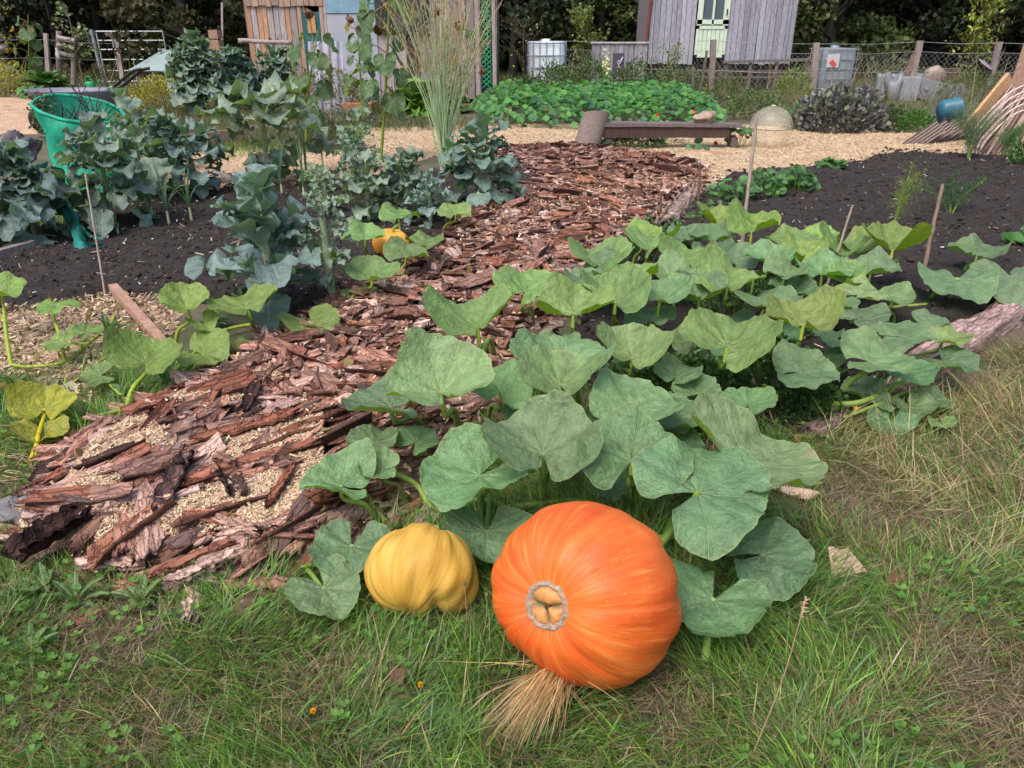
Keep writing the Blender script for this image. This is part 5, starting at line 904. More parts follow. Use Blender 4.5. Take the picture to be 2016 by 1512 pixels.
# ------------------------------------------------------------ low leafy plants on the right bed
def clump(mb, c, n, rad, hgt, size, cols, r, shape=.7, droop=0):
    P = rdir(n, r)*A([rad, rad, hgt])*(r.rand(n, 1)**.4); P[:, 2] = np.abs(P[:, 2]); leaves(mb, P+A(c), size*(.6+.8*r.rand(n)), tints(n, cols, .3, r), r, nrm(P+A([0, 0, .05])), shape, droop)
def bush(px, py, hwpx, toppy, n, size, cols, label, seed, name='bush', cat='bush', el=.4, group=None, stems=6, deep=.8, wob=.35, mat='leaf'):
    b = G(px, py, 0); Y = b[1]; k = depth(b)/FPX; H_ = max(.05, CAMZ+Y*tan(-TH+atan((756-toppy)/FPX))); r = np.random.RandomState(seed); R_ = hwpx*k; t = thing(name, label, cat, (b[0], b[1], 0), group); mb = MB()
    P = rdir(n, r); P[:, 2] = np.abs(P[:, 2])**.8; w = 1+wob*(fbm(P[:, 0]*2+5, P[:, 1]*2+P[:, 2]*3+5, 1.5, seed, 3)-.5)*2; P = P*w[:, None]*(.55+.45*r.rand(n, 1)**.5)*A([R_, R_*deep, H_])
    leaves(mb, P+b+A([0, 0, .02]), size*(.6+.8*r.rand(n)), tints(n, cols, .3, r), r, nrm(P/A([R_, R_*deep, H_])+A([0, 0, .3])), el); mb.obj('foliage', M[mat], t); mb = MB()
    for i in range(stems): a = r.rand()*6.28; tube(mb, [b+A([cos(a)*R_*.1, sin(a)*R_*.1, -.02]), b+A([cos(a)*R_*.35, sin(a)*R_*.3, H_*.5]), b+A([cos(a)*R_*.7*r.rand(), sin(a)*R_*.5, H_*.85])], [.006+.01*H_, .003], 5, (.6, .6, .5), 0, 8)
    mb.obj('stems', M['dead'], t); return t
GR = [(.05, .13, .03), (.07, .17, .04), (.10, .2, .05), (.035, .09, .025)]
def rleafplant(px, py, n, hpx, toppy, s, tint, label, seed, name, cat, group=None, cup=.15):
    """many roundish stalked leaves (nasturtium, strawberry)"""
    b = G(px, py, 0); k = depth(b)/FPX; H_ = CAMZ+b[1]*tan(-TH+atan((756-toppy)/FPX)); r = np.random.RandomState(seed); t = thing(name, label, cat, (b[0], b[1], 0), group); mb = MB(); ms = MB(); th = np.arange(12)*2*pi/12
    for i in range(n):
        a = r.rand()*6.28; q = r.rand()**.5; h = H_*(.35+.65*r.rand())*(1-.45*q*q); c = b+A([cos(a)*q*hpx*k, sin(a)*q*hpx*k*.7, h]); nn = nrm(A([r.randn()*.4, -.45+r.randn()*.35, 1.])); e1 = nrm(np.cross([0, 1., .1], nn)); e2 = np.cross(nn, e1); R_ = s*(.6+.7*r.rand()); w = 1+.10*np.cos(th*5+r.rand()*6)
        V = np.vstack([c, c+(np.cos(th)[:, None]*e1+np.sin(th)[:, None]*e2)*(R_*.55*w)[:, None]+nn*cup*R_*.35, c+(np.cos(th)[:, None]*e1+np.sin(th)[:, None]*e2)*(R_*w)[:, None]+nn*(cup*R_*(1+.5*np.sin(th*3+i)))[:, None]])
        Fq = [[1+j, 13+j, 13+(j+1) % 12, 1+(j+1) % 12] for j in range(12)]; tt = A(tint)*(.7+.6*r.rand()); o = mb.n; mb.add(V, Fq, tt); mb.f.append(A([[0, 1+j, 1+(j+1) % 12] for j in range(12)])+o)
        tube(ms, [A([c[0]*.6+b[0]*.4, c[1]*.6+b[1]*.4, 0]), c], [.002, .0015], 4, (.7, .9, .6))
    mb.obj('foliage', M['leaf'], t); ms.obj('stems', M['stalk'], t); return t
for i, (x, y, hw, ty, n, lb) in enumerate([(1440, 405, 52, 345, 60, 'strawberry plant nearest the edging plank'), (1500, 395, 50, 330, 70, 'strawberry plant behind the tall cane with fresh light leaves'), (1565, 385, 40, 322, 50, 'strawberry plant in the middle of the row'), (1545, 375, 40, 325, 45, 'dark leaved strawberry plant behind its neighbours'), (1632, 338, 30, 308, 40, 'small light green strawberry plant at the far end of the row'), (1400, 440, 60, 395, 70, 'feathery low weed patch at the near end of the strawberries')]):
    rleafplant(x, y, n, hw, ty, .035 if i < 5 else .018, (.06, .15, .045) if i != 3 else (.045, .1, .04), lb, 200+i, 'strawberry_plant' if i < 5 else 'weed', 'strawberry plant' if i < 5 else 'weed', 'strawberry plants in a row', .3)
rleafplant(2010, 490, 20, 40, 455, .04, (.06, .16, .04), 'small leafy plant at the right edge of the dark soil', 207, 'bean_plant', 'bean plant')
for i, (x, y, hw, ty, n, lb) in enumerate([(1290, 520, 80, 440, 260, 'low green weeds under the squash leaves near the edging plank'), (1340, 800, 150, 720, 500, 'low ferny weeds in the shade of the big squash leaves'), (1520, 780, 130, 700, 500, 'low weeds between the squash stalks in front of the log'), (1620, 950, 90, 880, 260, 'low weeds at the near side of the dark log'), (1480, 640, 120, 560, 300, 'weeds under the middle of the right squash plant')]):
    bush(x, y, hw, ty, n*6, .026, [(.035, .085, .025), (.05, .11, .03), (.025, .06, .02)], lb, 220+i, 'weed_patch', 'weeds', .4, deep=1.2, stems=3) if i != 3 else None
def feather(px, py, toppy, hw, n, label, seed, col, name='asparagus_fern', cat='asparagus', fine=.0014, dens=60):
    b = G(px, py, 0); k = depth(b)/FPX; H_ = CAMZ+b[1]*tan(-TH+atan((756-toppy)/FPX)); r = np.random.RandomState(seed); t = thing(name, label, cat, (b[0], b[1], 0)); ms = MB(); mb = MB()
    for i in range(n):
        a = r.rand()*6.28; x = hw*k*(.3+.8*r.rand()); P = smooth_path([b, b+A([cos(a)*x*.3, sin(a)*x*.2, H_*.5]), b+A([cos(a)*x, sin(a)*x*.5, H_*(.7+.35*r.rand())])], 30); tube(ms, P, [.004, .0015], 5, (1, 1.1, .8))
        q = P[r.randint(8, 30, dens)]; d = nrm(rdir(dens, r)+A([0, 0, .4])); L = (.3+.7*r.rand(dens))*H_*.28; m = 7; cs = q[:, None]+d[:, None]*(L[:, None]*np.linspace(.2, 1, m)[None])[..., None]; cs = cs.reshape(-1, 3); blades(mb, cs, .012+.022*r.rand(len(cs)), fine*1.6, r.rand(len(cs))*6.28, r.rand(len(cs)), tints(len(cs), col, .3, r), .2)
    ms.obj('stems', M['stalk'], t); mb.obj('foliage', M['grass'], t)
feather(1755, 458, 330, 40, 4, 'yellowish feathery asparagus fern on the dark soil', 231, [(.16, .24, .05), (.2, .26, .06)]); feather(1870, 430, 345, 95, 5, 'dark green feathery asparagus fern near the brown stake', 232, [(.03, .1, .04), (.05, .13, .05)], dens=110)
feather(1905, 318, 205, 58, 12, 'blue green feathery dill at the far corner of the right bed', 233, [(.09, .17, .10), (.12, .2, .12)], 'dill_plant', 'dill', dens=150); feather(1975, 310, 240, 60, 9, 'lower feathery dill in front of the reed bundle', 234, [(.08, .16, .07), (.1, .19, .09)], 'dill_plant', 'dill', dens=120)
# ------------------------------------------------------------ far garden
def Zat(py, Y): return CAMZ+Y*tan(-TH+atan((756-py)/FPX))
def up_post(mb, px, ty, by, w, px2=None, tint=(1, 1, 1), Y=None, top=None):
    p = G(px, by, 0) if Y is None else D(px, by, Y); q = D(px2 if px2 is not None else px, ty, p[1]); beam(mb, p-A([0, 0, .05]), q, w, w*.8, (0, 1, 0), tint, 6, w*.12, int(px)); return p, q
# bench
b0 = G(1170, 296, 0); Yb = b0[1]; zt = Zat(243, Yb); xl = D(1182, 250, Yb)[0]; xr = D(1462, 250, Yb)[0]
bn = thing('bench', 'low weathered plank bench on the wood chip path', 'bench', ((xl+xr)/2, Yb+.15, 0)); mb = MB(); beam(mb, (xl, Yb+.15, zt-.02), (xr, Yb+.15, zt-.035), .26, .045, tint=(.55, .5, .52), n=14, wob=.01); mb.obj('seat', M['wood'], bn, smooth=False)
mb = MB(); beam(mb, (xl+.03, Yb+.06, zt-.12), (xr-.15, Yb+.06, zt-.12), .035, .14, tint=(.26, .18, .16), n=8, wob=.006); mb.obj('apron', M['wood'], bn, smooth=False)
for x in (xl+.14, xr-.07): mb = MB(); box(mb, (x, Yb+.16, (zt-.19)/2), (.09, .2, zt-.19), tint=(.4, .35, .35)); mb.obj('leg', M['wood'], bn, smooth=False)
c = (D(1392, 238, Yb)[0], Yb+.14, zt); mb = MB(); ellip(mb, A(c)+A([0, 0, .06]), (.16, .10, .075), (1.0, .85, .8), 30, 40, .3, 5); q = mb.v[-1]; q += (fbm(q[:, 0], q[:, 2]+q[:, 1], 14, 3)[:, None]-.5)*.05; tag(mb.obj('stone', M['stone'], loc=c), 'knobbly pale stone lying on the bench', 'stone')
# half round tile leaning on the bench end
mb = MB(); pb_ = G(1150, 297, 0); pt = D(1172, 224, pb_[1]+.12); n = 12; th = np.linspace(-.15*pi, 1.15*pi, 22); V = []
for i in range(n):
    u = i/(n-1); c = pb_+(pt-pb_)*u+A([.02, 0, 0]); R_ = .175
    for a in th: V.append(c+A([-cos(a)*R_, -sin(a)*R_*.75+.05, (sin(a)*.045 if i == n-1 else 0)]))
V = A(V); cc = V+A([0, .025, 0])*1; mb.add(V, gridf(n, 22)[:, ::-1]); mb.add(V*1+A([0, .03, -.002]), gridf(n, 22)); top = V[-22:]; mb.add(np.vstack([top, top+A([0, .03, 0])]), gridf(2, 22)); tag(mb.obj('ridge_tile', M['conc'], loc=tuple(pb_)), 'brown half round clay ridge tile leaning against the left end of the bench', 'roof tile')
# cloche
s = NT('clear_cloche'); s.b.inputs['Base Color'].default_value = (.7, .66, .58, 1); s.b.inputs['Roughness'].default_value = .25; tb = s.n('BsdfTransparent'); tb.inputs[0].default_value = (.95, .92, .85, 1); mx = s.n('MixShader'); s.l(rng(s, s.noise(5, 4), .08, .38), mx.inputs[0]); s.l(tb.outputs[0], mx.inputs[1]); s.l(s.b.outputs[0], mx.inputs[2]); s.l(mx.outputs[0], s.out.inputs[0]); M['cloche'] = s.m
cc = G(1512, 291, 0); R_ = 41*depth(cc)/FPX; t = thing('cloche', 'round cloudy plastic garden cloche right of the bench', 'cloche', tuple(cc)); prof = [(R_*.62, .0), (R_*.78, R_*.25), (R_*.96, R_*.62), (R_, R_*.9), (R_*1.01, R_*.92)]; mb = MB(); lathe(mb, prof, tuple(cc), 44); mb.obj('base', M['cloche'], t)
mb = MB(); lathe(mb, [(R_*1.015, R_*.91)]+[(R_*cos(a), R_*.93+R_*.97*sin(a)) for a in np.linspace(.02, 1.5, 16)], tuple(cc), 44); mb.obj('dome', M['cloche'], t); mb = MB(); lathe(mb, [(.018, R_*1.88), (.03, R_*1.9), (.03, R_*1.93), (.002, R_*1.95)], tuple(cc), 16, (.6, .5, .4)); mb.obj('knob', M['plastic'], t); mb = MB(); lathe(mb, [(R_*1.0, R_*.90), (R_*1.03, R_*.905), (R_*1.03, R_*.93), (R_*1.0, R_*.935)], tuple(cc), 44, (.12, .1, .08)); mb.obj('seam', M['plastic'], t)
# nasturtiums: the bed, and the trailing plants by the bench
def nast_bed():
    r = np.random.RandomState(77); mb = MB(); poly = PX([(930, 215), (955, 252), (1060, 256), (1180, 262), (1420, 258), (1425, 238), (1380, 205), (1240, 196), (1000, 196)]); P = scatter(poly, 3300, r); n = len(P); ed = np.clip(pdist(P[:, 0], P[:, 1], poly)/.5, 0, 1); h = (.12+.34*ed**.5)*rs.rand(n)**.3*(.7+.3*fbm(P[:, 0], P[:, 1], 2, 91, 2)*2)*(.75+.3*r.rand(n)); th = np.arange(9)*2*pi/9
    R_ = .035+.035*r.rand(n); nn = nrm(np.stack([r.randn(n)*.35, -.75*(1.3-ed)+r.randn(n)*.3, np.ones(n)], -1)); e1 = nrm(np.cross(A([0, 1., .1]), nn)); e2 = np.cross(nn, e1); c = np.stack([P[:, 0], P[:, 1], h], -1)
    V = c[:, None]+(np.cos(th)[None, :, None]*e1[:, None]+np.sin(th)[None, :, None]*e2[:, None])*R_[:, None, None]*(1+.08*np.cos(th*4))[None, :, None]+nn[:, None]*(R_[:, None]*.22*(1+np.sin(th*2)[None]*.6))[..., None]; V = np.concatenate([V, c[:, None]], 1)
    Fc = A([[i, (i+1) % 9, 9] for i in range(9)]); mb.add(V.reshape(-1, 3), (Fc[None]+np.arange(n)[:, None, None]*10).reshape(-1, 3), np.repeat(tints(n, [(.045, .15, .03), (.06, .2, .04), (.09, .23, .05), (.04, .12, .05)], .25, r), 10, 0)); stuff(mb.obj('nasturtium_leaves', M['leaf']), 'thick bed of round bright green nasturtium leaves behind the bench', 'nasturtiums')
nast_bed()
def nflower(px, py, z, lab, s=.035, col=(.85, .13, .015), n=14):
    c = G(px, py, z); mb = MB(); t = thing('nasturtium_flower', lab, 'flower', tuple(c), 'orange nasturtium flowers'); leaves(mb, np.tile(c, (n, 1))+rs.randn(n, 3)*s*.25, s*1.1, col, updir=A([0, -.8, .4]), el=.6); mb.obj('petals', M['petal'], t); mb = MB(); tube(mb, [c, c+A([0, .05, -.05])], .003, 5); mb.obj('stem', M['stalk'], t)
rleafplant(1320, 284, 26, 75, 250, .05, (.05, .15, .06), 'trailing nasturtium with round leaves hanging in front of the bench', 301, 'nasturtium_plant', 'nasturtium', 'nasturtium plants by the bench'); rleafplant(1448, 292, 26, 34, 236, .045, (.07, .17, .06), 'nasturtium climbing at the right end of the bench beside the cloche', 302, 'nasturtium_plant', 'nasturtium', 'nasturtium plants by the bench'); rleafplant(1188, 294, 14, 16, 276, .03, (.08, .22, .05), 'small green weed at the foot of the ridge tile', 303, 'weed', 'weed'); rleafplant(1380, 300, 8, 30, 282, .04, (.06, .16, .06), 'pair of nasturtium leaves lying on the chips under the bench', 304, 'nasturtium_plant', 'nasturtium', 'nasturtium plants by the bench')
bush(1240, 292, 60, 270, 900, .035, [(.04, .07, .03), (.08, .09, .05), (.05, .1, .04)], 'dark weeds under the bench', 305, 'weeds', 'weeds')
for q in [(1460, 262, .2, 'largest orange nasturtium flower beside the cloche', .05), (1410, 282, .06, 'orange nasturtium flower near the ground in front of the bench', .04), (1432, 270, .14, 'small orange flower under the right end of the bench', .035), (1294, 226, .3, 'orange flower in the nasturtium bed above the bench', .035), (1368, 210, .3, 'orange flower at the far right of the nasturtium bed', .03), (1368, 221, .3, 'yellow orange flower just below the far right flower', .03), (1075, 217, .3, 'orange flower at the left of the nasturtium bed', .025), (1002, 214, .3, 'leftmost orange flower in the nasturtium bed', .025)]: nflower(*q)
# sage, dark sheeting soil edge
bush(1650, 258, 88, 174, 5200, .08, [(.13, .13, .175), (.20, .20, .25), (.09, .085, .12), (.15, .18, .16)], 'rounded purple grey sage bush beside the chip path', 310, 'sage_bush', 'sage', .36, wob=.22); bush(1568, 256, 30, 206, 1100, .045, [(.12, .2, .12), (.16, .24, .15)], 'pale green sage left of the purple sage', 311, 'sage_bush', 'sage', .24)
for i, q in enumerate([(1745, 258, 40, 208, 1500, 'green grey herb bush right of the purple sage', [(.05, .09, .04), (.09, .12, .06)]), (1800, 262, 34, 218, 1200, 'bright green herb behind the ridged tiles', [(.06, .15, .04), (.08, .18, .05)]), (1480, 235, 60, 178, 1700, 'light green bushy herb behind the cloche', [(.09, .15, .06), (.12, .18, .08), (.06, .1, .04)]), (1430, 215, 46, 150, 1400, 'scrubby growth around the rough post', [(.07, .11, .04), (.12, .13, .07)]), (1560, 205, 44, 140, 1200, 'yellow green weeds at the foot of the fence post', [(.14, .2, .05), (.1, .15, .05)]), (1330, 195, 70, 130, 2200, 'mixed green weeds behind the nasturtiums, near the forked stick', [(.07, .13, .05), (.11, .15, .08), (.05, .1, .04)]),
    (1760, 190, 60, 120, 1400, 'straggly bush in front of the rubble', [(.09, .12, .06), (.15, .13, .08)]), (1900, 200, 60, 130, 1500, 'green bush below the peach tree', [(.07, .12, .04), (.1, .14, .05)]), (660, 222, 95, 132, 4600, 'dying flower bed with tiny yellow spots under the sunflowers', [(.09, .1, .055), (.06, .08, .04), (.14, .13, .08), (.3, .22, .03)]), (560, 235, 60, 205, 1200, 'grey brown plants behind the tallest brassica', [(.09, .1, .07), (.12, .1, .08)]), (700, 250, 50, 218, 900, 'grey green lavender clump at the edge of the far path', [(.12, .15, .12), (.09, .12, .1)]), (1010, 215, 30, 165, 900, 'grassy green plant left of the nasturtium bed', [(.1, .17, .06), (.07, .13, .04)]), (2040, 330, 60, 268, 1500, 'green weeds at the right edge beside the reed bundle', [(.05, .12, .04), (.08, .15, .05)])]): bush(*q[:5], .045, q[6], q[5], 320+i, 'weed_bush' if i not in (0, 1, 2) else 'herb_bush', 'bush', .3)
bush(330, 216, 70, 152, 3600, .05, [(.3, .28, .05), (.22, .22, .06), (.38, .33, .08), (.14, .16, .05)], 'rounded yellow green bush behind the wheelbarrow handles', 340, 'yellow_bush', 'bush', .2); bush(255, 212, 50, 168, 1500, .05, [(.16, .14, .07), (.1, .11, .05)], 'brownish bush beside the yellow bush', 341, 'bush', 'bush', .2); bush(14, 190, 48, 118, 1800, .05, [(.33, .31, .08), (.2, .22, .07)], 'yellow flowering plant at the left edge', 342, 'yellow_bush', 'bush', .3)
bush(-10, 184, 36, 90, 900, .05, [(.35, .2, .06), (.12, .14, .06)], 'brown tinged plant in front of the stone pillar', 344, 'bush', 'bush', .3)
# comfrey and the lime green courgette
for i, q in enumerate([(500, 205, 50, 160, 1500, 'mixed flowering weeds between the two groups of brassicas', [(.08, .13, .05), (.12, .15, .07)]), (628, 180, 34, 128, 900, 'green climbing weed beside the corrugated sheet', [(.09, .14, .06), (.07, .12, .05)]), (215, 176, 50, 128, 900, 'brown and green weeds in front of the field gate', [(.12, .1, .06), (.08, .1, .04)]), (110, 172, 60, 128, 900, 'brambly scrub under the stile', [(.08, .08, .045), (.1, .08, .05)]), (1100, 150, 60, 118, 900, 'green scrub at the foot of the white water tank', [(.07, .11, .05), (.1, .13, .06)]), (640, 262, 50, 235, 900, 'low grey weeds at the edge of the orange chips', [(.1, .12, .08), (.12, .15, .09)])]): bush(*q[:5], .05, q[6], q[5], 360+i, 'weed_bush', 'bush', .3)
def bigleaf(px, py, n, hw, ty, col, label, seed, w=.35, name='leafy_plant', cat='leafy plant', ruff=.3, mat='weedleaf', droop=1.4, stalk=.12, lob=0):
    b = G(px, py, 0); k = depth(b)/FPX; H_ = CAMZ+b[1]*tan(-TH+atan((756-ty)/FPX)); r = np.random.RandomState(seed); t = thing(name, label, cat, (b[0], b[1], 0)); mb = MB()
    for i in range(n):
        f = i/n; e = .25+1.2*f; L = max(hw*k*1.15*(1-.25*f), H_*.8*f); kleaf(mb, b+A([r.randn()*.05, r.randn()*.05, H_*.2*f]), i*2.4+r.rand(), e, L, L*w*(.8+.4*r.rand()), seed*50+i, A(col[r.randint(len(col))])/A([.085, .17, .04]), droop, stalk, ruff, lob, 12, 5)
    mb.obj('foliage', M[mat], t); return t
bigleaf(97, 192, 64, 58, 116, [(.06, .17, .03), (.09, .22, .04), (.04, .11, .03)], 'comfrey plant with long pointed green leaves behind the wheelbarrow', 350, .34, 'comfrey_plant', 'comfrey')
bigleaf(820, 228, 46, 54, 140, [(.12, .26, .04), (.2, .34, .06), (.08, .18, .03)], 'lime green courgette plant behind the seeding stalks', 351, .8, 'courgette_plant', 'courgette', .8, droop=1.0, stalk=.4, lob=.3); bigleaf(885, 220, 26, 40, 150, [(.14, .26, .05), (.09, .2, .04)], 'second lime green courgette plant just right of the first', 352, .8, 'courgette_plant', 'courgette', .8, droop=1., stalk=.4)
bigleaf(470, 190, 20, 34, 118, [(.12, .22, .06), (.1, .2, .06)], 'light green dahlia like plant in front of the back brassicas', 353, .6, 'dahlia_plant', 'dahlia', .3)
for x, y, lb in ((430, 158, 'tiny pink flower low on the forked brassica'), (543, 163, 'tiny pink flower near the right back brassica')): nflower(x, y, .35, lb, .03, (.7, .06, .2)); 
# sunflowers: dying, drooping leaves, brown heads
def sunflower(px, py, ty, x2, leavesn, label, seed, heads=((0, 0),), yl=.3, Lf=.22):
    leavesn = int(leavesn*1.5); Lf *= 1.35
    b = G(px, py, 0); H_ = Zat(ty, b[1]); tp = D(x2, ty, b[1]); r = np.random.RandomState(seed); t = thing('sunflower', label, 'sunflower', tuple(b), 'withering sunflowers'); mb = MB(); SP = smooth_path([b, b+(tp-b)*.5+A([r.randn()*.05, 0, 0]), tp], 30); tube(mb, SP, [.02, .015, .008], 7, (.9, .85, .45)); mb.obj('stem', M['stalk'], t); ms = MB(); mm = MB()
    for i in range(leavesn):
        f = .25+.72*i/leavesn; q = SP[int(f*29)]; a = i*2.4+r.rand(); L = Lf*(.8+.5*r.rand()); d = A([cos(a), sin(a)*.7, 0]); e = q+d*L*.9+A([0, 0, L*.25]); tube(ms, [q, q+d*L*.5+A([0, 0, L*.3]), e], [.006, .004], 5, (.9, .7, .5), 0, 8)
        V, Fc, lp = leaf_mesh(L*.62, .1, -.25, .2, seed*30+i, 1.0, 8, 36); nn = nrm(d*1.0+A([0, 0, .35])+A([r.randn()*.2, -.5, 0])); dd = nrm(A([0, 0, -1])+nn*nn[2]+d*.2); dd = nrm(dd-nn*(dd@nn)); sd = np.cross(nn, dd); W = e+V[:, :1]*dd+V[:, 1:2]*sd+V[:, 2:]*nn
        c = A([.62, .68, .6]) if r.rand() > yl else A([1.7, .9, .3]) if r.rand() < .4 else A([.9, .8, .45]); mm.add(W, Fc, c*(.8+.4*r.rand()), lp)
    ms.obj('leaf_stalks', M['stalk'], t); mm.obj('foliage', M['pleaf'], t)
    for hx, hy in heads:
        e = D(hx, hy, b[1]-.02); q = SP[24]; mb = MB(); tube(mb, [q, (q+e)/2+A([0, 0, .12]), e+A([0, 0, .03])], [.008, .006], 5, (.4, .25, .15), 0, 14); lathe(mb, [(.01, .02), (.05, .012), (.06, -.005), (.04, -.015), (.005, -.012)], e, 14, (.16, .09, .07), ax=(.1, -.9, -.5)); leaves(mb, np.tile(e, (26, 1))+rs.randn(26, 3)*.03, .07, (.13, .07, .05)); mb.obj('flower_head', M['leaf'], t)
sunflower(602, 292, 60, 626, 10, 'leftmost withering sunflower with large drooping leaves before the shed', 401, ((608, 28),), .4, .2); sunflower(714, 235, 40, 704, 12, 'sunflower with black shrivelled leaves between the two tallest', 402, ((690, 40), (706, 58), (760, 12)), .35, .17); sunflower(750, 318, -60, 768, 12, 'tallest sunflower stem with drooping grey green leaves', 403, ((745, 60),), .3, .19); sunflower(690, 292, 250, 700, 5, 'short sunflower seedling with hanging leaves at the path edge', 404, (), .1, .12)
sunflower(905, 225, 40, 912, 8, 'sunflower with brown heads behind the seeding stalks', 405, ((862, 24), (952, 142), (900, 52)), .2, .14); sunflower(58, 182, 28, 55, 7, 'sunflower with drooping leaves by the left fence', 406, ((46, 52),), .1, .22); sunflower(258, 178, 70, 252, 6, 'bare stem with tiny yellow leaves in front of the gate', 407, (), .9, .06); sunflower(575, 130, 4, 570, 14, 'sapling like stem with small leaves in front of the planks', 408, (), .1, .07)
# small trees
def leafytree(px, py, ty, hw, label, seed, n, size, cols, trunk=.02, name='small_tree', lo=.3, bare=0, bmat='dead', ttint=(.5, .4, .35), el=.4, nb=14, group=None, Y=None, droop=.2, x2=0):
    b = G(px, py, 0) if Y is None else A([D(px, 100, Y)[0], Y, 0.]); H_ = Zat(ty, b[1]); k = depth(b)/FPX; R_ = hw*k; r = np.random.RandomState(seed); t = thing(name, label, 'tree', tuple(b), group); mb = MB(); TP = smooth_path([b-A([0, 0, .05]), b+A([r.randn()*.04, 0, H_*.4]), b+A([x2, 0, H_*.95])], 20); tube(mb, TP, [trunk, trunk*.7, trunk*.2], 8, ttint, 0, None, .15); mb.obj('trunk', M[bmat], t); mc = MB(); mb = MB()
    for i in range(nb):
        f = lo+(1-lo)*r.rand(); q = TP[int(f*19)]; a = r.rand()*6.28; L = R_*(1.15-.5*(f-lo)/(1-lo))*(.6+.6*r.rand()); e = q+A([cos(a)*L, sin(a)*L, L*(.5+.6*r.rand())]); BP = smooth_path([q, (q+e)/2+A([0, 0, -.03]), e], 12); tube(mb, BP, [trunk*.4, trunk*.12], 5, ttint)
        m = int(n/nb)
        for j in range(3 if bare else 1): w = BP[r.randint(4, 11)]; tube(mb, [w, w+rdir(1, r)[0]*L*.3+A([0, 0, L*.15])], [trunk*.2, trunk*.07], 4, ttint)
        if m: P = BP[r.randint(3, 12, m)]+r.randn(m, 3)*R_*.16; leaves(mc, P, size*(.6+.8*r.rand(m)), tints(m, cols, .3, r), r, None, el, droop)
    mb.obj('branches', M[bmat], t)
    if n: mc.obj('crown', M['leaf'], t)
    return t
leafytree(168, 180, 2, 30, 'slim young fruit tree with grey green leaves in front of the left fence', 501, 420, .10, [(.12, .17, .10), (.08, .13, .06), (.2, .24, .17)], .03, lo=.4, nb=18); leafytree(1030, 172, 40, 50, 'nearly bare gnarled fruit tree in front of the white water tank', 502, 60, .06, [(.15, .2, .06)], .035, 'bare_tree', .25, 1, nb=20, ttint=(.22, .19, .19)); leafytree(1905, 170, -60, 44, 'young peach tree with drooping yellow green leaves', 503, 900, .15, [(.16, .2, .04), (.22, .24, .05), (.1, .14, .04)], .05, 'peach_tree', .22, nb=34, ttint=(.3, .16, .13), el=.2, droop=.9)
leafytree(1310, 190, 70, 34, 'wispy sapling with tiny leaves in front of the wagon', 504, 340, .05, [(.12, .18, .06)], .012, 'sapling', .3, nb=16); leafytree(980, 190, 60, 30, 'thin sapling with sparse leaves left of the bare tree', 505, 220, .05, [(.1, .15, .05)], .012, 'sapling', .2, nb=14); leafytree(1150, 150, 0, 40, 'loose yellow green birch like tree behind the water tank', 506, 1100, .09, [(.14, .18, .05), (.09, .13, .04)], .04, 'sapling', .2, nb=26, Y=22.)
leafytree(20, 186, -40, 60, 'arching bramble like shrub with orange leaves at the top left corner', 507, 160, .1, [(.35, .22, .05), (.18, .18, .05)], .012, 'shrub', .3, nb=9)
# tomatoes and their canes
for i, q in enumerate([(1095, 198, 46, 118, 'tomato plant with yellowing fruit at the left of the tomato row'), (1165, 196, 44, 112, 'tomato plant in front of the grey fence panel'), (1240, 196, 44, 118, 'tomato plant next to the purple marked board'), (1040, 200, 30, 150, 'low tomato plant next to the bare tree')]):
    t = bush(*q[:4], 1500, .07, [(.07, .12, .05), (.11, .16, .07), (.05, .09, .04)], q[4], 520+i, 'tomato_plant', 'tomato plant', .22, 'tomato plants in a row')
for i, (x, y, z, c, lb) in enumerate([(1083, 165, .35, (.75, .3, .05), 'orange tomato at the left of the row'), (1087, 158, .4, (.7, .42, .08), 'yellow tomato above the orange one'), (1228, 171, .35, (.75, .2, .06), 'red orange tomato in the middle of the row'), (1222, 176, .3, (.75, .25, .08), 'orange tomato just below the red one'), (1260, 162, .4, (.5, .28, .13), 'brownish pear shaped fruit by the slanting cane')]):
    mb = MB(); c_ = G(x, y, z); t = thing('tomato', lb, 'tomato', tuple(c_), 'tomatoes on the plants'); ellip(mb, c_, (.045, .045, .042 if i < 4 else .07), c, 14, 20, .08, i); mb.obj('fruit', M['plastic'], t); mb = MB(); tube(mb, [c_+A([0, 0, .04]), c_+A([.02, .02, .09])], .004, 5); mb.obj('stem', M['stalk'], t)
for i, (x, y, x2, y2, lb) in enumerate([(1050, 200, 1053, 105, 'pale cane in front of the white tank'), (1117, 165, 1113, 105, 'short cane just right of the white tank'), (1122, 165, 1130, 103, 'slanting cane right of the white tank'), (1158, 160, 1170, 110, 'thick pale cane before the grey panel'), (1184, 185, 1182, 114, 'straight pale cane before the grey panel'), (1222, 190, 1211, 130, 'pale cane beside the purple marked board'), (1255, 170, 1262, 132, 'slanting cane with the brown fruit'), (1248, 196, 1267, 164, 'low slanting cane above the nasturtiums'), (1292, 190, 1277, 106, 'reddish forked stick behind the nasturtiums'), (598, 278, 613, 160, 'brown cane beside the leftmost sunflower'), (652, 250, 648, 90, 'thin pale cane among the sunflowers'), (1512, 165, 1508, 122, 'white peg in front of the wagon')]): cane((x, y), (x2, y2, 0.02), .012, lb, tint=(1.6, 1.5, 1.35) if i < 8 or i == 11 else (.9, .75, .7), name='cane' if i != 8 else 'stick', k=5)
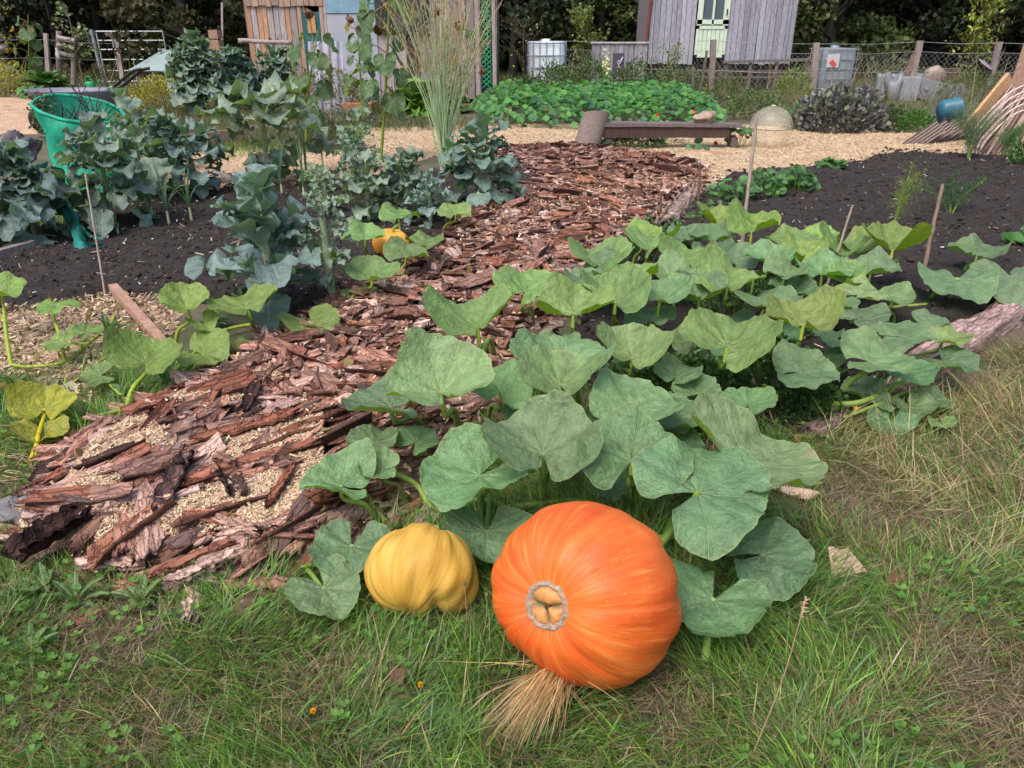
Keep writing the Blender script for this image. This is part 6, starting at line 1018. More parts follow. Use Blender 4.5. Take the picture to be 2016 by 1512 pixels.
# fences
def fence(posts, label, wires, mesh=None, w=.1, group=None, tint=(1, 1, 1)):
    p0 = G(posts[0][0], posts[0][2], 0); t = thing('wire_fence', label, 'fence', tuple(p0)); ends = []
    for i, (x, ty, by, x2) in enumerate(posts):
        mb = MB(); p = G(x, by, 0); q = D(x2, ty, p[1]); beam(mb, p-A([0, 0, .05]), q, w, w*.75, (0, 1, 0), A(tint)*(.85+.3*random.random()), 8, w*.14, i); mb.obj('post', M['wood'], t, smooth=False); ends.append((p, q))
    mb = MB()
    for f in wires:
        P = []
        for p, q in ends: P.append(p+(q-p)*f+A([0, -.03, 0]))
        Q = [P[0]]
        for a, b in zip(P[:-1], P[1:]): Q += [(a*.5+b*.5)-A([0, 0, .03]), b]
        tube(mb, Q, .005, 4)
    if mesh:
        for a, b in zip(range(len(ends)-1), range(1, len(ends))):
            (p, q), (p2, q2) = ends[a], ends[b]; n = int(np.linalg.norm(p2-p)/.11)
            for sgn in (1, -1):
                for i in range(-8, n+8):
                    pts = []
                    for j in range(9):
                        u = (i+sgn*j+(.25 if (i+j) % 2 else 0))/n; v = mesh[0]+(mesh[1]-mesh[0])*j/8
                        if 0 <= u <= 1: pts.append((p+(p2-p)*u)*(1-v)+(q+(q2-q)*u)*v+A([0, -.02, 0]))
                    if len(pts) > 1: tube(mb, pts, .0022, 3)
    mb.obj('wire', M['wire'], t); return t
fence([(1068, 78, 178, 1067), (1398, 78, 196, 1405), (1597, 84, 200, 1608), (1785, 80, 196, 1812), (1938, 82, 200, 1968), (2300, 90, 205, 2330)], 'wire and chicken mesh fence on rough grey posts at the far side of the garden', (.98, .82, .5), (.05, .8), .12, tint=(.95, .9, .9))
fence([(-120, 62, 186, -120), (97, 66, 182, 90), (244, 76, 178, 230)], 'wire fence on pale posts at the left', (.9, .6), None, .1, tint=(1.3, 1.25, 1.2))
def solo(px, ty, by, x2, w, label, tint=(1, 1, 1), name='post', mat='wood'): mb = MB(); p = G(px, by, 0); q = D(x2, ty, p[1]); beam(mb, p-A([0, 0, .05]), q, w, w*.7, (0, 1, 0), tint, 8, w*.2, 3); tag(mb.obj(name, M[mat], loc=tuple(p), smooth=False), label, name.replace('_', ' '))
solo(437, 5, 176, 437, .05, 'tall thin pale post behind the back brassicas', (1.3, 1.2, 1.2)); solo(1375, 100, 198, 1392, .05, 'dark leaning stick beside the rough post', (.5, .45, .42), 'stick'); solo(1362, 132, 196, 1364, .07, 'short dark post left of the rough post', (.7, .62, .6)); solo(1346, 196, 198, 1366, .05, 'fallen stick leaning behind the nasturtiums', (.6, .55, .5), 'stick') if 0 else None; solo(1765, 108, 196, 1800, .1, 'leaning brown half post beside the tilted fence post', (.8, .65, .5)); solo(598, 60, 110, 622, .08, 'pale plank leaning on the green door', (1.5, 1.1, .85), 'leaning_plank', 'woodx')
# stile of round logs, gate, stone pillar, glass sheet, seat planks
pk_ = G(125, 180, 0); t = thing('log_stile', 'small stile of pale round rails by the left fence', 'stile', tuple(pk_))
for x in (116, 145): mb = MB(); p = G(x, 180, 0); tube(mb, [p, D(x, 62 if x == 116 else 78, p[1])], .07, 8, (1.1, 1.05, 1.05)); mb.obj('post', M['wood'], t)
for y in (78, 93, 108): mb = MB(); tube(mb, [D(113, y-4, pk_[1]-.1), D(148, y+3, pk_[1]-.1)], .06, 8, (1.2, 1.15, 1.15)); mb.obj('rail', M['wood'], t)
g0 = G(212, 172, 0); Yg = g0[1]; t = thing('field_gate', 'grey galvanised metal field gate in front of the dark wood', 'gate', tuple(g0)); mb = MB(); ga = D(208, 126, Yg); ga[2] = 0; h1 = Zat(62, Yg); xe = D(312, 66, Yg)[0]
for z in (h1, h1*.84, h1*.68, h1*.5, h1*.3, .15): tube(mb, [(g0[0], Yg, z), (xe, Yg+.3, z)], .022, 6, (1, 1, 1))
for f in (.0, .22, .48, .74, 1): tube(mb, [(g0[0]+(xe-g0[0])*f, Yg+.3*f, .1), (g0[0]+(xe-g0[0])*f, Yg+.3*f, h1)], .022, 6)
mb.obj('bars', M['metal'], t); mb = MB(); tube(mb, [(g0[0]-.08, Yg, 0), (g0[0]-.12, Yg, h1+.05)], .05, 8, (.8, .8, .85)); mb.obj('gate_post', M['metal'], t)
sp = G(4, 181, 0); mb = MB(); r = np.random.RandomState(8); zz = 0
for i in range(6): h = .2+.06*r.rand(); w = .62-.05*i; ellip(mb, (sp[0]+r.randn()*.03, sp[1]+.2, zz+h/2), (w/2*1.15, .32, h*.62), tints(1, [(1, .9, .85), (1.1, 1.05, 1.05)])[0], 12, 16, .25, i); zz += h
tag(mb.obj('stone_pillar', M['stone'], loc=tuple(sp)), 'stacked pale stone pillar at the left edge', 'stone pillar')
mb = MB(); bt = D(113, 106, 21.3); lathe(mb, [(.01, -.12), (.05, -.11), (.055, 0), (.025, .08), (.02, .14), (.001, .145)], tuple(bt), 12, (.75, .8, .82)); tag(mb.obj('hanging_bottle', M['plastic'], loc=tuple(bt)), 'small clear plastic bottle hanging on the left fence wire', 'bottle')
M['glass'] = plain('pale_sheet', (.28, .36, .36), .3, 3, .12, .1)
mb = MB(); a, b = G(262, 150, .0), G(330, 148, .0); W = A([D(252, 138, 20.6), D(332, 140, 20.4), D(338, 97, 21.6), D(316, 100, 21.6)]); W2 = W*A([1, 1, 0]); mb.add(np.vstack([W, W+A([0, .03, -.03])]), [[0, 1, 2, 3], [7, 6, 5, 4], [0, 4, 5, 1], [1, 5, 6, 2], [2, 6, 7, 3], [3, 7, 4, 0]]); tag(mb.obj('roof_sheet', M['glass'], loc=tuple(a), smooth=False), 'pale bluish sheet leaning on rubble beside the gate', 'sheet')
rock(372, 62, (30, 10, 6), (.8, .7, .6), 'x') if 0 else None
mb = MB(); p = D(414, 78, 17.); 
for dx, dz, w, h in ((0, 0, .42, .2), (.12, .2, .18, .16)): box(mb, (p[0]+dx, 17., p[2]-.1+dz), (w, .3, h), tint=(1.0, .85, .75))
box(mb, (p[0], 17.02, (p[2]-.2)/2), (.3, .2, p[2]-.2), tint=(.7, .6, .55)); tag(mb.obj('wooden_box', M['woodx'], loc=(p[0], 17, 0), smooth=False), 'stacked weathered wooden boxes behind the back brassicas', 'wooden box')
mb = MB(); beam(mb, D(470, 80, 16.2), D(575, 84, 16.2), .08, .08, tint=(1.2, 1.1, 1.15), n=10, wob=.02); 
for x in (480, 566): pass
tag(mb.obj('log_rail', M['wood'], loc=tuple(D(520, 84, 16.2)*A([1, 1, 0]))), 'pale horizontal log rail in front of the timber shed', 'rail')
# ------------------------------------------------------------ timber shed, left
Ys = 18.; X_ = lambda px, Y=Ys: D(px, 60, Y)[0]
sh = thing('shed', 'patchwork garden shed of planks, blue and grey metal and dark tarpaulin', 'shed', ((X_(485)+X_(975))/2, Ys, 0)); H_ = 2.7
def planks(mb, x0, x1, z0, z1, Y, w, cols, r, th=.03, gap=.012):
    x = x0
    while x < x1-.02: ww = min(w*(.8+.4*r.rand()), x1-x); c = A(cols[r.randint(len(cols))])*(.85+.3*r.rand()); box(mb, (x+ww/2, Y+r.randn()*.004, (z0+z1)/2+r.randn()*.01), (ww-gap, th, z1-z0), tint=c, ry=r.randn()*.006); x += ww
r = np.random.RandomState(12); mb = MB(); planks(mb, X_(488), X_(604), .15, H_, Ys, .13, [(1.25, 1.2, 1.3), (1.6, 1.05, .68), (1.15, 1.12, 1.2), (1.2, 1.2, 1.25), (1.7, 1.1, .68)], r); mb.obj('plank_wall', M['wood'], sh, smooth=False)
mb = MB(); planks(mb, X_(490), X_(642), H_*.0+Zat(12, Ys), H_, Ys-.05, .14, [(1.3, 1.0, .8), (1.1, .95, .8)], r); mb.obj('gable_boards', M['wood'], sh, smooth=False)
mb = MB(); box(mb, ((X_(598)+X_(632))/2, Ys-.02, .95), (X_(632)-X_(598), .04, 1.6+.15), tint=(.02, .12, .13)); mb.obj('door', M['plastic'], sh, smooth=False); mb = MB(); box(mb, ((X_(608)+X_(624))/2, Ys-.06, Zat(48, Ys)), (X_(624)-X_(608), .03, .34), tint=(1.5, 1.1, .65)); mb.obj('notice_board', M['woodx'], sh, smooth=False)
mb = MB(); planks(mb, X_(632), X_(646), .1, H_, Ys-.03, .09, [(1.4, 1.2, 1.1)], r); planks(mb, X_(590), X_(598), .1, H_, Ys-.03, .09, [(1.5, 1.1, .9)], r); mb.obj('door_frame', M['wood'], sh, smooth=False)
M['bluemetal'] = plain('blue_metal_sheet', (.20, .34, .44), .4, 5, .2, .1); M['greymetal'] = plain('grey_metal_sheet', (.36, .38, .44), .45, 4, .15, .1, stretch=(1, 1, .3)); M['tarp'] = plain('dark_tarpaulin', (.045, .05, .048), .5, 4, .3, .6, .02)
mb = MB(); box(mb, ((X_(646)+X_(742))/2, Ys-.05, (Zat(26, Ys)+H_)/2), (X_(742)-X_(646), .03, H_-Zat(26, Ys))); mb.obj('blue_panel', M['bluemetal'], sh, smooth=False)
mb = MB(); box(mb, ((X_(646)+X_(742))/2, Ys-.03, Zat(26, Ys)/2+.0), (X_(742)-X_(646), .03, Zat(26, Ys)-.02)); mb.obj('grey_panel', M['greymetal'], sh, smooth=False)
mb = MB(); x = np.linspace(X_(742), X_(845), 40); z = np.linspace(Zat(68, Ys), H_, 20); XX, ZZ = np.meshgrid(x, z, indexing='ij'); mb.add(np.stack([XX, Ys-.08+.03*np.sin(XX*7)+.05*(fbm(XX, ZZ, 2.5, 9)-.5), ZZ+.02*np.sin(XX*4)], -1).reshape(-1, 3), gridf(40, 20)); mb.obj('tarpaulin', M['tarp'], sh)
mb = MB(); planks(mb, X_(742), X_(845), .1, Zat(64, Ys), Ys, .3, [(1.1, 1.05, 1.1), (.25, .2, .2), (1.2, 1.1, 1.1)], r); planks(mb, X_(845), X_(944), .1, H_, Ys, .16, [(1.1, 1, 1), (.9, .85, .85), (1.2, 1.05, 1.)], r); planks(mb, X_(968), X_(978), .1, H_, Ys-.04, .1, [(1.2, 1.1, 1.1)], r); planks(mb, X_(936), X_(946), .1, H_, Ys-.04, .1, [(1.3, 1.2, 1.3)], r); mb.obj('plank_wall', M['wood'], sh, smooth=False)
mb = MB(); box(mb, ((X_(946)+X_(968))/2, Ys+.02, 1.2), (X_(968)-X_(946), .03, 2.2), tint=(.015, .03, .025)); mb.obj('door', M['plastic'], sh, smooth=False); mb = MB()
for i in range(22):
    z = .3+i*.1; a, b = X_(947), X_(967)
    for s_ in (1, -1): tube(mb, [(a if s_ > 0 else b, Ys-.01, z), (b if s_ > 0 else a, Ys-.01, z+.18)], .012, 4, (.02, .28, .14))
mb.obj('trellis', M['plastic'], sh)
mb = MB(); box(mb, ((X_(485)+X_(978))/2, Ys+1.3, H_+.06), (X_(978)-X_(485)+.4, 3.1, .08), tint=(.5, .5, .5)); mb.obj('roof', M['wood'], sh, smooth=False); mb = MB()
for x in (X_(487), X_(976)): box(mb, (x, Ys+1.35, H_/2), (.05, 2.6, H_), tint=(.6, .5, .5))
box(mb, ((X_(487)+X_(976))/2, Ys+2.68, H_/2), (X_(976)-X_(487), .05, H_), tint=(.5, .45, .45)); mb.obj('side_wall', M['wood'], sh, smooth=False)
M['white'] = plain('weathered_white_sheet', (.33, .33, .40), .5, 5, .2, .15)
mb = MB(); Yw = 15.5; x = np.linspace(X_(594, Yw), X_(664, Yw), 60); z = np.linspace(.02, Zat(82, Yw), 6); XX, ZZ = np.meshgrid(x, z, indexing='ij'); mb.add(np.stack([XX, Yw+.3*ZZ+.03*np.sin(XX*38), ZZ], -1).reshape(-1, 3), gridf(60, 6)); mb.add(np.stack([XX, Yw+.3*ZZ+.03*np.sin(XX*38)+.01, ZZ], -1).reshape(-1, 3), gridf(60, 6)[:, ::-1]); tag(mb.obj('corrugated_sheet', M['white'], loc=(x[0], Yw, 0)), 'pale corrugated sheet leaning in front of the shed door', 'corrugated sheet')
mb = MB(); box(mb, (D(700, 150, 15.4)[0], 15.4, .12), (.55, .3, .2), tint=(1.2, .8, .6)); box(mb, (D(800, 140, 16)[0], 16., .2), (.8, .5, .3), tint=(.5, .3, .25)); tag(mb.obj('timber_stack', M['woodx'], loc=(D(700, 150, 15.4)[0], 15.4, 0), smooth=False), 'low stack of brown timber blocks under the tarpaulin', 'timber')
# ------------------------------------------------------------ wagon
Yw = 22.; XW = lambda px: D(px, 80, Yw)[0]; z0, z1 = Zat(126, Yw), 3.0; xa, xb = XW(1277), XW(1560); r = np.random.RandomState(21)
wg = thing('shepherds_hut', 'grey timber clad hut on a raised chassis with a pale green stable door', 'hut', ((xa+xb)/2, Yw, 0)); GP = [(1.25, 1.4, 1.7), (1.1, 1.25, 1.55), (1.35, 1.48, 1.75), (.95, 1.05, 1.32)]
mb = MB(); planks(mb, xa, XW(1366), z0, z1, Yw, .13, GP, r); planks(mb, XW(1429), xb, z0, z1, Yw, .13, GP, r); planks(mb, XW(1366), XW(1429), Zat(-5, Yw)+.5, z1, Yw, .13, GP, r); mb.obj('plank_wall', M['wood'], wg, smooth=False)
mb = MB(); xc = XW(1600); n = 16
for i in range(n):
    u = (i+.5)/n; L = (xc-xb)/n*1.06; box(mb, (xb+(xc-xb)*u, Yw+.0+u*2.0, (z0+z1)/2+r.randn()*.02), (L*3.2, .03, z1-z0+r.rand()*.06), rz=math.atan2(2.0, xc-xb), tint=A([(.95, .85, .85), (.6, .5, .5), (1.15, 1.05, 1.05)][r.randint(3)])) if i % 1 == 0 else None
mb.obj('end_wall', M['wood'], wg, smooth=False)
M['mint'] = plain('pale_green_paint', (.58, .68, .54), .5, 9, .1, .15); d0x, d1x = XW(1368), XW(1428); zd = Zat(113, Yw); zm = Zat(50, Yw); ztp = 2.62; mb = MB(); n = 6
for i in range(n): w = (d1x-d0x-.14)/n; box(mb, (d0x+.07+w*(i+.5), Yw-.05, (zd+zm)/2), (w-.012, .03, zm-zd-.14), tint=(.97, 1, .97))
for b_ in (((d0x+d1x)/2, zd+.035, d1x-d0x, .07), ((d0x+d1x)/2, zm-.045, d1x-d0x, .08), (d0x+.035, (zd+zm)/2, .07, zm-zd), (d1x-.035, (zd+zm)/2, .07, zm-zd)): box(mb, (b_[0], Yw-.065, b_[1]), (b_[2], .035, b_[3]))
lowd = mb.obj('lower_door', M['mint'], wg, smooth=False); mb = MB()
for b_ in (((d0x+d1x)/2, zm+.08, d1x-d0x+.03, .11), ((d0x+d1x)/2, ztp, d1x-d0x, .12), (d0x+.06, (zm+ztp)/2, .13, ztp-zm), (d1x-.06, (zm+ztp)/2, .15, ztp-zm), ((d0x+d1x)/2, (zm+ztp)/2, .05, ztp-zm)): box(mb, (b_[0], Yw-.07, b_[1]), (b_[2], .05, b_[3]))
upd = mb.obj('upper_door', M['mint'], wg, smooth=False); s = NT('window_glass'); s.b.inputs['Base Color'].default_value = (.09, .11, .14, 1); s.b.inputs['Roughness'].default_value = .08; mb = MB(); box(mb, ((d0x+d1x)/2, Yw-.04, (zm+ztp)/2), (d1x-d0x-.16, .01, ztp-zm-.2)); mb.obj('pane', s.m, upd, smooth=False)
mb = MB(); tube(mb, [(d1x-.06, Yw-.12, zm+.24), (d1x-.06, Yw-.12, zm+.38)], .018, 6, (.02, .02, .02)); mb.obj('handle', M['plastic'], upd)
mb = MB(); nr_ = 12; xs_ = np.linspace(xa-.15, xc+.1, 2); th = np.linspace(0, pi, nr_); V = [(x, Yw+1.1-1.3*cos(a), z1+.45*sin(a)) for x in xs_ for a in th]; mb.add(V, gridf(2, nr_)); mb.add(A(V)+A([0, 0, -.05]), gridf(2, nr_)[:, ::-1], (.5, .5, .5)); mb.obj('roof', M['greymetal'], wg)
mb = MB(); box(mb, ((xa+xb)/2, Yw+1.15, z0-.06), (xb-xa, 2.1, .12), tint=(.12, .11, .12)); box(mb, (xa+.02, Yw+1.1, (z0+z1)/2), (.04, 2.2, z1-z0), tint=(.7, .7, .8)); box(mb, ((xa+xc)/2, Yw+2.2, (z0+z1)/2), (xc-xa, .04, z1-z0), tint=(.5, .5, .55)); mb.obj('chassis', M['wood'], wg, smooth=False)
for x in (xa+.7, xb-.7):
    for y in (.25, 2.0): mb = MB(); lathe(mb, [(.06, -.05), (.27, -.05), (.3, -.03), (.3, .03), (.27, .05), (.06, .05)], (x, Yw+y, .3), 24, (.03, .03, .035), ax=(0, 1, 0)); mb.obj('wheel', M['plastic'], wg)
mb = MB(); tube(mb, [(XW(1268), Yw-.1, .3), (XW(1279), Yw-.05, 3.0)], .045, 8, (.55, .22, .16)); mb.obj('downpipe', M['wood'], wg)
mb = MB(); Yt = 20.8; beam(mb, D(1424, 122, Yt), D(1605, 117, Yt), .18, .06, tint=(.55, .5, .55), n=6)
for x in (1432, 1478, 1530, 1590): p = D(x, 120, Yt); beam(mb, (p[0], Yt, 0), tuple(p), .07, .07, (0, 1, 0), (.6, .5, .48))
for y in (140, 152): beam(mb, D(1330, y, Yt), D(1570, y, Yt), .04, .05, tint=(.5, .42, .4))
tag(mb.obj('trestle', M['wood'], loc=(XW(1500), Yt, 0), smooth=False), 'long weathered trestle rail in front of the hut', 'rail')
mb = MB(); xq = np.linspace(D(1165, 90, 20)[0], D(1276, 90, 20)[0], 14); r = np.random.RandomState(5); planks(mb, xq[0], xq[-1], .05, Zat(86, 20), 20., .11, [(1.0, 1.1, 1.3), (.9, .98, 1.2), (1.1, 1.18, 1.35)], r); box(mb, ((xq[0]+xq[-1])/2, 20., Zat(85, 20)+.01), (xq[-1]-xq[0]+.04, .1, .03), tint=(1.8, 1.8, 1.9)); tag(mb.obj('fence_panel', M['wood'], loc=(xq[0], 20, 0), smooth=False), 'low grey vertical board panel between the water tank and the hut', 'fence panel')
# board with a pale purple brush mark
t = thing('painted_board', 'small dark board with a pale purple brush mark in front of the grey panel', 'sign', tuple(D(1218, 150, 19)*A([1, 1, 0]))); mb = MB(); box(mb, (D(1217, 128, 19)[0], 19., Zat(128, 19)), (.26, .03, .5), tint=(.3, .3, .42)); mb.obj('board', M['wood'], t, smooth=False); mb = MB(); pts = [(1216, 126), (1217, 121), (1222, 119), (1226, 112), (1224, 120), (1218, 127), (1221, 133), (1224, 139)]; P = [D(x, y, 18.97) for x, y in pts]; tube(mb, P, [.008, .016, .008], 6, (.62, .45, .8), 0, 40); mb.obj('brush_mark', M['plastic'], t)
t = thing('potted_flowers', 'white flowers in front of the grey board panel', 'flowers', tuple(D(1195, 150, 18.5)*A([1, 1, 0]))); mb = MB(); p = D(1195, 128, 18.5); n = 90; P = p+rs.randn(n, 3)*A([.04, .03, .12]); leaves(mb, P, .08, (.75, .75, .7)); mb.obj('petals', M['petal'], t); mb = MB()
for i in range(12): q = P[i*5]; tube(mb, [(q[0], q[1], 0), tuple(q)], .006, 4, (.6, .8, .5))
mb.obj('stems', M['stalk'], t)
# water tanks in cages
def tank(px, py, ty, hw, label, tint, Y, sticker=False):
    c = D(px, 100, Y); k = depth(c)/FPX; W = hw*2*k; H2 = Zat(ty, Y)-.12; t = thing('water_tank', label, 'water tank', (c[0], Y, 0)); mb = MB(); n = 14; V = []
    for i in range(10):
        u = i/9; f = 1-.06*(abs(u*2-1)**6)+.012*math.sin(u*20)
        for j in range(40):
            a = j*2*pi/40; s_ = 4.5; x = math.copysign(abs(cos(a))**(2/s_), cos(a)); y = math.copysign(abs(sin(a))**(2/s_), sin(a)); V.append((c[0]+x*W/2*f, Y+W/2+y*W/2*f, .14+u*H2))
    mb.add(A(V), gridf(10, 40, True)[:, ::-1], tint); tp = A(V[-40:]); mb.add(np.vstack([tp, tp.mean(0)]), [[i, (i+1) % 40, 40] for i in range(40)], tint); mb.obj('tank', M['plastic'], t); mb = MB(); a0, a1, y0, y1 = c[0]-W/2-.02, c[0]+W/2+.02, Y-.02, Y+W+.02
    for z in np.linspace(.16, .14+H2*.97, 5): tube(mb, [(a0, y0, z), (a1, y0, z), (a1, y1, z), (a0, y1, z), (a0, y0, z)], .012, 5)
    for x in np.linspace(a0, a1, 7): tube(mb, [(x, y0, .14), (x, y0, .14+H2)], .010, 5); tube(mb, [(x, y1, .14), (x, y1, .14+H2)], .010, 5)
    for y in np.linspace(y0, y1, 7): tube(mb, [(a0, y, .14), (a0, y, .14+H2)], .010, 5); tube(mb, [(a1, y, .14), (a1, y, .14+H2)], .010, 5)
    mb.obj('cage', M['wire'], t); mb = MB(); box(mb, (c[0], Y+W/2, .06), (W*1.05, W*1.05, .12), tint=(.8, .7, .65)); mb.obj('pallet', M['wood'], t, smooth=False); mb = MB(); lathe(mb, [(.1, 0), (.1, .05), (.01, .06)], (c[0], Y+W/2, .14+H2), 16, tint); mb.obj('lid', M['plastic'], t)
    if sticker: mb = MB(); box(mb, (c[0]-.18, Y-.04, .8), (.3, .01, .3), tint=(.5, .5, .52)); box(mb, (c[0]-.18, Y-.05, .74), (.16, .01, .1), tint=(.6, .06, .05), ry=.78); mb.obj('sticker', M['plastic'], t, smooth=False)
tank(1076, 0, 84, 38, 'white plastic water tank in a metal cage behind the bare tree', (.72, .80, .88), 19.); tank(1657, 0, 97, 36, 'translucent grey water tank in a metal cage behind the fence', (.24, .28, .33), 20., True)
# rubble behind the fence, tiles, barrel, reeds
r = np.random.RandomState(31)
t = thing('rubble_heap', 'heap of grey sheets, sacks and firewood behind the leaning posts', 'rubble', tuple(D(1810, 150, 19)*A([1, 1, 0])))
for nm, cfg in (('sheet', [(1775, 140, .9, .5, .35, (.3, .32, .36)), (1850, 148, 1.2, .8, .05, (.25, .27, .3))]), ('sack', [(1830, 148, .5, .3, .3, (.3, .24, .21)), (1760, 145, .45, .3, .4, (.2, .21, .23))]), ('firewood', [(1765, 165, .5, .3, .15, (.45, .28, .15)), (1870, 125, .6, .1, .1, (.45, .38, .33)), (1845, 165, .9, .6, .2, (.12, .1, .1))])):
    mb = MB()
    for x, y, w, d_, h, c in cfg:
        p = D(x, y, 19.); ellip(mb, (p[0], 18.9, .3), (w/2, d_/2, .3), c, 12, 18, .5, int(x)) if nm == 'sack' else box(mb, (p[0], 19.+r.rand()*.3, max(.1, p[2]-.1)*.5), (w, d_, max(.1, p[2]-.1)), rz=r.randn()*.4, tint=c, ry=r.randn()*.12, rx=.1)
    mb.obj(nm, M['plastic'] if nm != 'firewood' else M['woodx'], t, smooth=nm == 'sack')
s = G(1788, 281, 0); 
for i in range(5):
    mb = MB(); a = G(1775+i*22, 283-i*1, .02); u = A([.62, .12, .42+.0*i])*.75; n = 40; v = np.linspace(0, 1, n); prof = .025*np.sin(v*2*pi*2.5)**2; sd = nrm(A([.55, -.3, -.62]))*.34; nn = nrm(np.cross(u, sd)); V = np.stack([a+A([0, .05*i, .0])+u*f+sd*(vv-.0)*.6+nn*pp for f in np.linspace(0, 1, 6) for vv, pp in zip(v, prof)]); V[:, 2] = np.maximum(V[:, 2], .01)
    mb.add(V, gridf(6, n)); mb.add(V+nn*.02, gridf(6, n)[:, ::-1]); e = A(V).reshape(6, n, 3); mb.add(np.vstack([e[:, 0], e[:, 0]+nn*.02]), gridf(2, 6)); mb.add(np.vstack([e[:, -1], e[:, -1]+nn*.02]), gridf(2, 6)); mb.add(np.vstack([e[0], e[0]+nn*.02]), gridf(2, n))
    tag(mb.obj('roof_tile', M['conc'], loc=tuple(a)), ['leftmost ridged brown roof tile of the leaning stack', 'second ridged roof tile from the left in the leaning stack', 'middle ridged roof tile of the leaning stack', 'fourth ridged roof tile, half behind the middle one', 'rightmost ridged roof tile beside the dill'][i], 'roof tile', 'ridged roof tiles leaning in a stack')
bc = G(1868, 250, 0); Zb = Zat(212, bc[1]); t = thing('compost_bin', 'blue plastic tub lying upside down on a black crate behind the tiles', 'tub', tuple(bc)); mb = MB(); lathe(mb, [(.001, 0), (.12, .0), (.15, .04), (.17, .3), (.18, .31), (.13, .34), (.001, .36)], (bc[0]-.22, bc[1], Zb-.04), 28, (.04, .14, .21), ax=(1, 0, .12), sq=(1, 1)); mb.obj('tub', M['plastic'], t); mb = MB(); box(mb, (bc[0], bc[1]+.02, (Zb-.15)/2), (.5, .35, max(.1, Zb-.15)), tint=(.02, .025, .05)); mb.obj('crate', M['plastic'], t, smooth=False)
rb = G(2010, 300, 0); Yr = rb[1]; t = thing('reed_bundle', 'fan of pale reeds and canes leaning up to the right of the dill', 'reeds', tuple(rb)); mb = MB(); r = np.random.RandomState(17)
for i in range(110):
    f = r.rand(); a = G(1890+200*f, 300+r.randn()*4, 0); b = D(1990+150*f, 165+r.rand()*25, Yr+.5+.3*r.rand()); tube(mb, [a, (a+b)/2+A([0, 0, -.02+.04*r.rand()]), b], .010+.006*r.rand(), 5, A([1.2, 1.05, 1.05])*(.5+.8*r.rand()), 0, 6)
mb.obj('reeds', M['cane'], t); mb = MB()
for i in range(5): a = D(1912+i*7, 262+i*4, Yr-.35); b = D(2090, 150+i*16, Yr-.1); tube(mb, [a-A([.02, 0, .25]), a, (a+b)/2+A([-.1, 0, .16]), b], .012, 6, (1.9, 1.8, 2.1), 0, 20)
mb.obj('hoops', M['cane'], t)
board((1905, 232), (2030, 232), .04, .16, 'pale sawn plank leaning up to the right above the tiles', 'woodx', (1.5, 1.25, .85), 'leaning_plank', 'plank', .0, .0) if 0 else None
mb = MB(); p = G(1895, 262, .12); q = D(1988, 152, p[1]+.3); beam(mb, p, q, .05, .17, (0, 0, 1), (1.55, 1.25, .85), 8, .01); tag(mb.obj('leaning_plank', M['woodx'], loc=tuple(p), smooth=False), 'pale sawn plank slanting up to the right above the roof tiles', 'plank')
mb = MB(); p = D(2006, 150, p[1]+.5); W = .5; box(mb, (p[0]+.18, p[1], p[2]+.13), (W, .03, .62), tint=(1.1, .95, .9), ry=.08); box(mb, (p[0]+.18, p[1]+.03, (p[2]-.1)/2), (.08, .06, p[2]), tint=(.8, .7, .65)); tag(mb.obj('leaning_board', M['woodx'], loc=(p[0], p[1], 0), smooth=False), 'grey brown square board standing at the right edge', 'board')
mb = MB(); p = D(1940, 128, G(1938, 200)[1]-.06); lathe(mb, [(.001, 0), (.16, .01), (.17, .015), (.16, .02), (.001, .03)], tuple(p), 24, (.28, .22, .27), ax=(.5, -.5, .9), sq=(1.2, .8)); tag(mb.obj('metal_plate', M['plastic'], loc=tuple(p)), 'dull purple metal plate hung on the right fence post', 'plate')
board((1792, 282), (1768, 276), .02, .10, 'thin pale offcut lying on the chips before the roof tiles', 'woodx', (1.6, 1.5, 1.6), 'offcut', 'offcut', .01, .01); board((1363, 297), (1440, 303), .03, .03, 'thin pale stick lying on the chips before the bench', 'woodx', (1.3, 1.1, 1.1), 'stick', 'stick', .03, .03)
mb = MB(); q = [G(x, y, .08) for x, y in ((1175, 300), (1210, 301), (1238, 299), (1262, 292))]; tube(mb, q, [.012, .018, .006], 6, (.3, .22, .22), 0, 16); tag(mb.obj('stick', M['dead'], loc=tuple(q[0])), 'dark curved stick lying in front of the ridge tile', 'stick')
for i in range(5):
    x, y = [(1160, 299), (1700, 262), (1832, 303), (1230, 300), (690, 345)][i]; rock(x, y, (9+i, 7, 5), (.7+.1*i, .6, .55), ['small brown stone beside the foot of the ridge tile', 'dark small stone at the foot of the purple sage', 'whitish flat stone at the corner of the right soil bed', 'brown clod under the bench', 'grey stone behind the bright green brassica'][i], seed=60+i)
# tall weed stems at the fence
mb = MB(); n = 420; P = np.concatenate([scatter(PX([(1540, 175), (1780, 175), (1780, 215), (1540, 215)]), 160), scatter(PX([(1780, 175), (2050, 175), (2050, 215), (1780, 215)]), 90), scatter(PX([(1300, 170), (1560, 170), (1560, 205), (1300, 205)]), 90), scatter(PX([(0, 168), (330, 168), (330, 184), (0, 184)]), 80)]); n = len(P)
blades(mb, np.stack([P[:, 0], P[:, 1], P[:, 0]*0], -1), .7+.6*rs.rand(n), .012, rs.rand(n)*6.28, .15+.4*rs.rand(n), tints(n, [(.35, .27, .17), (.28, .2, .12), (.2, .2, .1)], .2), .3); stuff(mb.obj('tall_dry_grass', M['grass']), 'tall dry grass stems along the wire fence', 'grass')
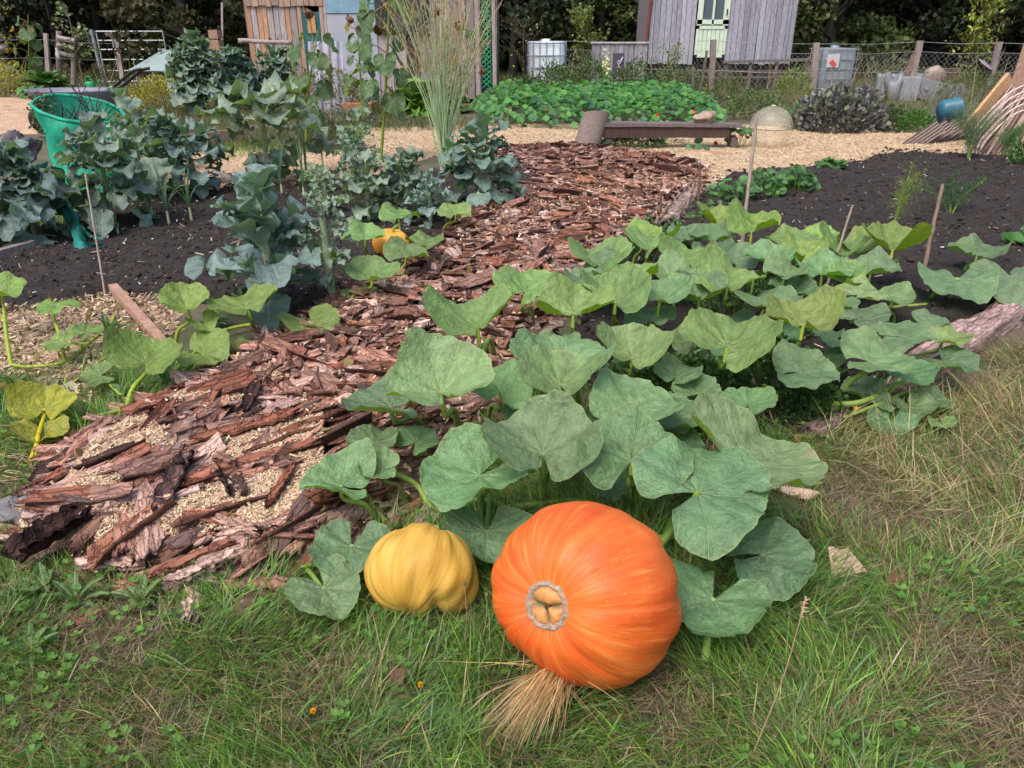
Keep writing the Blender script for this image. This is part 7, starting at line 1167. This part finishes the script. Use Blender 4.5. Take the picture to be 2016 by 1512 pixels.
# ------------------------------------------------------------ the wood behind
M['wcrown'] = leafmat('wood_foliage', back=1., rough=.6, trans=.15)
M['trunk'] = plain('tree_bark', (.03, .026, .022), .9, 5, .4, .8, .03)
def bigtree_mesh(seed, n, cols, low, R_=2.6, H_=7.5, size=.16):
    r = np.random.RandomState(seed); cl = []; m = 46
    for i in range(m): z = low+(H_-low)*r.rand()**1.25; rad = R_*(.35+.65*r.rand())*math.sqrt(max(.15, 1-((z-low)/(H_-low)*1.0)**2*.8)); a = r.rand()*6.28; cl.append((cos(a)*rad, sin(a)*rad, z))
    cl = A(cl); k = r.randint(0, m, n); P = cl[k]+rdir(n, r)*(r.rand(n, 1)**.5)*A([.75, .75, .42])*(.6+.7*((k*37 % 10)/10.))[:, None]; mb = MB(); t = tints(n, cols, .25, r)*(.7+.6*((k*53 % 17)/17.))[:, None]; leaves(mb, P, size*(.6+.8*r.rand(n)), t, r, A([0, 0, .15]), .42, .3); tr = MB(); tube(tr, [(0, 0, -.1), (r.randn()*.1, 0, H_*.4), (r.randn()*.2, 0, H_*.9)], [.16, .12, .03], 9, (1, 1, 1), 0, 14, .2)
    for c in cl[:26]: z = max(.5, c[2]*.75); tube(tr, [(0, 0, z*.8), (c[0]*.5, c[1]*.5, z), tuple(c)], [.05, .015], 5)
    return mb.mesh('crown', M['wcrown']), tr.mesh('trunk', M['trunk'])
C1 = [(.012, .022, .008), (.02, .036, .012), (.008, .014, .006)]; C2 = [(.05, .075, .02), (.075, .095, .025), (.03, .05, .015)]; C3 = [(.055, .038, .018), (.035, .04, .016), (.03, .04, .014)]
TM = [bigtree_mesh(1, 7000, C1, 1.0), bigtree_mesh(2, 7000, C2, .6), bigtree_mesh(3, 6000, C3, .8), bigtree_mesh(4, 7000, C1, 2.2)]
TR = [(-60, 30, 0, 'dark green tree at the far left'), (110, 27, 3, 'tree with high dark branches behind the left fence'), (190, 29, 0, 'tree behind the slim fruit tree'), (300, 30, 3, 'tree behind the field gate'), (365, 24, 2, 'rust tinged conifer like tree beside the gate'), (420, 26, 1, 'yellow green tree behind the pale post'), (470, 28, 0, 'dark tree left of the timber shed'), (700, 30, 0, 'tree rising behind the shed roof'), (900, 29, 1, 'light tree behind the right end of the shed'), (1010, 27, 0, 'tree between shed and water tank'), (1090, 30, 1, 'yellow green tree above the water tank'), (1190, 26.5, 1, 'yellow green tree with low branches left of the hut'), (1260, 29, 0, 'dark tree touching the left wall of the hut'), (1420, 32, 0, 'tree hidden behind the hut roof'), (1640, 26, 1, 'tree with bright low branches right of the hut'), (1730, 29, 3, 'dark tree behind the grey water tank'), (1850, 28, 0, 'dark tree behind the rubble heap'), (1960, 27, 3, 'dark tree behind the peach tree'), (2080, 29, 0, 'dark tree at the right edge'), (560, 32, 3, 'dark tree behind the plank wall of the shed')]
for i, (px, Y, k, lb) in enumerate(TR):
    x = D(px, 60, Y)[0]; t = thing('tree', lb, 'tree', (x, Y, 0), 'trees of the dark wood behind the garden'); rz = i*1.7; sc = .9+.25*((i*7) % 5)/5
    t.rotation_euler = (0, 0, rz); t.scale = (sc, sc, sc)
    for nm, me in zip(('crown', 'trunk'), TM[k]): o = bpy.data.objects.new(nm, me); SC.collection.objects.link(o); o.parent = t
mb = MB(); n = 60000; P = np.stack([(rs.rand(n)-.5)*64, 31.5+rs.rand(n)*4.5, rs.rand(n)**1.2*9], -1); leaves(mb, P, .4*(.6+.8*rs.rand(n)), tints(n, [(.018, .032, .012), (.03, .045, .016), (.012, .02, .01)], .3), rs, None, .5); stuff(mb.obj('far_wood', M['wcrown']), 'dark mass of the wood behind the nearer trees', 'wood')
mb = MB(); x = np.linspace(-60, 60, 60); z = np.linspace(-.2, 9.5, 8); XX, ZZ = np.meshgrid(x, z, indexing='ij'); mb.add(np.stack([XX, 38+ZZ*.6+2*(fbm(XX, ZZ, .4, 8)-.5)+np.abs(XX)*-.08, ZZ+1.5*(fbm(XX, ZZ*0, .35, 5)-.5)*(ZZ > 5)], -1).reshape(-1, 3), gridf(60, 8)); setting(mb.obj('hills', plain('far_wood_slope', (.012, .018, .009), 1, 1, .4, 0)))
